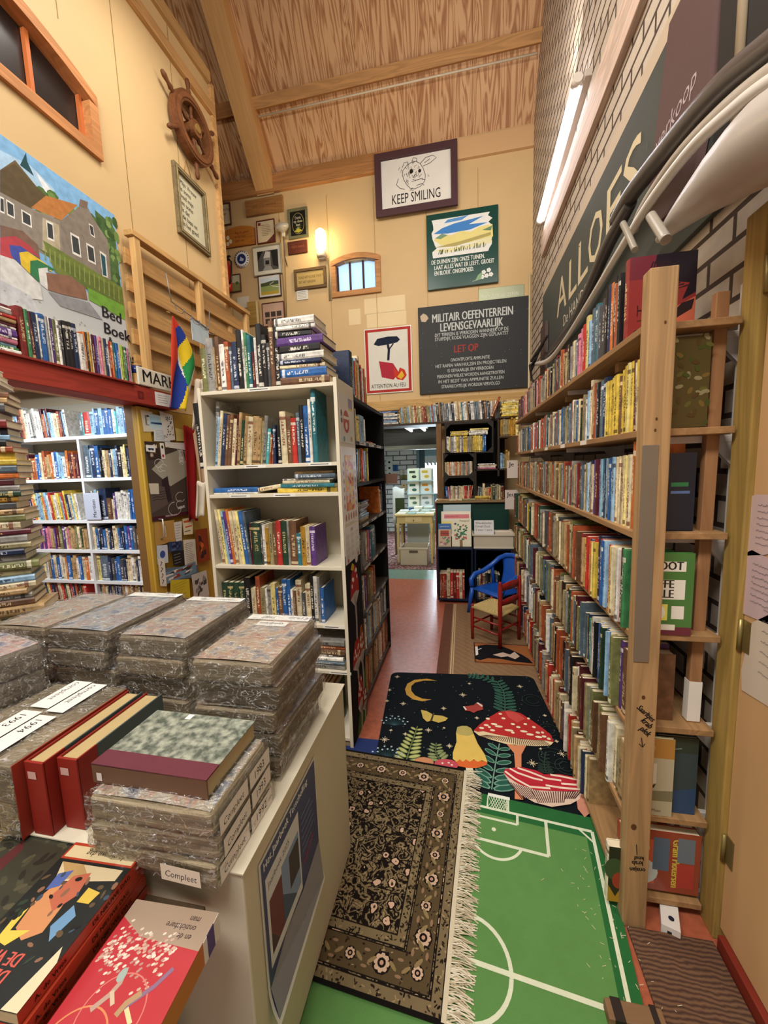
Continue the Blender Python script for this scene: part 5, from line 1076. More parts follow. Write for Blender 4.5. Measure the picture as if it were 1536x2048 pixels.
def dmil(a,w,h):
    W_='#c9cdc8'
    a.poly([(w*.02,h*.9),(w*.05,h*.93),(w*.08,h*.91),(w*.1,h*.87),(w*.07,h*.83),(w*.03,h*.84)],'#c9b59c')
    a.text('MILITAIR OEFENTERREIN',w*.13,h*.815,.135,W_,.63,.016,fit=w*.73); a.text('LEVENSGEVAARLIJK',w*.205,h*.705,.135,W_,.63,.016,fit=w*.57)
    a.text('DIT TERREIN IS VERBODEN WANNEER OP DE',w*.155,h*.65,.056,W_,.63,.004,fit=w*.67); a.text('STUIFDIJK RODE VLAGGEN ZIJN GEPLAATST',w*.155,h*.603,.056,W_,.63,.004,fit=w*.67)
    a.text('LET OP',w*.33,h*.455,.12,'#b0423c',.7,.015,fit=w*.22)
    for s,y in (('ONONTPLOFTE AMMUNITIE',.385),('HET RAPEN VAN HULZEN EN PROJECTIELEN',.325),('IS GEVAARLIJK EN VERBODEN',.265),('PERSONEN WELKE WORDEN AANGETROFFEN',.205),('IN HET BEZIT VAN AMMUNITIE ZULLEN',.145),('STRAFRECHTELIJK WORDEN VERVOLGD',.085)): a.text(s,w*(.48-{.385:.18,.325:.325,.265:.21,.205:.31,.145:.3,.085:.27}[y]),h*(y-.03),.054,W_,.66,.004,fit=w*2*{.385:.18,.325:.325,.265:.21,.205:.31,.145:.3,.085:.27}[y])
    r=random.Random(1)
    for k in range(40): a.ell(w*r.random(),h*r.random(),.004,.003,'#8d8f8a',6)
picture('sign_board','sign','large black military sign with white text and red LET OP',(836,617),(1055,775),'#2b2c2b',0,'#2a2b2b',dmil,Y=YB-.012,depth=.02,mat='paint')
def dfeu(a,w,h):
    a.rect(w*.02,h*.015,w*.98,h*.985,'#b03a32'); a.rect(w*.08,h*.055,w*.92,h*.945,'#dfdccf')
    a.poly([(w*.2,h*.76),(w*.28,h*.84),(w*.5,h*.86),(w*.7,h*.85),(w*.76,h*.8),(w*.7,h*.76),(w*.5,h*.74),(w*.3,h*.73)],'#232a3c'); a.line([(w*.5,h*.74),(w*.52,h*.66),(w*.5,h*.5)],.03,'#232a3c'); a.line([(w*.52,h*.66),(w*.62,h*.75)],.016,'#232a3c')
    a.poly([(w*.3,h*.5),(w*.6,h*.45),(w*.72,h*.3),(w*.6,h*.2),(w*.35,h*.25)],'#b03442'); a.poly([(w*.6,h*.4),(w*.62,h*.26),(w*.68,h*.2),(w*.8,h*.18),(w*.88,h*.25),(w*.84,h*.34),(w*.74,h*.38),(w*.7,h*.3)],'#c9402e'); a.poly([(w*.68,h*.24),(w*.76,h*.2),(w*.83,h*.25),(w*.78,h*.33)],'#e2b23a')
    a.text('ATTENTION AU FEU',w*.12,h*.085,.07,'#222222',.72,.006,fit=w*.74)
picture('sign_board','sign','white fire warning sign with red border, dark tree and flame',(728,660),(826,783),'#e2dfd4',0,'#e4e1d6',dfeu,Y=YB-.005,depth=.012,mat='gloss')
# small pictures, upper left of the back wall
picture('wooden_plaque','plaque','plain rounded brown wooden plaque, highest of the wall group',(492,405),(568,423),'#9a6b3c',0,'#a2713f',words(['een wijs woord'],'#7c5028',.05,.2,1,.45),depth=.03)
picture('framed_text','picture','small framed poem at the wall corner left of the arched plaque',(431,411),(464,450),'#5c2f28',.012,'#d3c8a8',words(['Geen Dag','zonder','lach'],'#6a6458',.045,.2,.8,.7,.22))
picture('wooden_plaque','plaque','orange arched plaque with cream daisies and red edge',(449,459),(512,489),'#7a2f1e',0,'#b5732c',lambda a,w,h:([a.ell(w*x,h*y,.022,.028,'#e2d9b8',8) for x,y in ((.12,.5),(.2,.3),(.1,.2))],[a.text(s,w*.36,h*(.62-.2*i),.04,'#6b2f1e',.8) for i,s in enumerate(('Mag ons gebed','er zijn voor','ieder een'))]),arch=.05)
picture('framed_text','picture','small dark framed piece at the corner below the framed poem',(431,463),(448,492),'#4a2a22',.012,'#6a3a2c',lambda a,w,h:None)
picture('framed_text','picture','red-framed parchment verse with floral corners',(513,444),(552,484),'#6a2a22',.01,'#d8c49c',lambda a,w,h:(a.lines(w*.25,h*.85,w*.9,h*.3,7,'#6b5238',.004,3),a.poly([(w*.5,h*.02),(w*.98,h*.02),(w*.98,h*.35)],'#6a3a30'),a.rect(w*.05,h*.82,w*.2,h*.95,'#7a2a2a')))
picture('framed_embroidery','picture','grey-green framed black embroidery with an oval verse',(575,421),(618,474),'#6d6c4e',.03,'#1c1b18',lambda a,w,h:(a.arc(w*.5,h*.5,w*.38,0,2*PI,.004,'#a89c5e',28,ry=h*.42),[a.text(s,w*.5,h*(.68-.14*i),.045,'#c9c1a0',.8,0,'CENTER') for i,s in enumerate(('Denk','op deez','laan'))],a.poly([(w*.25,h*.2),(w*.5,h*.32),(w*.75,h*.2),(w*.5,h*.12)],'#a8a03a'),a.poly([(w*.3,h*.27),(w*.5,h*.38),(w*.7,h*.33)],'#6d7a4a')))
picture('wooden_plaque','plaque','small dark brown plaque under the black embroidery',(576,486),(616,505),'#53291c',0,'#5e2f1f',words(['eigen haard'],'#8d4c34',.045,.2,.8,.45))
picture('framed_photo','picture','silver-framed black and white photo with a wide cream mount',(505,496),(566,547),'#b9b298',.014,'#d9d3c0',lambda a,w,h:(a.rect(w*.13,h*.14,w*.9,h*.86,'#55534e'),a.poly([(w*.13,h*.5),(w*.35,h*.86),(w*.13,h*.86)],'#26241f'),a.poly([(w*.9,h*.86),(w*.65,h*.84),(w*.7,h*.3),(w*.9,h*.2)],'#2b2926'),a.poly([(w*.35,h*.6),(w*.45,h*.84),(w*.62,h*.8),(w*.6,h*.5)],'#c9c5bc'),a.rect(w*.36,h*.3,w*.62,h*.6,'#8a877f'),a.rect(w*.42,h*.36,w*.56,h*.5,'#2b2a28'),a.poly([(w*.3,h*.14),(w*.4,h*.3),(w*.6,h*.3),(w*.7,h*.14)],'#9c988f')),mat='metal')
picture('framed_photo','picture','dark-framed colour photo of a winding path through green dunes',(516,553),(564,592),'#4a2c22',.01,'#ddd8cc',lambda a,w,h:(a.rect(w*.08,h*.1,w*.92,h*.9,'#8f9a5a'),a.rect(w*.08,h*.68,w*.92,h*.9,'#c9d2d6'),a.poly([(w*.08,h*.5),(w*.92,h*.55),(w*.92,h*.72),(w*.6,h*.74),(w*.08,h*.64)],'#4b5238'),a.line([(w*.7,h*.68),(w*.5,h*.58),(w*.65,h*.48),(w*.9,h*.42)],.008,'#d8d2bd'),a.rect(w*.08,h*.1,w*.92,h*.25,'#b59a3c')))
picture('framed_photo','picture','small framed meadow landscape beside the red extinguisher',(452,552),(484,583),'#5a3c2a',.01,'#c9c19c',lambda a,w,h:(a.rect(0,h*.5,w,h,'#c3c7a8'),a.poly([(0,h*.5),(w*.4,h*.55),(w,h*.5),(w,0),(0,0)],'#8f8f58'),a.ell(w*.75,h*.5,w*.12,h*.1,'#5c6a3a')))
picture('framed_text','picture','brown double-framed sampler with two lines of lettering',(588,541),(654,574),'#6a5334',.035,'#b39a62',words(['ZOALS HET KLOKJE THUIS TIKT','TIKT HET NERGENS'],'#5c4a2e',.042,.05,.62,.55,.32))
picture('paper_note','note','small white card taped under the brown sampler',(593,582),(617,598),'#dfdccd',0,'#e2dfd2',lambda a,w,h:a.lines(w*.1,h*.9,w*.9,h*.1,5,'#77736a',.003,5),depth=.002,mat='matte')
picture('framed_photo','picture','picture of tall windows standing behind the bookcase top books',(524,608),(571,650),'#6b3a2c',.008,'#c9a58c',lambda a,w,h:[a.rect(w*(.1+.28*i),h*(.1+.3*j),w*(.32+.28*i),h*(.33+.3*j),'#4a4038') for i in range(3) for j in range(2)])
picture('notice_board','board','tan board standing left of the window picture',(496,606),(521,650),'#a5803c',0,'#b08b45',lambda a,w,h:a.rect(w*.8,0,w*.98,h,'#d9c496'),depth=.03)
picture('paper_note','note','pale blank paper fixed behind the slatted rack end',(474,595),(499,615),'#d4cdb4',0,'#d8d2bd',lambda a,w,h:None,depth=.002,mat='matte')
# decorative blue plate
c=at(483,518,y=YB-.02); o=MB().lathe([(.10,0),(.105,.012),(.08,.02),(.002,.018)],'#e3e4df',n=28).build('wall_plate','gloss'); o.location=(c.x,YB-.002,c.z); o.rotation_euler=(PI/2,0,0)
a=Art((0,0,.0125),(1,0,0),(0,1,0)); 
a2=Art((0,0,.019),(1,0,0),(0,1,0)); a2.ell(0,0,.062,.062,'#1f2f63',24); a2.poly([(-.03,-.02),(-.01,.03),(.01,.01),(.035,.0),(.02,-.03)],'#b5c1d8')
for k in range(20): t_=k*PI/10; a2.poly([(.078*math.cos(t_),.078*math.sin(t_)),(.1*math.cos(t_+.1),.1*math.sin(t_+.1)),(.1*math.cos(t_-.08),.1*math.sin(t_-.08))],'#22284a',0)
a2.build('blue_decoration','gloss',o); tag(o,'blue and white delft style plate hanging on the back wall','plate')
# fire extinguisher
c=at(449,548,y=4.85); b=MB(); b.lathe([(.02,-.19),(.055,-.18),(.06,-.15),(.06,.11),(.045,.16),(.02,.185)],'#b5251c',n=20); o=b.build('fire_extinguisher','gloss'); o.location=(c.x,4.9,c.z)
b=MB(); b.box(-.03,.05,-.02,.02,.185,.21,'#1f1f20'); b.box(-.03,.07,-.012,.012,.22,.235,'#1f1f20'); b.tube([(.03,0,.2),(.09,-.02,.15),(.08,-.03,-.05),(.06,-.04,-.12)],.011,'#232323'); b.build('valve_and_hose','plastic',o,label='black lever valve and hose'); tag(o,'red fire extinguisher hung near the left wall corner','fire extinguisher')
# sconce lamp
M['bulb']=emit_mat('glowing_opal_glass',H('#ffe2a8'),7.0)
c=at(642,492,y=YB-.06); c2=at(646,515,y=YB-.06)
t=thing('wall_lamp','lit opal glass wall lamp with white base above the sampler','lamp',(c.x,YB-.06,c2.z))
b=MB(); b.lathe([(.055,0),(.06,.05),(.05,.09)],'#ddd6c4',n=20); b.box(-.04,.04,0,.06,-.01,.07,'#ddd6c4'); b.build('lamp_base','plastic',t)
b=MB(); b.lathe([(.052,.09),(.064,.13),(.066,.25),(.058,.30),(.03,.325),(.004,.33)],'#ffffff',n=20); b.build('lamp_shade',M['bulb'],t)
l=bpy.data.lights.new('lamp_glow','POINT'); l.energy=7; l.color=(1,.76,.42); l.shadow_soft_size=.07; lo=bpy.data.objects.new('lamp_glow',l); COL.objects.link(lo); lo.location=(c.x,YB-.24,c.z); 
b=MB(); p0=at(655,516,y=YB-.02); p1=at(664,600,y=YB-.02); b.tube([(p0.x,YB-.015,p0.z),(p0.x,YB-.015,p1.z)],.01,'#8f8468'); b.tube([(p0.x+.025,YB-.012,p0.z-.06),(p0.x+.025,YB-.012,p1.z)],.007,'#b5a988'); o=b.build('cable_conduit','paint'); tag(o,'thin cable conduit running down from the wall lamp','cable')
# clear glass spot lamp
c=at(564,453,y=YB-.1); t=thing('spot_lamp','unlit clear glass reflector lamp with hanging cord','lamp',(c.x,YB-.1,c.z))
M['glass']=new_mat('clear_glass')[0]; g_=M['glass'].node_tree.nodes['Principled BSDF']; g_.inputs['Base Color'].default_value=H('#e8e8e0'); g_.inputs['Roughness'].default_value=.08; g_.inputs['Transmission Weight'].default_value=.7
b=MB(); b.lathe([(.01,-.06),(.05,-.045),(.085,-.01),(.09,.02),(.05,.04),(.004,.045)],'#ffffff',n=20); o=b.build('glass_bulb',M['glass'],t); o.rotation_euler=(.5,0,0)
b=MB(); b.tube([(0,.03,-.06),(-.01,.05,-.16),(-.02,.07,-.30),(0,.085,-.42)],.006,'#4a4036'); b.box(-.014,.014,.02,.05,-.10,-.05,'#d9d2c2'); b.build('cord','plastic',t)
# long conduits and small cable beside picture group
b=MB(); 
for (xa,ya),(xb,yb) in (((559,440),(572,640)),((570,500),(574,640))): p=at(xa,ya,y=YB); q=at(xb,yb,y=YB); b.tube([(p.x,YB-.008,p.z),(q.x,YB-.008,q.z)],.006,'#9a7f4e',n=6)
o=b.build('wall_cable','paint'); tag(o,'old thin cables running down between the framed pictures','cable')
# tinsel along the beam
b=MB(); r=random.Random(6); p=at(440,372,y=YB-.06); q=at(560,352,y=YB-.06)
for k in range(240): 
    u=r.random(); x=p.x+(q.x-p.x)*u; z=5.13; dx,dy,dz=[r.uniform(-.03,.03) for _ in range(3)]; b.face([(x,YB-.07,z),(x+dx,YB-.07+dy,z+dz),(x+dx+.004,YB-.07+dy,z+dz)],'#d9d3c9')
o=b.build('tinsel','metal'); tag(o,'string of silver tinsel along the back wall beam','tinsel')

# ================================================================== LEFT GALLERY WALL
WX=XL+.004
P0=at(0,270,x=WX); P1=at(228,428,x=WX); zt=(P0.z+P1.z)/2; zb=2.12; ya=P1.y-1.35; yb_=P1.y
o=MB().box(XL,WX,ya,yb_,zb,zt,'#bfc3c4').build('wall_poster','gloss')
a=Art((WX,ya,zb),(0,1,0),(0,0,1)); w_,h_=yb_-ya,zt-zb
def q(px,py): p=at(px,py,x=WX+.001); return (min(w_,max(0,p.y-ya)),min(h_,max(0,p.z-zb)))
def Q(*l): return [q(*c) for c in l]
a.rect(0,h_*.45,w_,h_,'#7fb2dc')
a.poly(Q((0,300),(60,330),(110,380),(90,400),(40,370),(0,350)),'#a9cbe6'); a.poly(Q((70,340),(120,400),(150,420),(110,430)),'#e6ecf2')
r=random.Random(9)
for k in range(60):
    px=r.uniform(75,228); py=375+(px-75)*.55+r.uniform(0,95); x,y=q(px,py); a.ell(x,y,.035,.03,r.choice(['#4f6f3a','#6a8a4a','#3a5a30','#88a562']),8,r.random()*3,step=.1)
a.poly(Q((225,450),(230,470),(246,615),(200,560),(190,420)),'#45653a')
for k in range(50):
    px=r.uniform(195,240); py=r.uniform(440,590); x,y=q(px,py); a.ell(x,y,.02,.022,r.choice(['#4f6f3a','#6a8a4a','#35552b','#7d9a58']),7,step=.1)
a.poly(Q((0,340),(30,320),(95,400),(60,420),(0,390)),'#6b5a3c'); a.poly(Q((0,350),(30,328),(92,395),(62,415),(0,385)),'#5c4e36')
a.poly(Q((28,327),(55,355),(92,392),(60,417),(0,383),(0,342)),'#5b4d34'); a.poly(Q((40,330),(52,305),(54,322),(68,352)),'#1f4a52')
a.poly(Q((0,384),(62,417),(122,442),(130,470),(170,412),(215,480),(222,560),(180,555),(100,515),(70,500),(0,455)),'#8d8478')
a.poly(Q((92,391),(155,410),(122,441),(62,415)),'#b9793f'); a.poly(Q((120,443),(160,412),(172,408),(218,500),(222,560),(180,552),(128,530)),'#857b6f'); a.poly(Q((158,412),(160,398),(176,404),(174,418)),'#7d6a5c')
a.poly(Q((85,435),(118,450),(122,520),(85,500)),'#b5a98e')
for c4 in (((12,398),(28,408),(30,438),(14,430)),((0,392),(8,396),(9,428),(0,424)),((42,418),(62,430),(64,456),(44,446)),((92,440),(106,447),(109,484),(95,478)),((140,464),(158,474),(163,516),(145,507)),((172,485),(188,494),(192,530),(176,522)),((177,446),(186,452),(190,476),(181,470))):
    a.poly(Q(*c4),'#e4e2da'); cx_=sum(x for x,y in c4)/4; cy_=sum(y for x,y in c4)/4; a.poly(Q(*[(cx_+(x-cx_)*.75,cy_+(y-cy_)*.78) for x,y in c4]),'#3a3f42')
a.poly(Q((199,501),(212,510),(216,556),(205,552)),'#d9d7cc'); a.poly(Q((201,506),(210,514),(213,553),(206,550)),'#1d5260')
a.poly(Q((85,480),(244,575),(248,600),(110,545)),'#6f7f3a'); a.poly(Q((75,495),(246,582),(248,612),(175,580)),'#5f6f33')
for k in range(16): px=90+k*9.8; a.line(Q((px,492+(px-90)*.56),(px+1,520+(px-90)*.57)),.006,'#8f9a4c')
a.poly(Q((175,575),(248,612),(250,640),(178,600)),'#6fa03a')
a.poly(Q((0,450),(45,462),(75,490),(80,520),(30,500),(0,500)),'#7c5f50')
a.poly(Q((0,475),(30,472),(58,490),(80,515),(60,505),(40,500),(22,520),(0,510)),'#b5414a'); a.poly(Q((18,490),(40,492),(70,512),(80,530),(60,512),(40,510),(42,530),(22,512)),'#3f4fa5'); a.poly(Q((38,505),(55,503),(95,530),(105,545),(70,525),(60,525),(60,548),(42,530)),'#e0bf33'); a.poly(Q((60,522),(75,520),(112,540),(80,540),(78,565),(60,548)),'#2f7a4c'); a.poly(Q((76,537),(95,535),(95,580),(80,568)),'#dcdcd8')
a.poly(Q((92,545),(140,552),(170,575),(175,600),(130,590),(96,580)),'#8a6450'); a.poly(Q((0,510),(30,520),(80,570),(85,600),(0,590)),'#d5d5d2'); a.poly(Q((0,560),(60,590),(90,640),(0,650)),'#c3c6cb')
a.poly(Q((96,583),(178,605),(205,640),(120,612)),'#8e8f92')
for k in range(40): x=w_*r.random(); y=h_*.3*r.random(); a.ell(x,y,.006,.004,'#9fa2a4',6,step=.05)
for s,px,py,sz in (('Bed',203,632,.085),('Boek',207,665,.085),('&',217,683,.04),('Breakfast',180,702,.088)): x,y=q(px,py); a.text(s,x,y,sz*1.15,'#15131f',1.0,.02,shear=.05)
a.build('printed_scene','photo',o); tag(o,'large poster of a farmhouse and flag, lettered Bed Boek and Breakfast','poster')
# ship wheel
t=thing('ship_wheel','carved brown wooden ship wheel on the left gallery wall','ship wheel',(-2.14,3.205,4.28)); t.rotation_euler=(0,0,0)
def ring(r0,r1,x0,x1,col,n=40):
    b=MB()
    for i in range(n):
        a0,a1=2*PI*i/n,2*PI*(i+1)/n
        P=[(x,r*math.cos(t_),r*math.sin(t_)) for x in (x0,x1) for r in (r0,r1) for t_ in (a0,a1)]
        k=b.add(P)
        for f in ((0,1,3,2),(4,6,7,5),(0,4,5,1),(2,3,7,6)): b.fi([k+z for z in f],col)
    return b
ring(.165,.235,-.03,.03,'#6f4427').build('rim','wood_y',t); ring(.185,.215,-.036,.036,'#7d4e2d').build('rim_band','wood_y',t); ring(.0,.06,-.04,.045,'#7a4d2c',20).build('hub','wood_y',t); ring(0,.03,.045,.055,'#b89a5a',16).build('hub_plate','metal',t)
for k in range(6):
    th=PI/2+k*PI/3+.05; b=MB(); prof=[(.06,.012),(.09,.018),(.11,.011),(.15,.016),(.2,.012),(.24,.012),(.26,.02),(.29,.013),(.33,.02),(.355,.014),(.362,.004)]
    b.tube([(0,r_*math.cos(th),r_*math.sin(th)) for r_,_ in prof],[w for _,w in prof],'#6a4024',n=10); b.build('spoke','wood_y',t)
# framed gothic text on the left wall
a0=at(347,335,x=XL+.02); a1=at(421,515,x=XL+.02); y0,y1=a0.y,a1.y; z1=(at(347,335,x=XL).z+at(421,395,x=XL).z)/2; z0=a1.z
o=MB(); fw=.045; fc='#77684a'
for q4 in ((y0,y1,z0,z0+fw),(y0,y1,z1-fw,z1),(y0,y0+fw,z0+fw,z1-fw),(y1-fw,y1,z0+fw,z1-fw)): o.box(XL,XL+.03,*q4,fc)
for q4 in ((y0+.02,y1-.02,z0+.02,z0+.032),(y0+.02,y1-.02,z1-.032,z1-.02),(y0+.02,y0+.032,z0+.032,z1-.032),(y1-.032,y1-.02,z0+.032,z1-.032)): o.box(XL+.03,XL+.036,*q4,'#9c8b5f')
o=o.build('framed_text','wood_y',bevel=.003)
p=MB().box(XL+.004,XL+.008,y0+fw,y1-fw,z0+fw,z1-fw,'#cdc6a8').build('text_panel','matte',o)
a=Art((XL+.0085,y0+fw,z0+fw),(0,1,0),(0,0,1)); hh=z1-z0-2*fw
for i,s in enumerate(('Mijn Vrouw','is soms','veel mijn','en soms','is dat','de baas en','is het goed')): a.text(s,.03,hh-.07-.052*i,.05,'#5d574a',.85,.02)
a.build('lettering','matte',p); b=MB(); ym=(y0+y1)/2; b.tube([(XL+.01,y0+.14,z1),(XL+.01,ym-.02,z1+.12),(XL+.01,y1-.16,z1)],.003,'#a5763f'); b.build('hanging_cord','cloth',o)
tag(o,'tall framed gothic lettering hanging under the ship wheel','picture')

# ================================================================== RIGHT BRICK WALL
M['tube']=emit_mat('lit_fluorescent_tube',H('#f4f6ff'),22.0)
t=thing('fluorescent_lamp','lit fluorescent tube lamp high on the brick wall','lamp',(XR-.05,3.55,3.77))
pa,pb_=Vector((XR-.075,2.95,3.84)),Vector((XR-.075,4.16,3.70))
def rel(p): return Vector(p)-t.location
b=MB(); b.beam(rel(pa+Vector((.06,-.05,.0))),rel(pb_+Vector((.06,.04,0))),.05,.045,'#b8aca0'); b.build('housing','paint',t,.004)
b=MB(); b.tube([rel(pa),rel(pb_)],.026,'#ffffff',n=12); b.build('tube',M['tube'],t)
for p in (pa,pb_): b=MB(); b.tube([rel(p+Vector((0,-.03,0))),rel(p+Vector((0,.03,0)))],.029,'#d5cbc0',n=12); b.box(*[c for ax in range(3) for c in (rel(p)[ax]-.015+(.03 if ax==0 else 0),rel(p)[ax]+.02+(.03 if ax==0 else 0))],'#c9bfb4'); b.build('end_cap','plastic',t)
# big lettered slate board
o=MB().box(XR-.022,XR-.002,1.25,4.25,2.25,3.06,'#474b47').build('slate_board','paint',bevel=.003)
def sh(nm,p0,y1,z1,sz,sx): pass
a=Art((XR-.0225,4.25,2.25),(0,-1,0),(0,0,1))
def br(px,py): p=at(px,py,x=XR-.0225); return (4.25-p.y,p.z-2.25)
for s,ya_,w2 in (('A',3.609,.30),('L',3.275,.20),('L',3.04,.21),('O',2.80,.25),('E',2.51,.2),('S',2.27,.2)): a.text(s,4.25-ya_-.02,2.655-2.25,.385,'#d7c7a2',.72,.004,fit=w2)
a.text('De HANDSC',4.25-3.417,.268,.115,'#cfc6b2',.75,.002,fit=.66)
for k in range(30): r=random.Random(k); x=r.uniform(0,3.3); y=r.uniform(0,.7); a.ell(x,y,.02,.004,'#5c625d',6,r.random()*3,step=.05)
a.build('painted_letters','paint',o,label='cream painted capital letters'); tag(o,'long dark slate-coloured board lettered in cream on the brick wall','sign')
o=MB(); 
pts=[(1.50,3.05),(1.80,3.05),(1.93,2.5),(1.85,2.40),(1.60,2.36),(1.53,2.55)]
F=[(XR-.05,y,z) for y,z in pts]; B=[(XR-.026,y,z) for y,z in pts]; i0=o.add(F+B); n=len(pts); o.fi([i0+k for k in range(n)],'#5d4644'); o.fi([i0+n+k for k in range(n)][::-1],'#5d4644')
for k in range(n): o.fi([i0+k,i0+n+k,i0+n+(k+1)%n,i0+(k+1)%n],'#6f5552')
o=o.build('chalk_board','paint'); a=Art((XR-.0505,1.87,2.66),(0,-1,0),(0,0,1)); a.text('verkoop',.0,.0,.085,'#b9a7a8',.9,-.006,rot=.1,shear=.3,fit=.27); a.build('chalk_text','matte',o,label='thin chalk handwriting'); tag(o,'reddish brown chalkboard with handwritten verkoop in front of slate board','board')
o=MB().box(XR-.05,XR-.026,3.95,4.18,2.15,2.75,'#55463f').build('wood_plank','wood_z'); tag(o,'dark plank standing against the far end of the lettered board','plank')
b=MB(); b.tube([(XR-.05,1.375,2.38),(XR-.05,1.38,3.4)],.013,'#a89478'); o=b.build('pipe','paint'); tag(o,'beige vertical pipe near the right edge before the dark board','pipe')
o=MB().box(XR-.045,XR-.023,1.20,1.49,2.42,3.6,'#262423').build('dark_board','paint'); tag(o,'dark panel behind the beige pipe at top right','board')
# the long curved tubes and boards lying over the shelf
def sweep(name,pxs,X,rs,col,label,cat,mat='plastic',flat=1.0,n=14):
    P=[]; 
    for (px,py),xx in zip(pxs,X): p=at(px,py,x=xx); P.append(p)
    # smooth (Catmull-Rom)
    out=[]; rr=[]
    for i in range(len(P)-1):
        p0,p1,p2,p3=P[max(i-1,0)],P[i],P[i+1],P[min(i+2,len(P)-1)]
        for k in range(6):
            t_=k/6; out.append(.5*((2*p1)+(-p0+p2)*t_+(2*p0-5*p1+4*p2-p3)*t_*t_+(-p0+3*p1-3*p2+p3)*t_**3)); rr.append(rs[i]+(rs[i+1]-rs[i])*t_)
    out.append(P[-1]); rr.append(rs[-1]); b=MB(); b.tube(out,rr,col,n=n,flat=flat); o=b.build(name,mat); return tag(o,label,cat)
sweep('mast_tube',[(1800,-110),(1560,75),(1440,175),(1340,290),(1265,385),(1235,440)],[.60,.62,.64,.67,.70,.71],[.028,.028,.03,.032,.034,.035],'#4d4744','thick dark grey tube ending above the shelf, uppermost of the bundle','tube')
sweep('mast_tube',[(1262,405),(1232,460),(1212,500),(1174,588),(1143,650),(1100,706)],[.705,.71,.712,.72,.73,.74],[.024,.03,.03,.028,.026,.024],'#4a4543','dark grey tube running on to the far wall below the upper one','tube')
sweep('boom_tube',[(1800,-20),(1560,130),(1440,225),(1350,320),(1290,410),(1268,460)],[.58,.60,.63,.66,.68,.69],[.017]*6,'#b5aa9b','slim pale tube under the dark tube in the bundle','tube')
sweep('boom_tube',[(1800,10),(1560,150),(1470,215),(1380,300),(1300,405),(1240,500),(1180,600),(1130,680),(1095,722),(1062,728)],[.56,.58,.60,.62,.65,.66,.68,.70,.71,.70],[.014,.014,.014,.015,.016,.014,.013,.014,.02,.018],'#d8d2c9','long white curved tube bending down to the far corner','tube')
sweep('hull_board',[(1900,60),(1600,240),(1536,285),(1470,338),(1400,398),(1350,446),(1318,480)],[.66,.66,.66,.66,.665,.67,.67],[.11,.105,.098,.082,.056,.034,.012],'#bcb4ac','wide pale grey curved board resting over the near books','board','plastic',.85)
sweep('clear_tube',[(1246,447),(1256,468),(1270,500)],[.60]*3,[.011]*3,'#8f8678','short plastic tube end standing behind the red hardback, left one','tube')
sweep('clear_tube',[(1302,432),(1312,448),(1332,480)],[.60]*3,[.015]*3,'#9a9184','short plastic tube end leaning behind the red hardback, right one','tube')
b=MB(); 
for k in range(3): p=at(1062,722+10*k,x=.66); b.beam(p,at(1095-8*k,672+14*k,x=.72),.012,.02,'#2f2a28')
p=at(1060,730,x=.66); b.tube([p,at(1063,760,x=.66),at(1080,770,x=.7)],.012,'#3a3431'); o=b.build('clamp_bracket','metal'); tag(o,'small dark folding bracket at the far end of the tubes','bracket')
# papers pinned to the right-hand door
def dpaper(pts,col,label,seed,fold=None):
    X=.764; P=[at(*c,x=X) for c in pts]; b=MB(); b.face([tuple(p) for p in P],col); b.face([(X-.001,p.y,p.z) for p in P][::-1],col); o=b.build('paper_note','matte')
    a=Art((X-.0015,max(p.y for p in P),min(p.z for p in P)),(0,-1,0),(0,0,1)); w=max(p.y for p in P)-min(p.y for p in P); h=max(p.z for p in P)-min(p.z for p in P)
    r=random.Random(seed)
    for k in range(7): a.scribble(w*.32,h*(.8-.09*k),w*r.uniform(.3,.6),.008,'#6b6470',.0012,seed*10+k)
    a.build('handwriting','matte',o); tag(o,label,'paper'); return o
dpaper([(1484,1000),(1512,989),(1600,990),(1600,1090),(1530,1110),(1478,1112)],'#cbb0ac','upper curled paper with handwriting pinned on the right door',1)
dpaper([(1468,1116),(1505,1100),(1600,1150),(1600,1290),(1540,1250),(1470,1220)],'#c9aeb0','middle folded paper sticking out on the right door',2)
dpaper([(1505,1245),(1600,1200),(1600,1440),(1540,1415),(1484,1380),(1483,1340)],'#d2c1ae','lowest crumpled paper with notes on the right door',3)

# ================================================================== FLOOR COVERINGS
def F(px,py,z=0): p=at(px,py,z=z); return (p.x,p.y)
# brown woven runner
def woven_mat(name,c1,c2,c3):
    m, nt, b = new_mat(name); L=nt.links.new
    tc=N(nt,'ShaderNodeTexCoord'); w1=N(nt,'ShaderNodeTexWave'); w1.bands_direction='DIAGONAL'; w1.inputs['Scale'].default_value=9; w1.inputs['Distortion'].default_value=1.5; L(tc.outputs['Object'],w1.inputs[0])
    cr=N(nt,'ShaderNodeValToRGB'); e=cr.color_ramp; e.elements[0].color=H(c1); e.elements[1].color=H(c2); L(w1.outputs[0],cr.inputs[0])
    n1=N(nt,'ShaderNodeTexNoise'); n1.inputs['Scale'].default_value=160; L(tc.outputs['Object'],n1.inputs[0])
    mr=N(nt,'ShaderNodeMapRange'); mr.inputs[3].default_value=.7; mr.inputs[4].default_value=1.25; L(n1.outputs[0],mr.inputs[0])
    mx=N(nt,'ShaderNodeVectorMath',operation='SCALE'); L(cr.outputs[0],mx.inputs[0]); L(mr.outputs[0],mx.inputs['Scale']); L(mx.outputs[0],b.inputs['Base Color']); b.inputs['Roughness'].default_value=.95
    bp=N(nt,'ShaderNodeBump'); bp.inputs['Strength'].default_value=.6; bp.inputs['Distance'].default_value=.003; L(n1.outputs[0],bp.inputs['Height']); L(bp.outputs[0],b.inputs['Normal']); return m
M['woven']=woven_mat('woven_runner','#86664a','#8f6f4b','')
b=MB(); b.box(-.20,.52,2.45,4.10,0,.004,'#9a744c'); o=b.build('runner_rug','woven')
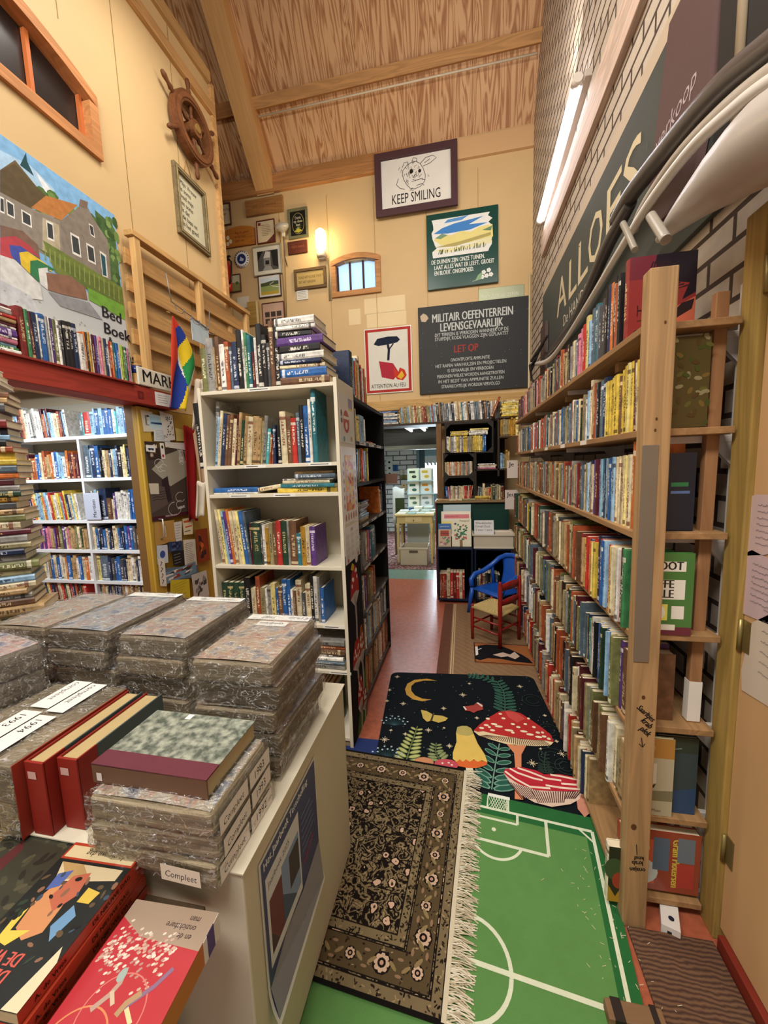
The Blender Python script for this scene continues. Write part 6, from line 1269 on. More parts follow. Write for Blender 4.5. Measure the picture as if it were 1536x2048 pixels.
a=Art((-.20,2.45,.004),(1,0,0),(0,1,0)); a.rect(0,0,.085,1.65,'#6a4536'); a.rect(.095,0,.105,1.65,'#c9ad85'); a.rect(.112,0,.12,1.65,'#c9ad85')
for k in range(22): a.line([(.2,.03+k*.075),(.235,.06+k*.075),(.2,.09+k*.075)],.005,'#86633f')
a.build('side_stripes','cloth',o,label='dark brown edge with two pale stripes'); tag(o,'brown woven runner rug with striped edge by the crates','rug')
# cow print mat under red chair
b=MB(); b.box(.075,.54,2.86,3.19,.004,.010,'#a5673f'); o=b.build('door_mat','cloth'); a=Art((.075,2.86,.010),(1,0,0),(0,1,0)); a.rect(0,0,.465,.33,'#3a1c16'); a.rect(.008,.008,.46,.32,'#9c6038')
a.poly([(.0,.05),(.04,.03),(.1,.07),(.2,.07),(.3,.04),(.42,.03),(.40,.10),(.36,.16),(.28,.24),(.2,.30),(.1,.30),(.03,.27),(.0,.2)],'#17161a'); a.poly([(.14,.13),(.22,.18),(.27,.15),(.31,.2),(.34,.13),(.3,.08),(.25,.12),(.2,.1)],'#c9b0a0'); a.poly([(.01,.1),(.03,.12),(.03,.26),(.01,.25)],'#e0d8d2'); a.line([(.03,.2),(.06,.23)],.008,'#e0d8d2')
a.build('cow_print','cloth',o,label='black and white cow drawing'); tag(o,'small brown mat with a black and white cow under the red chair','mat')
# dark mushroom rug
TLm=Vector((-.52,2.635)); u=Vector((.968,.075)).normalized(); v=Vector((-u.y,u.x)); Wm=.985; Lm=1.22
def loc(px,py,z=.009): p=at(px,py,z=z); d_=Vector((p.x,p.y))-TLm; return (d_.dot(u),d_.dot(v))
b=MB(); k=.05; cs=[]
for cx_,cy_,a0 in ((k,-k,PI/2),(k,-Lm+k,PI),(Wm-k,-Lm+k,1.5*PI),(Wm-k,-k,0)):
    for i in range(5): t_=a0+i*PI/8; cs.append((cx_+k*math.cos(t_),cy_+k*math.sin(t_)))
pts=[TLm+u*x+v*y for x,y in cs]; i0=b.add([(p.x,p.y,.009) for p in pts]+[(p.x,p.y,.001) for p in pts]); n=len(pts); b.fi([i0+i for i in range(n)],'#12171c'); 
for i in range(n): b.fi([i0+i,i0+n+i,i0+n+(i+1)%n,i0+(i+1)%n],'#0d1013')
o=b.build('mushroom_rug','cloth')
a=Art((TLm.x,TLm.y,.0087),(u.x,u.y,0),(v.x,v.y,0))
def Lp(*l): return [loc(760+.3125*x,1330+.3125*y) for x,y in l]
def lc(x,y): return loc(760+.3125*x,1330+.3125*y)
# moon
a.poly(Lp((365,100),(300,88),(220,95),(175,120),(160,155),(170,190),(210,220),(270,232),(330,222),(270,215),(225,195),(200,165),(200,135),(225,112),(280,100)),'#c99a45')
def star(cx_,cy_,r_,c='#d9c9a8'):
    for k_ in range(4): 
        t_=k_*PI/4; d_=Vector((math.cos(t_),math.sin(t_)))*r_*(1 if k_%2==0 else .7); a.line([(cx_-d_.x,cy_-d_.y),(cx_+d_.x,cy_+d_.y)],.0035,c)
for x,y,r_ in ((110,75,.02),(62,160,.014),(45,230,.014),(148,248,.02),(408,278,.018),(530,192,.024),(572,120,.012),(895,138,.02),(620,340,.014),(30,478,.026),(162,443,.014),(310,418,.02),(445,520,.018),(975,630,.026),(1165,570,.024),(1130,490,.012),(1055,325,.012),(1030,540,.01),(70,420,.01),(410,405,.008)): star(*lc(x,y),r_)
r=random.Random(4)
for k in range(110): x,y=lc(r.uniform(20,1150),r.uniform(60,600)); a.ell(x,y,.0025,.0025,'#8fa3a8',5,step=.05)
# fern leaves
def fern(pts,leaf,col,edge,w=.02,n=None):
    P=[Vector(lc(*p)) for p in pts]; a.line([tuple(p) for p in P],.006,edge)
    N_=n or len(P)*3
    for k in range(N_):
        t_=k/N_*(len(P)-1); i=int(t_); p=P[i].lerp(P[min(i+1,len(P)-1)],t_-i); d_=(P[min(i+1,len(P)-1)]-P[i]).normalized(); s_=leaf*(1-.55*k/N_)
        for sg in (1,-1):
            nrm=Vector((-d_.y,d_.x))*sg; ax_=(nrm*.9+d_*.45).normalized(); c_=p+ax_*s_*.55; ang=math.atan2(ax_.y,ax_.x); a.ell(c_.x,c_.y,s_*.5,w*.5*(1-.4*k/N_),edge,9,ang,step=.1); a.ell(c_.x,c_.y,s_*.42,w*.33*(1-.4*k/N_),col,9,ang,step=.1)
fern([(165,625),(190,540),(215,470),(240,395)],.075,'#b9bd78','#6f7c4a',.03,9)
fern([(385,615),(355,560),(360,500)],.06,'#8f9a68','#5c6a48',.024,6)
fern([(715,800),(725,720),(745,600),(765,505)],.115,'#2c5a4c','#6f9a86',.042,7)
fern([(800,300),(800,230),(790,170),(750,110),(640,75),(560,70)],.075,'#2d5446','#3f6a58',.024,17)
for x0,y0 in ((90,350),(40,560)):
    c_=lc(x0,y0+40)
    for k in range(13): e=(c_[0]+.085*math.cos(PI*(.08+.84*k/12))*(1 if k%2 else .75),c_[1]+.085*math.sin(PI*(.08+.84*k/12))*(1 if k%2 else .75)); a.line([c_,e],.002,'#3c5c66'); a.ell(e[0],e[1],.006,.006,'#a9bfc4',7)
for cx_,cy_,rr_ in ((1110,600,.07),(1190,655,.05),(975,230,.06),(1080,420,.05)): x,y=lc(cx_,cy_); a.arc(x,y,rr_,0,5.2,.004,'#2b3b36'); a.arc(x,y,rr_*.6,1,6,.004,'#2b3b36')
fern([(1065,700),(1050,640),(1060,560)],.04,'#24332d','#2f4038',.016,7)
# butterflies
a.poly(Lp((262,292),(300,300),(335,320),(330,362),(300,368),(275,345)),'#c9b05c'); a.poly(Lp((345,325),(400,330),(435,345),(420,362),(375,375),(335,362)),'#c9b05c'); a.line(Lp((345,312),(325,365)),.01,'#4a3f2a')
a.poly(Lp((532,270),(560,268),(600,262),(620,244),(655,255),(660,290),(620,300),(600,312),(575,300),(545,298)),'#a5443e'); a.line(Lp((535,270),(552,292)),.01,'#e0dcd0'); a.line(Lp((622,246),(655,270)),.012,'#e0dcd0')
# tall red mushroom
a.poly(Lp((800,500),(860,520),(940,515),(905,580),(905,680),(915,870),(862,865),(865,650),(858,570)),'#d98a62')
a.poly(Lp((600,430),(640,400),(740,440),(900,480),(1060,490),(1110,500),(1090,522),(1000,525),(900,520),(800,510),(700,480),(630,455)),'#e6d2a8')
for k in range(34):
    x=630+k*14; yb=470+ (k*2.2 if k<16 else 35+ (k-16)*1); a.line(Lp((x*.75+215,455+k*.9),(x,min(522,462+k*3))),.004,'#5c3a2c')
a.poly(Lp((600,425),(640,385),(700,340),(760,305),(830,297),(900,315),(970,360),(1040,410),(1095,455),(1112,500),(1060,490),(960,485),(850,470),(740,450),(660,430),(625,435)),'#b83232')
a.poly(Lp((800,300),(870,310),(930,350),(880,375),(820,340)),'#c9504a')
for x,y,rx in ((650,410,14),(680,392,14),(730,385,18),(690,350,12),(790,348,12),(760,400,22),(825,425,24),(850,385,12),(920,432,20),(960,452,20),(1010,440,12),(1015,468,18),(1050,465,12),(885,405,12),(930,385,10),(985,405,10),(770,320,10),(850,440,10),(720,425,14),(1080,480,10),(950,350,8),(1040,440,8),(700,405,8)):
    x_,y_=lc(x,y); a.ell(x_,y_,rx*.00078*1.3,.009,'#efe3c4',9,-.1)
# yellow mushroom
a.poly(Lp((560,610),(585,615),(600,700),(620,730),(560,730),(545,700)),'#dcd3b5')
a.poly(Lp((470,600),(500,655),(560,668),(620,668),(680,650),(688,630),(640,620),(520,610)),'#d96a35')
a.poly(Lp((525,397),(495,405),(487,440),(490,500),(466,570),(466,610),(490,628),(510,612),(530,628),(550,612),(575,628),(600,612),(625,628),(650,618),(688,632),(670,580),(625,510),(600,450),(580,410),(555,398)),'#e0bf62')
a.poly(Lp((487,440),(495,405),(525,397),(555,398),(585,415),(600,450),(560,462),(510,455)),'#b8a964')
# coral mushroom right
a.poly(Lp((1235,690),(1270,690),(1340,960),(1310,985),(1265,930)),'#c98a72')
a.poly(Lp((790,700),(830,760),(900,840),(990,890),(1100,918),(1220,900),(1275,870),(1295,820),(1180,820),(1000,810),(880,770)),'#dcc0ac')
for k in range(30): 
    x=820+k*16; a.line(Lp((x,755+min(k*5,65)),(x*.72+320,800+62+ (30 if 8<k<24 else 5))),.004,'#4a2a2c')
a.poly(Lp((790,700),(800,675),(900,662),(1000,685),(1050,710),(1150,708),(1230,725),(1275,750),(1292,815),(1180,820),(1000,812),(900,775),(830,735)),'#b82c3a')
for l in (((830,672),(880,700),(980,735),(1040,748)),((800,690),(860,735),(960,790),(1090,800)),((880,668),(960,695),(1060,735),(1160,750)),((1090,712),(1170,725),(1260,745)),((1060,780),(1150,795),(1290,808)),((1160,770),(1230,775),(1285,780))): a.line(Lp(*l),.011,'#f0d9c4')
a.ell(*lc(280,632),.05,.035,'#c98a62',12); a.ell(*lc(425,645),.06,.035,'#c0505c',12)
for x,y in ((400,638),(440,636),(460,650)): a.ell(*lc(x,y),.006,.005,'#efe3d4',7)
a.build('woven_picture','cloth',o,label='picture of toadstools, moon and ferns'); tag(o,'dark night-forest rug with red toadstools and crescent moon','rug')
# green football pitch rug
p1=Vector(F(1197,1640,.012)); p2=Vector(F(1295,2048,.012)); vd=(p2-p1).normalized(); ud=Vector((vd.y,-vd.x)); 
if ud.x<0: ud=-ud
Lf=1.35; Wf=1.05
O=p1-ud*Wf+vd*Lf
b=MB(); P=[O,O+ud*Wf,p1,p1-ud*Wf]; i0=b.add([(p.x,p.y,.0155) for p in P]+[(p.x,p.y,.0135) for p in P]); b.fi([i0,i0+1,i0+2,i0+3],'#2b6636')
for i in range(4): b.fi([i0+i,i0+4+i,i0+4+(i+1)%4,i0+(i+1)%4],'#1f4a26')
o=b.build('football_rug','cloth',bevel=0)
a=Art((O.x,O.y,.015),(ud.x,ud.y,0),(-vd.x,-vd.y,0))
def fl2(px,py): p=at(px,py,z=.016); d_=Vector((p.x,p.y))-O; return (d_.dot(ud),d_.dot(-vd))
cr_=lambda x,y: fl2(600+.4232*x,1300+.4232*y)
wl='#d7dcc0'
a.rect(.09,.0,Wf-.06,Lf-.10,'#5d8a4c')
tr=cr_(1380,858); a.line([(0.09,tr[1]),(tr[0],tr[1])],.012,wl); a.line([(tr[0],tr[1]),(tr[0],-.0+.01)],.012,wl); a.line([(tr[0]-.05,tr[1]),(tr[0],tr[1]-.05)],.008,wl)
p5=cr_(1160,800); p6=cr_(1160,970); a.line([(p5[0],tr[1]),(p5[0],p6[1])],.012,wl); a.line([(p5[0],p6[1]),(p5[0]-.62,p6[1])],.012,wl)
p7=cr_(1027,782); p8=cr_(1025,825); a.line([(p7[0],tr[1]),(p7[0],p8[1])],.01,wl); a.line([(p7[0],p8[1]),(p7[0]-.36,p8[1])],.01,wl)
c_=cr_(930,905); gx=cr_(935,720); a.arc(gx[0],p6[1]+.035,.10,PI+.3,2*PI-.3,.01,wl); a.ell(*cr_(916,847),.009,.009,wl,10)
g0=cr_(885,735); g1=cr_(985,755); gt=tr[1]+.065
a.line([(g0[0],tr[1]),(g0[0],gt),(g1[0],gt),(g1[0],tr[1])],.007,wl)
for k in range(8):
    x=g0[0]+(g1[0]-g0[0])*k/8; a.line([(x,tr[1]),(min(x+.03,g1[0]),gt)],.0025,wl); a.line([(min(x+.03,g1[0]),tr[1]),(x,gt)],.0025,wl)
a.line([(g0[0]-.0,gt+.006),(g1[0]+.005,gt+.006)],.016,'#e4e6da')
cc=cr_(1000,1530); ce=cr_(845,1318); ctr=cr_(815,1470); 
R_=cc[0]-ctr[0]; a.arc(ctr[0]-.02,ctr[1]-.01,R_+.02,0,2*PI,.012,wl,40)
m1=cr_(815,1465); m2=cr_(1420,1690); ym=(m1[1]+m2[1])/2; a.line([(0.09,ym),(tr[0],ym)],.014,wl)
a.build('pitch_lines','cloth',o,label='pale painted pitch lines'); tag(o,'green football pitch play rug with white lines','rug')
# persian rug
def persian_mat():
    m, nt, b = new_mat('persian_rug_pile'); L=nt.links.new
    at_=N(nt,'ShaderNodeAttribute',attribute_name='col'); sp=N(nt,'ShaderNodeSeparateColor'); L(at_.outputs['Color'],sp.inputs[0])
    tc=N(nt,'ShaderNodeTexCoord')
    n1=N(nt,'ShaderNodeTexNoise'); n1.inputs['Scale'].default_value=27; n1.inputs['Detail'].default_value=3; n1.inputs['Distortion'].default_value=.5; L(tc.outputs['Object'],n1.inputs[0])
    v=N(nt,'ShaderNodeTexVoronoi'); v.inputs['Scale'].default_value=18; v.inputs['Randomness'].default_value=.6; L(tc.outputs['Object'],v.inputs[0])
    v2=N(nt,'ShaderNodeTexVoronoi'); v2.inputs['Scale'].default_value=55; L(tc.outputs['Object'],v2.inputs[0])
    ad=N(nt,'ShaderNodeMath',operation='MULTIPLY_ADD'); L(n1.outputs[0],ad.inputs[0]); ad.inputs[1].default_value=6; ad.inputs[2].default_value=0
    pp=N(nt,'ShaderNodeMath',operation='PINGPONG'); pp.inputs[1].default_value=.5; L(ad.outputs[0],pp.inputs[0])
    cr=N(nt,'ShaderNodeValToRGB'); e=cr.color_ramp; e.interpolation='CONSTANT'; e.elements[0].color=H('#1d1714'); e.elements[1].position=.5; e.elements[1].color=H('#7b6a4e')
    for p,c in ((.66,'#54452f'),(.82,'#927f5e')): q_=e.elements.new(p); q_.color=H(c)
    cm=N(nt,'ShaderNodeMath',operation='MULTIPLY'); cm.inputs[1].default_value=2; L(pp.outputs[0],cm.inputs[0]); L(cm.outputs[0],cr.inputs[0])
    # rosettes
    add=N(nt,'ShaderNodeMath',operation='MULTIPLY_ADD'); L(v2.outputs['Distance'],add.inputs[0]); add.inputs[1].default_value=.22; L(v.outputs['Distance'],add.inputs[2])
    c2=N(nt,'ShaderNodeValToRGB'); e=c2.color_ramp; e.interpolation='CONSTANT'; e.elements[0].color=H('#3a2a22'); e.elements[1].position=.17; e.elements[1].color=H('#c9a78c')
    for p,c in ((.33,'#1b1512'),): q_=e.elements.new(p); q_.color=H(c)
    L(add.outputs[0],c2.inputs[0])
    lt=N(nt,'ShaderNodeMath',operation='LESS_THAN'); L(add.outputs[0],lt.inputs[0]); lt.inputs[1].default_value=.42
    wn=N(nt,'ShaderNodeSeparateColor'); L(v.outputs['Color'],wn.inputs[0]); g=N(nt,'ShaderNodeMath',operation='GREATER_THAN'); L(wn.outputs[0],g.inputs[0]); g.inputs[1].default_value=.4
    mm=N(nt,'ShaderNodeMath',operation='MULTIPLY'); L(lt.outputs[0],mm.inputs[0]); L(g.outputs[0],mm.inputs[1])
    mix=N(nt,'ShaderNodeMix',data_type='RGBA'); L(mm.outputs[0],mix.inputs[0]); L(cr.outputs[0],mix.inputs[6]); L(c2.outputs[0],mix.inputs[7])
    mul=N(nt,'ShaderNodeVectorMath',operation='MULTIPLY'); L(mix.outputs[2],mul.inputs[0]); L(at_.outputs['Color'],mul.inputs[1]); L(mul.outputs[0],b.inputs['Base Color']); b.inputs['Roughness'].default_value=1; b.inputs['Specular IOR Level'].default_value=.05; return m
M['persian']=persian_mat()
RX1,RY1_=-.015,1.80; RX0,RY0_=-1.2,.875
th=math.radians(2.6); ur=Vector((math.cos(th),-math.sin(th)*.4)).normalized(); vr=Vector((-ur.y,ur.x))
TRr=Vector(F(930,1541,.024)); BRr=Vector(F(884,2046,.024)); vr=(TRr-BRr).normalized(); ur=Vector((vr.y,-vr.x)); Lr=(TRr-BRr).length; Wr=1.25
O=BRr-ur*Wr
b=MB(); rows_,cols__=14,18; G_=[]
for i in range(rows_+1):
    G_.append([tuple(O+ur*Wr*j/cols__+vr*Lr*i/rows_)+(.024,) for j in range(cols__+1)])
b.grid([[p for p in r_] for r_ in G_],(1,1,1,1)); e4=[O,O+ur*Wr,TRr,TRr-ur*Wr]
for i in range(4): p,q_=e4[i],e4[(i+1)%4]; b.face([(p.x,p.y,.016),(q_.x,q_.y,.016),(q_.x,q_.y,.024),(p.x,p.y,.024)],(.12,.1,.1,1))
o=b.build('persian_rug','persian'); a=Art((O.x,O.y,.0238),(ur.x,ur.y,0),(vr.x,vr.y,0))
rz=random.Random(21); TAN='#8a7650'; DK='#1c1613'
def border(ins,w,col):
    a.rect(0,ins,Wr-ins,ins+w,col,.1); a.rect(0,Lr-ins-w,Wr-ins,Lr-ins,col,.1); a.rect(Wr-ins-w,ins,Wr-ins,Lr-ins,col,.1)
border(0,.036,'#76664a'); border(.041,.085,'#55462f'); border(.130,.032,'#7a6a4c')
for k_ in range(900):
    s_=rz.random(); q_=rz.choice([rz.uniform(.008,.03),rz.uniform(.045,.122),rz.uniform(.136,.156)])
    if s_<.5: x_,y_=Wr-q_,rz.uniform(q_,Lr-q_)
    else: x_,y_=rz.uniform(.55,Wr-q_),(q_ if s_<.8 else Lr-q_)
    a.ell(x_,y_,rz.uniform(.003,.008),rz.uniform(.0015,.0035),rz.choice(['#2a2018','#3a2c1f','#1c1613','#94805c']),6,rz.random()*3,step=.01)
border(.034,.004,DK); border(.041,.003,DK); border(.124,.003,DK); border(.130,.004,DK); border(.160,.004,DK); border(-.006,.012,'#15110f')
def rosette(x,y,s):
    s*=rz.uniform(.75,1.1); x+=rz.uniform(-.004,.004)
    a.ell(x,y,s*1.35,s*1.35,DK,10,step=.1)
    for k_ in range(8): a.ell(x+s*.8*math.cos(k_*PI/4),y+s*.8*math.sin(k_*PI/4),s*.36,s*.36,'#c4a68c',6,step=.02)
    a.ell(x,y,s*.6,s*.6,DK,8,step=.1); a.ell(x,y,s*.3,s*.3,'#b98f78',6,step=.1)
def leafy(x,y,s,rot): 
    for q_ in (-1,1): a.ell(x+q_*s*math.cos(rot),y+q_*s*math.sin(rot),s*.8,s*.28,TAN,8,rot+.7*q_,step=.1); a.ell(x-q_*s*math.sin(rot),y+q_*s*math.cos(rot),s*.5,s*.22,'#8d6f55',8,rot,step=.1)
ny=9
for k in range(ny): y=.085+(Lr-.17)*k/(ny-1); rosette(Wr-.083,y,.024 if k%2 else .017); 
for k in range(ny-1): y=.085+(Lr-.17)*(k+.5)/(ny-1); leafy(Wr-.083,y,.022,PI/2)
nx=11
for k in range(1,nx): 
    x=Wr-.083-k*.105
    for yy in (.083,Lr-.083): rosette(x,yy,.022 if k%2 else .016); leafy(x+.052,yy,.02,0)
a.build('border','cloth',o,label='tan and black border with pale rosettes'); tag(o,'brown and black patterned oriental rug with cream fringe','rug')
b=MB(); r=random.Random(3)
for k in range(430):
    y=Lr*k/430; p=O+ur*Wr+vr*y; L_=r.uniform(.05,.085); sl=r.uniform(-.35,.35); q_=p+ur*L_+vr*sl*L_; w_=vr*.0016; z0=.019; zm=.024+r.random()*.006; mid=p.lerp(q_,.5)+vr*r.uniform(-.006,.006); c_=r.choice(['#d9cdb2','#c9bc9f','#e3d9c2','#b8aa8c'])
    b.face([(p.x-w_.x,p.y-w_.y,z0+.003),(mid.x-w_.x,mid.y-w_.y,zm),(mid.x+w_.x,mid.y+w_.y,zm),(p.x+w_.x,p.y+w_.y,z0+.003)],c_); b.face([(mid.x-w_.x,mid.y-w_.y,zm),(q_.x-w_.x,q_.y-w_.y,.0175),(q_.x+w_.x,q_.y+w_.y,.0175),(mid.x+w_.x,mid.y+w_.y,zm)],c_)
p=O+ur*Wr; q_=TRr; b.beam((p.x+.004,p.y,.021),(q_.x+.004,q_.y,.021),.014,.008,'#cfc3a8'); f_=b.build('fringe','cloth',o,label='cream cotton fringe along the right edge'); f_['kind']='stuff'
# blue mat edge peeping out, brown ribbed mat right, box at the bottom edge
o=MB().box(-.9,-.42,1.80,1.93,0,.008,'#2c3a6b').build('blue_mat','cloth'); tag(o,'dark blue mat edge showing beyond the oriental rug','mat')
def ribbed_mat():
    m, nt, b = new_mat('ribbed_coir'); L=nt.links.new
    tc=N(nt,'ShaderNodeTexCoord'); w1=N(nt,'ShaderNodeTexWave'); w1.bands_direction='Y'; w1.inputs['Scale'].default_value=26; w1.inputs['Distortion'].default_value=5; L(tc.outputs['Object'],w1.inputs[0])
    cr=N(nt,'ShaderNodeValToRGB'); cr.color_ramp.elements[0].color=H('#422a20'); cr.color_ramp.elements[1].color=H('#6f5038'); L(w1.outputs[0],cr.inputs[0]); L(cr.outputs[0],b.inputs['Base Color']); b.inputs['Roughness'].default_value=.95; return m
M['ribbed']=ribbed_mat()
o=MB().box(.50,.742,.55,1.21,0,.012,'#6a4836').build('ribbed_mat','ribbed',bevel=.003); tag(o,'brown ribbed doormat in front of the shelf post','mat')
o=MB().box(.36,.50,.945,.99,.016,.05,'#8a6a4a').build('wooden_box','wood_x',bevel=.003); MB().box(.375,.40,.943,.992,.0165,.052,'#2b201c').build('dark_strap','paint',o); MB().box(.47,.485,.943,.992,.0165,.052,'#2b201c').build('dark_strap','paint',o); tag(o,'brown wooden item with dark straps at the bottom edge of view','box')
# straw crumbs
b=MB(); r=random.Random(2)
for k in range(60):
    x,y=r.gauss(.44,.05),r.uniform(1.0,1.45); t_=r.random()*3; l=r.uniform(.004,.014); b.beam((x,y,.0168),(x+l*math.cos(t_),y+l*math.sin(t_),.0172),.0012,.0008,'#cfc7a4')
o=b.build('straw_crumbs','matte'); tag(o,'scatter of pale straw crumbs on the football rug','crumbs',kind='stuff')

# ================================================================== CHAIRS
t=thing('child_chair','small red wooden child chair with woven rush seat','chair',(.279,3.099,0)); RC='#8f1f1a'
Pa=Vector((0,0)); Pf=Vector((.068-.279,3.274-3.099)); side=Pf.copy(); L0=side.length; d1_=side.normalized(); d2_=Vector((-d1_.y,d1_.x)); 
if d2_.y<0: d2_=-d2_
Wd=.27
A=Pa; B=Pa+d2_*Wd; C_=Pf+Vector((0,0)); D_=Pf+d2_*Wd   # A,B tall back posts; C,D front legs
def leg(p,h,name,rr=.015):
    b=MB(); b.tube([(p.x,p.y,0),(p.x,p.y,h*.5),(p.x,p.y,h-.03),(p.x,p.y,h-.02),(p.x,p.y,h-.008),(p.x,p.y,h)],[rr*.8,rr,rr,rr*.7,rr*.9,rr*.4],RC,n=12); b.build(name,'gloss',t)
leg(A,.56,'back_post',.017); leg(B,.56,'back_post',.017); leg(C_,.31,'front_leg'); leg(D_,.31,'front_leg')
def rung(p,q_,z,n_='stretcher',r_=.008): MB().tube([(p.x,p.y,z),(q_.x,q_.y,z)],r_,RC,n=8).build(n_,'gloss',t)
for z in (.12,.2): rung(A,C_,z); rung(B,D_,z)
rung(A,B,.16); rung(C_,D_,.14); 
for z0,z1 in ((.36,.395),(.48,.525)):
    b=MB(); G2=[]
    for zz_ in (z0,z1): G2.append([tuple(A.lerp(B,j/8)-d1_*.02*math.sin(PI*j/8))+(zz_+(.02*math.sin(PI*j/8) if zz_==z1 else 0),) for j in range(9)])
    b.grid(G2,RC); b.build('back_slat','gloss',t,solid=.012)
b=MB(); q4=[A,B,D_,C_]; zc=.285; ctr_=(A+B+C_+D_)/4
for i in range(4):
    p,q_=q4[i],q4[(i+1)%4]
    for k in range(14):
        s0,s1=k/14,(k+1)/14; e0=p.lerp(q_,s0); e1=p.lerp(q_,s1); 
        b.face([(e0.x,e0.y,zc+.012),(e1.x,e1.y,zc+.012),(ctr_.x,ctr_.y,zc+.002)],'#b39a62' if k%2 else '#c9b27a')
    b.tube([(p.x,p.y,zc),(q_.x,q_.y,zc)],.014,'#b59c66',n=8)
b.build('rush_seat','cloth',t,label='woven straw coloured rush seat')
# blue plastic chair
t=thing('plastic_chair','blue moulded plastic child armchair behind the red chair','chair',(.26,3.86,0)); BC='#1a55b5'
S0=Vector((.085,3.88)); S1=Vector((.325,3.61)); fx=(S1-S0).normalized(); fd=Vector((-fx.y,fx.x)); 
if fd.dot(Vector((.76,.65)))<0: fd=-fd
Ws=(S1-S0).length
def G(x,y,z): p=S0+fx*x+fd*y; return (p.x-.26,p.y-3.86,z)
b=MB(); n=8; G2=[[G(Ws*j/n-(0.0),.02+.30*i/n,.265-.012*math.sin(PI*j/n)*math.sin(PI*i/n)-(.02 if i==0 else 0)) for j in range(n+1)] for i in range(n+1)]
b.grid(G2,BC); b.build('seat','plastic',t,solid=.008); b=MB(); b.tube([G(-.01,.02,.235),G(0,.0,.255),G(Ws/2,-.01,.258),G(Ws,.0,.255),G(Ws+.01,.02,.235)],.012,BC,n=8); b.build('seat_front_edge','plastic',t)
for x,y,ox,oy in ((0,0,-.03,-.03),(Ws,0,.03,-.03),(0,.30,-.03,.05),(Ws,.30,.03,.05)):
    b=MB(); b.tube([G(x,y,.26),G(x+ox*.5,y+oy*.5,.13),G(x+ox,y+oy,.0)],[.024,.019,.016],BC,n=8); b.build('leg','plastic',t)
# back hoop and arms as one flowing rail, back panel with side openings
rail=[(-.01,.0,.27),(-.03,.01,.34),(-.03,.06,.385),(-.02,.16,.40),(.0,.26,.45),(.04,.33,.52),(.10,.365,.555),(Ws/2,.375,.565),(Ws-.10,.365,.555),(Ws-.04,.33,.52),(Ws,.26,.45),(Ws+.02,.16,.40),(Ws+.03,.06,.385),(Ws+.03,.01,.34),(Ws+.01,.0,.27)]
b=MB(); b.tube([G(*p) for p in rail],.024,BC,n=10,flat=.8); b.build('arm_rail','plastic',t)
b=MB(); G2=[]
for i in range(9):
    v_=i/8; z=.26+.29*v_; hw=.105-.015*math.sin(PI*v_)+.04*v_**3; G2.append([G(Ws/2+hw*(2*j/8-1),.31+.055*v_+.01*(1-(2*j/8-1)**2),z) for j in range(9)])
b.grid(G2,BC); b.build('backrest','plastic',t,solid=.008)
for sx in (0,1):
    b=MB(); b.tube([G(Ws*sx,.29,.26),G(Ws*sx+(.012 if sx else -.012),.29,.36),G(Ws*sx,.27,.45)],[.02,.016,.018],BC,n=8); b.build('side_strut','plastic',t)

# ================================================================== FOREGROUND: cabinet, wrapped bundles, books
TZ=.70
t=thing('cabinet','pale cream cabinet carrying wrapped bundles, poster on its side','cabinet',(-.9,.98,0))
kid(MB().box(-1.36,-.441,.62,1.30,.027,TZ,'#cfc6ae'),'body','paint',.004)
kid(MB().box(-.4415,-.4395,.62,1.0,.0,.004,'#8b7f66'),'plinth_line','paint',0); kid(MB().box(-1.36,-.436,.615,1.305,TZ-.001,TZ+.002,'#d9d1ba'),'top','paint',0)
a=Art((-.4405,.62,0),(0,1,0),(0,0,1)); a.line([(.0,.065),(.68,.065)],.002,'#efe6c8'); kid(a,'side_groove','matte',0)
# poster taped to the cabinet side, lower edge curling out
y0,y1,z0_,z1_=.672,1.0,.245,.655
b=MB(); G2=[]
for i in range(11):
    v_=i/10; z=z1_-(z1_-z0_)*v_; bow=.022*max(0,(v_-.75)/.25)**2; G2.append([(-.4385+bow*(1-.5*j/6),y0+(y1-y0)*j/6,z) for j in range(7)])
b.grid(G2,'#d8d6cf'); o=b.build('cabinet_poster','gloss')
a=Art((-.438,y0,z0_),(0,1,0),(0,0,1)); w_,h_=y1-y0,z1_-z0_
def bow(yy): v_=(h_-yy)/h_; return .022*max(0,(v_-.75)/.25)**2
[a.rect(.008,h_*(.03+.95*k_/24),w_-.008,h_*(.03+.95*(k_+1)/24),'#2f3b6b',.02) for k_ in range(24)]
a.rect(.02,h_*.30,w_*.60,h_*.86,'#d5d7da'); a.rect(.03,h_*.36,w_*.28,h_*.70,'#6a2c36'); a.rect(w_*.28,h_*.36,w_*.58,h_*.74,'#7f97bd'); a.rect(w_*.40,h_*.48,w_*.57,h_*.7,'#2d2a33'); a.poly([(w_*.28,h_*.36),(w_*.5,h_*.36),(w_*.28,h_*.56)],'#36506f'); a.poly([(.03,h_*.36),(w_*.2,h_*.36),(.03,h_*.5)],'#33222a')
a.text('Jaarboek 2025',.03,h_*.78,.021,'#50505c',.9); a.lines(w_*.64,h_*.8,w_*.94,h_*.5,6,'#8f9cc4',.002,3)
a.text('nieuw',w_*.66,h_*.42,.03,'#a5285c',1,.02,rot=.3)
a.text('Het Jaarboek Terschelling',.016,h_-.034,.0275,'#eef0f2',.86,.014)
a.poly([(.008,h_*.03),(w_-.008,h_*.03),(w_-.008,h_*.34),(w_*.6,h_*.28),(w_*.3,h_*.3),(.008,h_*.22)],'#8b8a92'); r=random.Random(2)
for k in range(16): x=r.uniform(.03,w_*.8); y=h_*r.uniform(.05,.22); a.poly([(x,y),(x+.04,y+.012),(x+.06,y+.03),(x+.02,y+.016)],r.choice(['#4a4748','#6c6a70','#39353a']),.05)
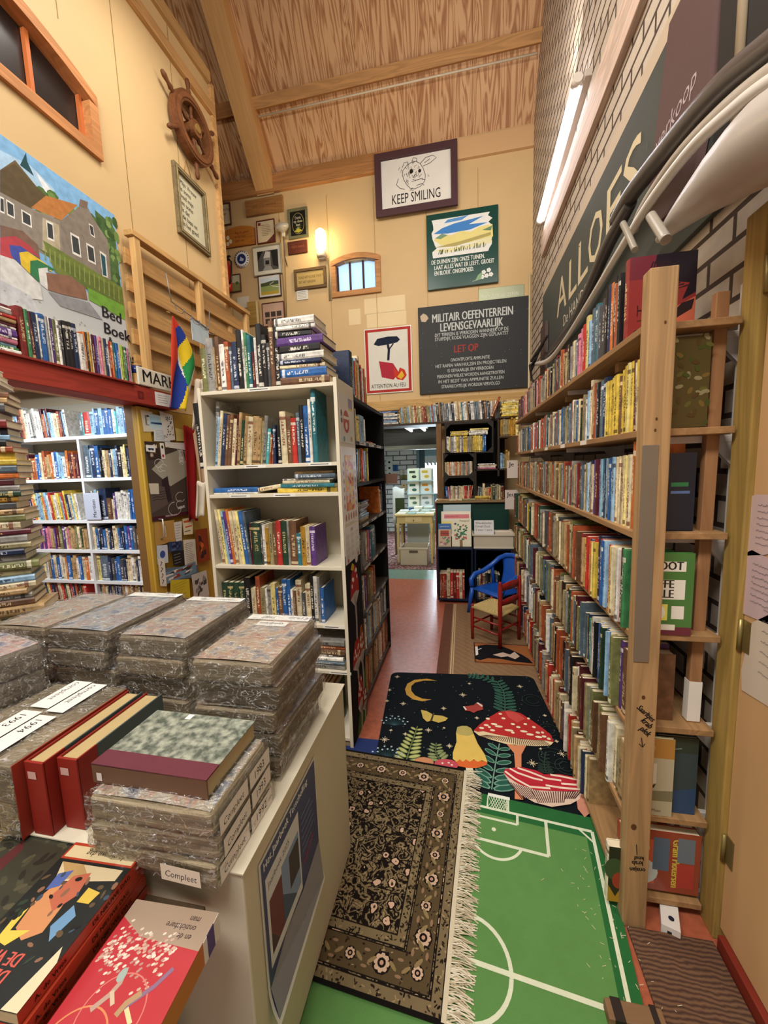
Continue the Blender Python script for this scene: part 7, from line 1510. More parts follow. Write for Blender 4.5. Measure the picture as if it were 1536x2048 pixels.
# follow the curl
for i,p in enumerate(a.v): a.v[i]=(p[0]+bow(p[2]-z0_)*(1-.5*(p[1]-y0)/(y1-y0)),p[1],p[2])
a.build('print','gloss',o,label='dark blue yearbook advertisement'); tag(o,'dark blue yearbook poster taped to the cabinet side','poster')

# front board with novels
t=thing('display_table','dark low table in front of the cabinet holding novels','table',(-.9,.42,0))
kid(MB().box(-1.5,-.52,.2,.605,.60,.625,'#4a3a28'),'table_top','wood_x',.002)
for x in (-1.45,-.66): kid(MB().box(x,x+.03,.24,.27,0,.60,'#3a2d20'),'leg','wood_z')
for x in (-1.45,-.66): kid(MB().box(x,x+.03,.57,.6,0,.60,'#3a2d20'),'leg','wood_z')
o=MB(); G2=[[(-.52+.16*j/8+.02*math.sin(i*.9),.62+.015*math.sin(j*1.3+i),.58-.5*i/8) for j in range(9)] for i in range(9)]
# ---- materials for wrapped magazine bundles
def edge_mat():
    m, nt, b = new_mat('stacked_magazine_edges'); L=nt.links.new
    at_=N(nt,'ShaderNodeAttribute',attribute_name='col'); tc=N(nt,'ShaderNodeTexCoord'); mp=N(nt,'ShaderNodeMapping'); mp.inputs['Scale'].default_value=(6,6,330); L(tc.outputs['Object'],mp.inputs[0])
    n1=N(nt,'ShaderNodeTexNoise'); n1.inputs['Scale'].default_value=1; n1.inputs['Detail'].default_value=3; L(mp.outputs[0],n1.inputs[0])
    mr=N(nt,'ShaderNodeMapRange'); mr.inputs[1].default_value=.3; mr.inputs[2].default_value=.7; mr.inputs[3].default_value=.55; mr.inputs[4].default_value=1.3; L(n1.outputs[0],mr.inputs[0])
    mx=N(nt,'ShaderNodeVectorMath',operation='SCALE'); L(at_.outputs['Color'],mx.inputs[0]); L(mr.outputs[0],mx.inputs['Scale']); L(mx.outputs[0],b.inputs['Base Color']); b.inputs['Roughness'].default_value=.8
    bp=N(nt,'ShaderNodeBump'); bp.inputs['Strength'].default_value=.8; bp.inputs['Distance'].default_value=.002; L(n1.outputs[0],bp.inputs['Height']); L(bp.outputs[0],b.inputs['Normal']); return m
M['edges']=edge_mat()
def cover_mat():
    m, nt, b = new_mat('colourful_comic_cover'); L=nt.links.new
    at_=N(nt,'ShaderNodeAttribute',attribute_name='col'); tc=N(nt,'ShaderNodeTexCoord'); oi=N(nt,'ShaderNodeObjectInfo')
    ad=N(nt,'ShaderNodeVectorMath',operation='ADD'); L(tc.outputs['Object'],ad.inputs[0]); L(oi.outputs['Random'],ad.inputs[1])
    n1=N(nt,'ShaderNodeTexNoise'); n1.inputs['Scale'].default_value=24; n1.inputs['Detail'].default_value=6; n1.inputs['Distortion'].default_value=.4; L(ad.outputs[0],n1.inputs[0])
    cr=N(nt,'ShaderNodeValToRGB'); e=cr.color_ramp; e.elements[0].position=.3; e.elements[0].color=H('#69728c'); e.elements[1].position=.72; e.elements[1].color=H('#b5705c')
    for p,c in ((.4,'#a9adb5'),(.47,'#dad2c4'),(.54,'#c6b9a6'),(.6,'#d6ab9c'),(.65,'#bdbab8')): q_=e.elements.new(p); q_.color=H(c)
    L(n1.outputs[0],cr.inputs[0]); mul=N(nt,'ShaderNodeVectorMath',operation='MULTIPLY'); L(cr.outputs[0],mul.inputs[0]); L(at_.outputs['Color'],mul.inputs[1]); L(mul.outputs[0],b.inputs['Base Color']); b.inputs['Roughness'].default_value=.35; return m
M['comic']=cover_mat()
def wrap_mat():
    m=bpy.data.materials.new('cling_film'); m.use_nodes=True; nt=m.node_tree; nt.nodes.clear(); L=nt.links.new
    out=N(nt,'ShaderNodeOutputMaterial'); tr=N(nt,'ShaderNodeBsdfTransparent'); tr.inputs[0].default_value=(.94,.94,.92,1); gl=N(nt,'ShaderNodeBsdfGlossy'); gl.inputs['Roughness'].default_value=.1; gl.inputs[0].default_value=(1,1,1,1)
    tc=N(nt,'ShaderNodeTexCoord'); n1=N(nt,'ShaderNodeTexNoise'); n1.inputs['Scale'].default_value=30; n1.inputs['Detail'].default_value=5; n1.inputs['Distortion'].default_value=3.5; L(tc.outputs['Object'],n1.inputs[0])
    bp=N(nt,'ShaderNodeBump'); bp.inputs['Strength'].default_value=1; bp.inputs['Distance'].default_value=.012; L(n1.outputs[0],bp.inputs['Height']); L(bp.outputs[0],gl.inputs['Normal'])
    fr=N(nt,'ShaderNodeFresnel'); fr.inputs[0].default_value=1.45; L(bp.outputs[0],fr.inputs['Normal'])
    ma=N(nt,'ShaderNodeMath',operation='MULTIPLY_ADD'); L(fr.outputs[0],ma.inputs[0]); ma.inputs[1].default_value=1.0; ma.inputs[2].default_value=.02; mn=N(nt,'ShaderNodeMath',operation='MINIMUM'); L(ma.outputs[0],mn.inputs[0]); mn.inputs[1].default_value=.6
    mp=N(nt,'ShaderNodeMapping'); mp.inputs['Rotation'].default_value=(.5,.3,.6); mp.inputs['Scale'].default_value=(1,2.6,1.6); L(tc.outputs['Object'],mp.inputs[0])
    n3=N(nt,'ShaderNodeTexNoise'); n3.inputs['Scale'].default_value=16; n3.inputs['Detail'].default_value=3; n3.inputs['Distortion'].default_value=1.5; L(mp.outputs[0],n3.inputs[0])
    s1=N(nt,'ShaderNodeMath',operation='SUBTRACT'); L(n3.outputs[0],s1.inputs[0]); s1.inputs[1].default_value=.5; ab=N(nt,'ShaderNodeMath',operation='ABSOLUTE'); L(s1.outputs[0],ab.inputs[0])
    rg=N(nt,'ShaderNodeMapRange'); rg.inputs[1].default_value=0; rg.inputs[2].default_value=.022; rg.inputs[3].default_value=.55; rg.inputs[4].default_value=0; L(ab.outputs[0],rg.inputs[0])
    df=N(nt,'ShaderNodeBsdfDiffuse'); df.inputs[0].default_value=(.85,.85,.83,1); cre=N(nt,'ShaderNodeMixShader'); cre.inputs[0].default_value=.5; L(gl.outputs[0],cre.inputs[1]); L(df.outputs[0],cre.inputs[2])  # pale crease ridges, with film glints painted in as white diffuse and gloss
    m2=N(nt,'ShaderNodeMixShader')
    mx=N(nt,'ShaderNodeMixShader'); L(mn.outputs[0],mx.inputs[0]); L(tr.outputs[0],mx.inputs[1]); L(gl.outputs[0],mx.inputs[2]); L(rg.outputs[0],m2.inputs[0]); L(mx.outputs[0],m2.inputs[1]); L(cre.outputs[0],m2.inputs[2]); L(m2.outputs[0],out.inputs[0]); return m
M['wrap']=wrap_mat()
def bundle(x0,x1,y0,y1,z0,z1,rot,label,group='plastic-wrapped magazine bundles on the cabinet',note=None,tint=(1,1,1,1),edge='#8d7d66',hump=.004,seed=0):
    """flat stack of magazines in cling film; origin at its base centre"""
    cx_,cy_=(x0+x1)/2,(y0+y1)/2; w,l,h=(x1-x0)/2,(y1-y0)/2,z1-z0; r=random.Random(seed)
    lv=7; b=MB(); rings=[]
    for i in range(lv+1):
        z=h*i/lv; q_=.0008*math.sin(i*2.1+seed)+r.uniform(-.0006,.0006); s_=-.005 if i in (0,lv) else 0
        ring_=[]
        for (sx,sy) in ((-1,-1),(1,-1),(1,1),(-1,1)):
            for k in range(3):
                a0={(-1,-1):PI,(1,-1):1.5*PI,(1,1):0,(-1,1):.5*PI}[(sx,sy)]+k*PI/4; ring_.append(((w-.012+s_+q_)*sx+.012*math.cos(a0),(l-.012+s_+q_*.5)*sy+.012*math.sin(a0),z))
        rings.append(b.add(ring_))
    for A_,B_ in zip(rings,rings[1:]):
        for j in range(12): b.fi([A_+j,A_+(j+1)%12,B_+(j+1)%12,B_+j],edge)
    b.fi([rings[0]+j for j in range(12)][::-1],edge); b.fi([rings[-1]+j for j in range(12)],edge)
    o=b.build('magazine_bundle','edges'); o.location=(cx_,cy_,z0); o.rotation_euler=(0,0,rot)
    # top magazine cover, slightly domed
    c=MB(); G2=[[(-w+.006+(2*w-.012)*j/8,-l+.006+(2*l-.012)*i/8,h+.001+hump*math.sin(PI*j/8)) for j in range(9)] for i in range(9)]; c.grid(G2,tint); c.build('top_cover','comic',o)
    if note:
        a=Art((0,0,h+.0015+hump),(-1,0,0),(0,-1,0)); note(a,w,l); a.build('paper_label','matte',o,label='white paper label with handwriting')
    # film
    f=MB(); n=10; m_=.0028
    def bump_(x,y,z): return m_+.0022*math.sin(61*x+40*z+seed)*math.sin(53*y+seed*2)+.0015*math.sin(150*(x+y)+seed)
    G2=[[(-w+2*w*j/n,-l+2*l*i/n,h+.0035+hump*math.sin(PI*j/n)+abs(bump_(j*.02,i*.03,0))*.8) for j in range(n+1)] for i in range(n+1)]; f.grid(G2,(1,1,1,1))
    for (ax,s_) in (('x',1),('x',-1),('y',1),('y',-1)):
        G2=[]
        for i in range(6):
            z=(h+.0035)*i/5; row_=[]
            for j in range(n+1):
                t_=-1+2*j/n; e=.004+.004*math.sin(t_*9+i*1.7+seed)*math.sin(i*PI/5+.3)
                row_.append((s_*(w+e),t_*(l+.003),z) if ax=='x' else (t_*(w+.003),s_*(l+e),z))
            G2.append(row_)
        f.grid(G2,(1,1,1,1))
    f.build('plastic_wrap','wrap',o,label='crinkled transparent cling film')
    tag(o,label,'magazine bundle',group); return o
def note1(yr,price,mid):
    def f(a,w,l):
        # reads upside down from the camera: the far edge of the bundle is the top of the cover
        a.rect(-w+.01,-l+.005,w-.01,-l+.047,'#e6e4de'); 
        if yr: a.scribble(.012,-l+.02,.06,.014,'#26262a',.0022,3)
        a.line([(0,-l+.006),(0,-l+.046)],.002,'#b5ada0')
    return f
def noteT(lines_,y,hgt=.04,x0=-.095,x1=.095,div=True):
    def f(a,w,l):
        a.rect(x0,l-y-hgt,x1,l-y,'#e6e4de')
        for s,x,dy,sz in lines_: a.text(s,x,l-y-dy,sz,'#26262a',.9,-.002,shear=.15)
        if div: a.line([(x0+(x1-x0)*.45,l-y-hgt+.002),(x0+(x1-x0)*.45,l-y-.002)],.002,'#a89f90')
    return f
# cover top faces the far side: label frame is turned (u=-x, v=-y), so far edge is at v=-l
def lab(items,bars):
    def f(a,w,l):
        for x0,v0,x1,v1 in bars: a.rect(x0,v0,x1,v1,'#f6f5f2')
        for s,x,v_,sz in items: a.text(s,x,v_,sz,'#26262a',.95,0,shear=.15)
    return f
XB=[(-.698,-.472),(-1.03,-.795),(-1.31,-1.082),(-1.55,-1.335)]
YS=[(.845,1.15),(.95,1.29),(.965,1.315),(.975,1.30)]
names_=['right end stack','second stack from the right','third stack from the right','far left stack']
nts=[lab([('€19,50',-.1,-.15+.012,.024),('1987',.01,-.15+.012,.026),('compleet',-.035,-.15+.062,.022)],[(-.105,-.148,.105,-.108),(-.05,-.097,.05,-.062)]),lab([('compleet',-.09,-.165+.012,.022),('1986',.02,-.165+.012,.022)],[(-.11,-.168,.11,-.128)]),lab([('compleet',-.09,-.17+.012,.022)],[(-.11,-.172,.11,-.132)]),None]
TOPL=[1.02,1.02,1.02,1.015]
tints=[(.88,.80,.76,1),(.80,.78,.8,1),(.7,.76,.88,1),(.75,.74,.72,1)]
for k,((xa,xb),(ya_,yb_2)) in enumerate(zip(XB,YS)):
    n=5; zz=TZ+.003; hh=(TOPL[k]-zz)/n
    for i in range(n):
        dx=[0,.012,-.004,.014,0][i] if k==0 else [0,-.01,.006,-.012,0][i]
        pos='topmost' if i==n-1 else ['lowest','second from the bottom','middle','second from the top'][i]
        bundle(xa+dx,xb+dx,ya_+dx*.4,yb_2+dx*.4,zz,zz+hh-.0035,math.radians([1,-1.5,.8,-.6,0][i]),f"wrapped magazine bundle, {pos} of the {names_[k]}",note=nts[k] if i==n-1 else None,tint=tints[k],edge=['#8a7c68','#7c6e5c','#8f8069','#736450','#97876f'][(i+k)%5],seed=k*7+i); zz+=hh
# nearer left stack
zz=TZ+.003
for i,(h1,dx) in enumerate(((.085,.01),(.08,-.01),(.07,.0),(.078,.0))):
    bundle(-1.50+dx,-1.235+dx,.80,1.0 if False else .965-.05,zz,zz+h1-.003,math.radians(-12 if i>1 else -8),f"wrapped magazine bundle, {['lowest','second lowest','second highest','topmost'][i]} of the near left stack",tint=(.95,.9,1.05,1),seed=40+i,edge='#8c8276'); zz+=h1
# upright wrapped volumes and red bound volumes, spines towards the camera
def upright(x0,x1,y0,y1,z1,label,kind,note=None,rot=0):
    w,l,h=x1-x0,y1-y0,z1-TZ-.003+.08
    z0=TZ+.003-.08 if False else TZ+.003; h=z1-z0
    b=MB()
    if kind=='wrap': b.box(0,w,0,l,0,h,'#9b8c74'); o=b.build('magazine_bundle','edges',bevel=.006)
    else:
        b.box(0,.004,0,l,0,h,'#8c2418' if kind=='red' else '#3f4a47'); b.box(w-.004,w,.05,l,0,h,'#4a5552'); b.box(w-.004,w,0,.05,0,h,'#8c2418'); b.box(0,w,-.002,.004,0,h,'#8f2519'); o=b.build('bound_volume','paint',bevel=.0015)
    o.location=(x0,y0,z0); o.rotation_euler=(0,0,rot)
    if kind=='wrap':
        f=MB(); 
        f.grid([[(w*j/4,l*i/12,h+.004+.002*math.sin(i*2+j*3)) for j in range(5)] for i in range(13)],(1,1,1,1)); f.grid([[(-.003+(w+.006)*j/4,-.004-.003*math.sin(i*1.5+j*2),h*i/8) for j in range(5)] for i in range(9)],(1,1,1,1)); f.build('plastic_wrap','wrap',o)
        if note: a=Art((0,l,h+.0045),(-1,0,0),(0,-1,0)); a=Art((w,0,h+.0065),(0,1,0),(-1,0,0)); note(a,l,w); a.build('paper_label','matte',o,label='white label with handwriting')
    else:
        MB().box(.004,w-.004,.006,l-.006,.004,h-.006,'#b59f72').build('page_block','pages',o)
        if kind=='red': a=Art((0,-.0025,0),(1,0,0),(0,0,1)); a.rect(.008,h-.04,.03,h-.022,'#cfa59a'); a.build('spine_label','matte',o)
    return o
def upn(s1,s2):
    def f(a,L_,W_):
        a.rect(.0,.004,L_*.50,W_-.004,'#e2dfd8'); a.rect(L_*.55,.004,L_*.98,W_-.004,'#e2dfd8'); a.text(s1,L_*.46,W_*.75,.03,'#26262a',.9,0,rot=PI); a.text(s2,L_*.96,W_*.75,.026,'#26262a',.9,0,rot=PI)
    return f
specs=[(-1.165,-1.095,.62,.92,.875,'1993','compleet'),(-1.092,-1.03,.60,.91,.878,'1994','compleet')]
for xx in ((-1.30,-1.235,.62,.90,.868),(-1.232,-1.168,.61,.91,.872)): o=upright(*xx,'','wrap'); tag(o,f"upright wrapped magazine bundle without label, {'leftmost' if xx[0]<-1.25 else 'second from left'} in the near row",'magazine bundle','upright wrapped bundles')
for s in specs: o=upright(*s[:5],'','wrap',upn(s[5],s[6])); tag(o,f"upright wrapped magazine bundle labelled {s[5]}",'magazine bundle','upright wrapped bundles')
o=upright(-1.025,-.965,.60,.905,.882,'','wrap'); MB().box(.060,.0625,0,.30,0,.178,'#9a3424').build('red_end_cover','paint',o); tag(o,'upright wrapped bundle with a red cover edge beside the bound volumes','magazine bundle','upright wrapped bundles')
o=upright(-.955,-.905,.62,.895,.880,'','red'); tag(o,'red-spined bound volume with cream pages, left of the pair','book')
o=upright(-.898,-.845,.645,.90,.876,'','red'); tag(o,'red-spined bound volume with marbled grey side, right of the pair','book')
# stack with marbled volume on top
def marb():
    m, nt, b = new_mat('marbled_paper'); L=nt.links.new
    tc=N(nt,'ShaderNodeTexCoord'); n1=N(nt,'ShaderNodeTexNoise'); n1.inputs['Scale'].default_value=60; n1.inputs['Detail'].default_value=8; L(tc.outputs['Object'],n1.inputs[0])
    cr=N(nt,'ShaderNodeValToRGB'); e=cr.color_ramp; e.elements[0].position=.36; e.elements[0].color=H('#4c544a'); e.elements[1].position=.66; e.elements[1].color=H('#a3a796'); L(n1.outputs[0],cr.inputs[0]); L(cr.outputs[0],b.inputs['Base Color']); b.inputs['Roughness'].default_value=.55; return m
M['marbled']=marb()
zz=.700
SX0_,SX1_2,SY0_,SY1_=-.765,-.474,.588,.80
for i,(h1,nt_) in enumerate(((.05,'Compleet'),(.05,'1993'),(.055,'1983'),(.04,'1982'))[:3]):
    if i==0: zz=.70
    o=bundle(SX0_+.004*i,SX1_2+.006*(2-i)/2,SY0_,SY1_,zz,zz+h1-.002,math.radians([-2,1.5,0][i]),f"wrapped magazine bundle, {['lowest','middle','upper'][i]} one under the marbled book",seed=60+i,edge='#a8987c'); 
    a=Art(((SX1_2-SX0_)/2+.008,-.10,.0),(0,1,0),(0,0,1)); a.rect(0,.004,.1,.042,'#e2ded6'); a.text('Compleet',.01,.014,.02,'#26262a',.9,0,shear=.2); a.rect(.108,.004,.195,.042,'#e2ded6'); a.text(nt_ if nt_[0]=='1' else '1992',.125,.014,.026,'#26262a',.9,0); a.build('paper_label','matte',o,label='white label with handwriting')
    if i==0: a=Art((.03,-(SY1_-SY0_)/2-.008,0),(1,0,0),(0,0,1)); a.rect(0,.005,.09,.04,'#d9cdb8'); a.text('Compleet',.008,.014,.02,'#26262a',.9,0,shear=.2); a.build('paper_label','matte',o)
    zz+=h1
zt_=.900; h1=zt_-zz
o=MB().box(-.145,.145,-.105,.112,0,h1,'#a08d66'); o=MB(); w,l=.137,.091
o.box(-w,w,-l,-l+.004,0,h1,'#6a4a36'); o.box(-w,w,-l,l,0,.003,'#4a4f45'); 
o=o.build('bound_volume','paint',bevel=.0015); o.location=(-.634,.706,zz); o.rotation_euler=(0,0,math.radians(-.5))
MB().box(-w+.002,w-.004,-l+.004,l-.002,.003,h1-.003,'#b3a27a').build('page_block','pages',o)
MB().box(-w,w,-l+.042,l+.001,h1-.003,h1,'#8f9684').build('marbled_board','marbled',o,.001,'grey-green marbled board'); MB().box(-w,w,-l,-l+.042,h1-.003,h1+.0002,'#683840').build('cloth_spine_strip','cloth',o)
a=Art((0,0,h1+.0002),(1,0,0),(0,1,0)); a.rect(-.04,.07,-.025,.088,'#e8e6e0'); a.build('sticker','matte',o); a=Art((0,-l-.0004,0),(1,0,0),(0,0,1)); a.rect(-.125,.008,-.112,.026,'#d9c9c4'); a.build('spine_sticker','matte',o)
tag(o,'grey-green marbled bound volume with maroon spine on a stack','book')
# novels lying in front
def flat_novel(name,cx_,cy_,w,l,z0,h,rot,col,spine,draw,label,page='#c9b48a'):
    b=MB(); b.box(-w/2,w/2,-l/2,l/2,h-.0012,h,col); b.box(-w/2,w/2,-l/2,l/2,0,.0012,col); b.box(w/2-.0015,w/2,-l/2,l/2,0,h,spine); o=b.build(name,'gloss',bevel=.0006); o.location=(cx_,cy_,z0); o.rotation_euler=(0,0,rot)
    MB().box(-w/2+.001,w/2-.0015,-l/2+.001,l/2-.001,.0012,h-.0012,page).build('page_block','pages',o)
    a=Art((0,0,h),(-1,0,0),(0,-1,0)); draw(a,w,l); a.build('cover_picture','gloss',o); return o
TT=.625
def nov1(a,w,l):
    # v up = towards camera ; cover top edge is at v=+? -> title at far side reads upside down: v=-l/2 is far edge... title block there
    a.rect(-w/2,-l/2,w/2,l/2,'#1d211f'); a.rect(-w/2,-l/2,w/2,-l/2+.034,'#a83a24'); a.rect(-w/2+.004,-l/2+.006,w/2-.004,-l/2+.030,'#cdbb93'); a.text('de nieuwe dag',-.055,-l/2+.012,.0175,'#2a1c16',.9,.01)
    r=random.Random(1)
    a.poly([(-.07,-l/2+.04),(.07,-l/2+.04),(.05,-l/2+.075),(.0,-l/2+.07),(-.07,-l/2+.06)],'#cbb995'); a.poly([(.07,-l/2+.04),(.03,-l/2+.07),(-.01,-l/2+.06),(.02,-l/2+.04)],'#b08f5c')
    a.poly([(.04,-.05),(.01,-.045),(-.01,-.01),(-.015,.03),(.01,.045),(.04,.03),(.05,-.01)],'#c98a5c'); a.poly([(-.01,-.07),(.02,-.06),(.03,-.02),(0,.0),(-.02,-.03)],'#b5644a'); a.poly([(.01,.03),(.03,.055),(.055,.05),(.06,.02),(.05,.0),(.045,.035)],'#d9c04f')
    a.poly([(-.05,.0),(-.03,-.015),(-.02,.02),(-.04,.04)],'#6a93b8'); a.poly([(.03,-.07),(.055,-.06),(.05,-.03),(.03,-.04)],'#5063a0'); a.poly([(-.06,-.04),(-.03,-.045),(-.03,-.02),(-.055,-.02)],'#d0b24a')
    for k in range(40): x=r.uniform(-w/2,w/2); y=r.uniform(-.06,.07); a.ell(x,y,r.uniform(.003,.009),r.uniform(.002,.005),r.choice(['#2c3a2c','#3a4a5c','#5c4a33','#1a1816','#86614a']),7,r.random()*3,step=.1)
    for k,s in enumerate(('DE VRIES','DE NIEUWE','DAG')): a.text(s,-.02,.075-.02*k if False else .06+.022*k,.026,'#c4574a',.8,.03)
    a.poly([(-w/2,l/2-.06),(-w/2+.012,l/2-.08),(-w/2+.03,l/2),(-w/2,l/2)],'#d9cba8')
def place_n(px1,px2): pass
# top novel: far-right corner (288,1715), near right edge passes (10,2048)
hN=.026
zt2=.72
for i in range(4):
    z0=TT+i*(zt2-TT)/4
    o=flat_novel('novel',-.732-.004*(i%2),.478+.004*i*(1 if i%2 else -1)*.5,.165,.245,z0,(zt2-TT)/4-.0015,math.radians(2+([1,-1,1.5,0][i])),'#1d211f' if i==3 else '#a83a24','#a83a24',nov1 if i==3 else (lambda a,w,l:a.rect(-w/2,-l/2,w/2,l/2,'#a83a24')),'')
    a=Art((.165/2+.0004,-.1,.0),(0,1,0),(0,0,1)); a.text('A. de Vries',.0,.007,.012,'#2a1512',.95,.01); a.text('DE NIEUWE DAG',.1,.007,.012,'#2a1512',.9,.01); a.build('spine_title','matte',o)
    tag(o,['red-spined novel, lowest of the pile at lower left','red-spined novel, second lowest of the pile at lower left','red-spined novel directly under the top one at lower left','dark novel with a painted face, title de nieuwe dag'][i],'book','red-spined novels piled on the table')
def nov2(a,w,l):
    a.rect(-w/2,-l/2,w/2,l/2,'#b8343c'); a.poly([(-w/2,-l/2),(w/2,-l/2),(w/2,-l/2+.03),(.03,-l/2+.055),(-w/2,-l/2+.06)],'#a5907c')
    r=random.Random(5)
    for k in range(190):
        x=r.uniform(-.045,w/2-.005); y=-l/2+.055+r.gauss(.02,.018); 
        if abs(x)<w/2-.004 and y>-l/2+.01: a.ell(x,y,.0035,.0022,r.choice(['#d9c4b4','#c9a896','#b58a80','#e3d5c6']),6,.6,step=.03)
    a.arc(.0,.03,.05,0,6.28,.002,'#cf7a70',30); a.arc(.03,.075,.05,3,6,.0025,'#d98a5c',20)
    a.line([(-.06,-.035),(-.045,-.01),(-.03,.005),(-.015,.02)],.007,'#8a6a86'); a.line([(-.03,.0),(-.015,.015),(-.01,.03)],.009,'#b08f6a'); a.line([(-.02,.02),(-.04,.035)],.006,'#e0cf9c')
    a.line([(.02,-.025),(.015,-.005),(.02,.01),(.035,.03)],.008,'#b8988a'); a.line([(.02,.005),(.005,.02)],.006,'#cdb79c'); a.ell(.02,-.015,.007,.01,'#9fb0a8',8)
    for s,k in (('en de',2),('onzichtbare',1),('man',0)): a.text(s,-.062,-l/2+.012+.014*k,.014,'#4a3a3c',.9,0,shear=.2)
    a.rect(-.05,l/2-.045,.045,l/2-.022,'#e2d8cc'); a.text('CIRQUE PALDINI',-.046,l/2-.040,.0165,'#2a2224',.62,.03)
    a.poly([(.05,l/2-.05),(.07,l/2-.03),(.06,l/2),(.03,l/2)],'#5a3a86')
o=flat_novel('novel',-.545,.442,.175,.245,TT,.045,math.radians(2),'#b8343c','#c26a2c',nov2,'')
b=MB(); b.box(.0875,.0885,.075,.1225,0,.045,'#e0dcd4'); b.box(.0877,.0889,.085,.105,0,.045,'#4b2f7c'); b.box(.0877,.0889,-.1225,-.07,0,.045,'#4b2f7c'); b.build('spine_label','gloss',o,label='white and purple spine end')
tag(o,'red novel with two acrobats, lying right of the dark novel','book')
def nov3(a,w,l):
    a.rect(-w/2,-l/2,w/2,l/2,'#3b3a2f'); r=random.Random(7)
    for k in range(40): a.ell(r.uniform(-w/2,w/2),r.uniform(-l/2,l/2),.012,.006,r.choice(['#4a4838','#2c2a24','#55503c']),7,r.random()*3,step=.05)
    a.poly([(.02,.0),(.05,-.02),(.04,-.07),(.02,-.05)],'#5c2a2c'); a.line([(.05,.0),(.07,.02)],.01,'#b0a390')
o=flat_novel('novel',-.925,.54,.18,.25,TT,.07,math.radians(4),'#3b3a2f','#2f2d26',nov3,''); tag(o,'dark olive novel lying left of the novel pile','book')
o=flat_novel('novel',-1.10,.52,.16,.22,TT,.05,math.radians(8),'#b59a6a','#b59a6a',lambda a,w,l:a.rect(-w/2,-l/2,w/2,l/2,'#b59a6a'),''); tag(o,'tan covered book at the far left under the bundles','book')

# ================================================================== FAR ROOM
t=thing('small_table','cream painted table with drawer in the far room, covered with papers','table',(-.71,5.95,0)); TC='#c2b27c'
kid(MB().box(-1.01,-.42,5.72,6.25,.735,.76,'#cfc08c'),'table_top','paint',.003); kid(MB().box(-.98,-.45,5.76,6.2,.62,.735,TC),'apron','paint')
kid(MB().box(-.85,-.60,5.752,5.762,.645,.72,'#d3c596'),'drawer','paint',.002)
b=MB(); b.lathe([(.006,-.02),(.012,0)],'#8b7a4c',c=(-.725,5.74,.68),n=8); kid(b,'knob','metal',0)
for x,y in ((-.965,5.78),(-.465,5.78),(-.965,6.18),(-.465,6.18)):
    b=MB(); b.lathe([(.014,0),(.02,.03),(.016,.06),(.024,.3),(.018,.48),(.026,.5),(.018,.53),(.028,.56),(.028,.62)],TC,c=(x,y,0),n=12); kid(b,'leg','paint',0)
t=thing('storage_crate','pale plastic crate under the far room table','crate',(-.70,5.9,0))
b=MB(); x0,x1,y0,y1=-.93,-.52,5.66,6.05
for q_ in ((x0,x1,y0,y0+.01),(x0,x1,y1-.01,y1),(x0,x0+.01,y0,y1),(x1-.01,x1,y0,y1)): b.box(*q_,.008,.27,'#b9b19c')
b.box(x0,x1,y0,y1,.006,.016,'#b9b19c'); kid(b,'body','plastic',.003); b=MB(); b.box(x0-.01,x1+.01,y0-.01,y0,.25,.275,'#c9c2ad'); b.box(x0+.14,x1-.14,y0-.012,y0-.009,.2,.235,'#5a5446'); kid(b,'rim','plastic')
o=MB().box(-.90,-.55,6.3,6.33,.0,.62,'#aab3b0').build('hardboard_sheet','paint'); tag(o,'plain pale panel standing behind the far table legs','panel')
r=random.Random(12); k=0
for x,y in ((-.98,5.76),(-.83,5.76),(-.68,5.77),(-.56,5.76),(-.95,5.9),(-.80,5.93),(-.62,5.92),(-.5,5.95),(-.75,6.05),(-.6,6.08)):
    n=1 if y<5.8 else 3 if y<6 else 6
    for i in range(n):
        o=MB().box(0,.13,0,.17,0,.012,r.choice(['#c9d9d4','#dfe8e4','#9fb8b4','#e8ead8'])).build('booklet','matte'); o.location=(x,y,.7605+.0125*i); o.rotation_euler=(0,0,r.uniform(-.1,.1)); k+=1
        tag(o,f"pale booklet on the far room table, {'front row' if y<5.8 else 'middle row' if y<6 else 'back row'}, {ordw(['front','mid','back'].index('front')+1+[-.98,-.83,-.68,-.56,-.95,-.80,-.62,-.5,-.75,-.6].index(x)%4)} heap, layer {['one','two','three','four','five','six'][i]} up",'booklet','booklets on the far room table')
t=thing('magazine_rack','pale display rack with leaflets behind the far table','rack',(-.68,6.6,0))
kid(MB().box(-.92,-.48,6.6,6.64,.5,1.42,'#b9cdd0'),'board','paint'); 
for i in range(4): kid(MB().box(-.92,-.48,6.54,6.6,.55+.22*i,.57+.22*i,'#a9c0c4'),'ledge','paint')
for i in range(4):
    for j in range(2):
        c1,c2=[('#d9e4c9','#3a4a3a'),('#e9e9d9','#c9b23a'),('#e3e6dc','#3a6a5a'),('#cfe0e0','#c98a3a'),('#e6ead8','#5a7a5a'),('#dfe8ea','#8aa0a4'),('#5f8fd0','#2a3a5a'),('#dfe4da','#5a6a5a')][i*2+j]
        x=-.90+.21*j; z=.57+.22*(3-i); o=MB().box(x,x+.18,6.575,6.58,z,z+.2,c1).build('leaflet','gloss'); a=Art((x,6.5745,z),(1,0,0),(0,0,1)); a.rect(.02,.12,.12,.16,c2); a.ell(.1,.06,.04,.025,c2); a.build('print','gloss',o)
        tag(o,f"{['upper','second row','third row','lowest'][i]} {'left' if j==0 else 'right'} leaflet on the pale far room rack",'leaflet','leaflets on the far room rack')
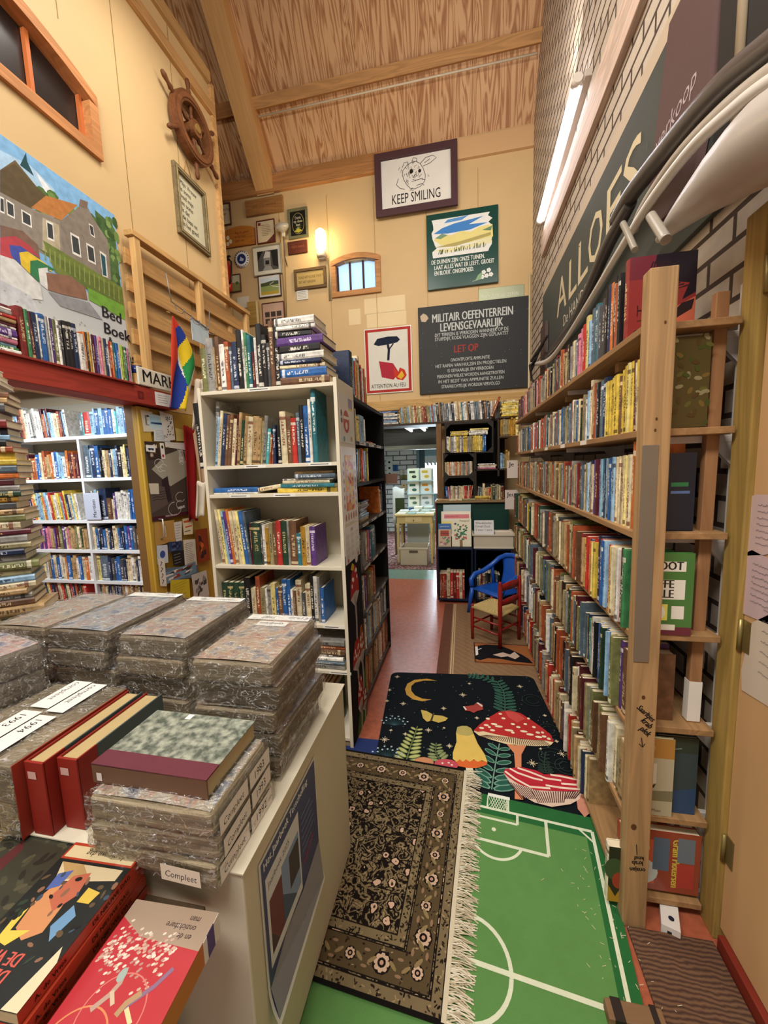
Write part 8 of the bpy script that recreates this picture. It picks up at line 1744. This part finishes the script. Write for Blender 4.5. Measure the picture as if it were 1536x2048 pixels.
b=MB(); G2=[[(-1.16+.2*j/6,6.45+.05*(i/6)**2,.5+.62*i/6+.02*math.sin(j)) for j in range(7)] for i in range(7)]; b.grid(G2,'#c9d0cc'); o=b.build('chair_cover','cloth',solid=.01); MB().box(-1.1,-.95,6.38,6.42,.5,.95,'#39432c').build('dark_back','cloth',o); MB().box(-1.12,-1.09,6.35,6.4,0,.5,'#5a4a38').build('leg','wood_z',o); MB().box(-.98,-.95,6.35,6.4,0,.5,'#5a4a38').build('leg','wood_z',o); tag(o,'chair with pale cover and dark green back left of the far table','chair')
M['far_tube']=emit_mat('far_fluorescent_tube',H('#eef6ff'),5.0)
t=thing('ceiling_lamp','bright twin fluorescent fitting on the far room ceiling','lamp',(-.72,6.3,2.02))
b=MB(); b.box(-.17,.17,-.35,.35,.06,.10,'#c9d2d2'); b.box(-.01,.01,-.01,.01,.10,.48,'#8a8f8c'); b.build('housing','paint',t)
for x in (-.11,.11): b=MB(); b.tube([(x,-.33,.035),(x,.33,.035)],.022,'#ffffff',n=8); b.build('tube',M['far_tube'],t)
for j,(px,py,w,h,c,l) in enumerate(((772,917,14,38,'#cfe0e0','white chart with leaf drawings on the far brick wall'),(786,930,10,12,'#3a68a8','small blue card on the far brick wall'),(800,940,14,10,'#d9e0dc','pale folded paper on the far brick wall'),(800,950,16,8,'#8d8a5c','olive postcard on the far brick wall'),(803,968,10,14,'#d8c08a','framed tan picture low on the far brick wall'))):
    p=at(px,py,y=8.58); q_=at(px+w,py+h,y=8.58); o=MB().box(p.x,q_.x,8.57,8.59,q_.z,p.z,c).build('wall_card','matte'); a=Art((p.x,8.5695,q_.z),(1,0,0),(0,0,1)); W2=q_.x-p.x; H2=p.z-q_.z
    for k in range(3): a.ell(W2*.5,H2*(.2+.3*k),W2*.2,H2*.06,'#26332f',7)
    a.build('print','matte',o); tag(o,l,'card')
p=at(769,956,y=3.2); o=MB().box(AX_-.02,AX_+.09,3.1,3.104,1.35,1.43,'#8a6a5c').build('hanging_card','gloss'); tag(o,'small curved picture card sticking out behind the black bookcase','card')
# calendar and poster on the side of the white bookcase
X=WX1_+.002
def side_sheet(name,y0,y1,z0,z1,col,draw,label,cat):
    o=MB().box(X-.001,X,y0,y1,z0,z1,col).build(name,'gloss'); a=Art((X,y0,z0),(0,1,0),(0,0,1)); draw(a,y1-y0,z1-z0); a.build('print','gloss',o); tag(o,label,cat)
def dcal(a,w,h):
    a.rect(w*.22,h*.45,w*.75,h*.93,'#efa326'); r=random.Random(3)
    for k in range(70): a.ell(w*r.uniform(.25,.72),h*r.uniform(.47,.91),.012,.018,r.choice(['#c93a2c','#f2cf3a','#e3dcc8','#e0702c','#f0d95c']),7,r.random()*3,step=.05)
    for k in range(6): a.ell(w*.1,h*(.5+.07*k),.008,.014,'#a5603c',7); a.ell(w*.88,h*(.5+.07*k),.008,.014,'#b5783c',7); a.lines(w*.78,h*(.53+.07*k),w*.98,h*(.50+.07*k),3,'#8a8a86',.0012,k)
    for k in range(5): a.ell(w*(.15+.17*k),h*.4,.01,.02,'#b5603c',8)
    a.lines(w*.06,h*.35,w*.95,h*.32,2,'#c9b03a',.003,1); a.text('2025',w*.38,h*.27,.022,'#a52c2c',1,.02); 
    for i in range(4):
        for j in range(3): a.lines(w*(.06+.31*j),h*(.25-.055*i),w*(.3+.31*j),h*(.21-.055*i),4,'#8a8a90',.0011,i*3+j)
    a.ell(w*.15,h*.025,.012,.012,'#b5503c',8); a.ell(w*.85,h*.025,.012,.012,'#b5503c',8)
side_sheet('wall_calendar',WY+.01,WY+.285,1.00,1.60,'#efede8',dcal,'long illustrated 2025 year calendar on the side of the white bookcase','calendar')
def dst(a,w,h):
    a.ell(w*.45,h*.45,w*.22,h*.24,'#b5342c',20); a.rect(w*.26,h*.5,w*.64,h*.56,'#e6e2da'); a.ell(w*.45,h*.36,w*.08,h*.08,'#e6e2da',10); a.rect(w*.65,h*.75,w*.95,h*.97,'#8a86b0'); a.rect(w*.68,h*.72,w*.95,h*.76,'#e0cf3a'); a.ell(w*.12,h*.6,.012,.018,'#2a2a2a',8); a.ell(w*.12,h*.45,.014,.014,'#2c3a2c',8); a.ell(w*.25,h*.08,.016,.014,'#5c9aa8',8); a.ell(w*.8,h*.1,.02,.014,'#b0a060',8)
side_sheet('sticker_sheet',WY+.02,WY+.26,1.62,1.86,'#d9d7cf',dst,'white sheet with a red round emblem above the calendar','poster')

# ================================================================== the 300 books that show largest stay objects of their own; all the others become one
bpy.context.view_layer.update()
dg = bpy.context.evaluated_depsgraph_get()
inv = ROT.transposed()
from mathutils.bvhtree import BVHTree
AV=[];AP=[];OWN=[]
for ob in COL.objects:
    if ob.type!='MESH' or ob.name.startswith('plastic_wrap'): continue
    k0=len(AV); mw=ob.matrix_world; AV+=[mw@v.co for v in ob.data.vertices]
    for p in ob.data.polygons: AP.append([k0+k for k in p.vertices]); OWN.append(ob.name)
BVH=BVHTree.FromPolygons(AV,AP)
def visible_size(o):
    bb=[o.matrix_world @ Vector(c) for c in o.bound_box]; P=[]
    for p in bb:
        c=inv @ (p-Vector((0,0,CAM_H)))
        if c.z<=.05: return 0
        P.append((CX+F_PX*c.x/c.z, CY+F_PX*c.y/c.z))
    x0,x1=max(0,min(p[0] for p in P)),min(1536,max(p[0] for p in P)); y0,y1=max(0,min(p[1] for p in P)),min(2048,max(p[1] for p in P))
    if x1<=x0 or y1<=y0: return 0
    me=o.data; hit=0; n=0
    fam={o.name}|{c.name for c in o.children}
    org=Vector((0,0,CAM_H))
    for i in range(5):
        for j in range(7):
            q=ROT @ Vector(((x0+(x1-x0)*(i+.5)/5-CX)/F_PX,(y0+(y1-y0)*(j+.5)/7-CY)/F_PX,1)); n+=1; q.normalize()
            l_,nn,ix,dist=BVH.ray_cast(org,q)
            if l_ is not None and OWN[ix] in fam: hit+=1
    return (x1-x0)*(y1-y0)*hit/n
books=[o for o in COL.objects if o.get('category')=='book']
if len(books)>300:
    sz=sorted(((visible_size(o),o.name) for o in books),reverse=True)
    keep={n for s_,n in sz[:300]}
    rest=[o for o in books if o.name not in keep]
    def merge(objs,name,mats,like=None):
        V=[];Fs=[];cb=[];tb=[];ub=[];mi=[];nv=0
        import array
        for o in objs:
            me=o.data; mw=o.matrix_world; cd=me.color_attributes['col'].data; td=me.color_attributes.get('tcol'); ud=me.uv_layers.get('uv')
            for v in me.vertices: V.append(tuple(mw@v.co))
            for f in me.polygons:
                Fs.append([nv+k for k in f.vertices])
                for li in f.loop_indices:
                    cb+=list(cd[li].color); tb+=list(td.data[li].color) if td else [0,0,0,0]; ub+=list(ud.data[li].uv) if ud else [-1,-1]
            nv+=len(me.vertices)
        me=bpy.data.meshes.new(name); me.from_pydata(V,[],Fs); me.materials.append(M[mats])
        me.color_attributes.new('col','FLOAT_COLOR','CORNER').data.foreach_set('color',cb)
        me.color_attributes.new('tcol','FLOAT_COLOR','CORNER').data.foreach_set('color',tb)
        me.uv_layers.new(name='uv').data.foreach_set('uv',ub); me.update()
        o=bpy.data.objects.new(name,me); COL.objects.link(o); return o
    pages=[c for o in rest for c in o.children if c.name.startswith('page_block')]
    extra=[c for o in rest for c in o.children if not c.name.startswith('page_block')]
    old=bpy.data.objects['shelved_books']; oldp=old.children[0]
    nb=merge(rest+[old],'shelved_books_all','book'); npg=merge(pages+[oldp],'page_block','pages'); npg.parent=nb
    dead=rest+pages+extra+[old,oldp]; bpy.data.batch_remove(ids=dead)
    nb.name='shelved_books'; tag(nb,'all the remaining small or half-hidden books on shelves, piles and crates throughout the shop','books',None,'stuff')
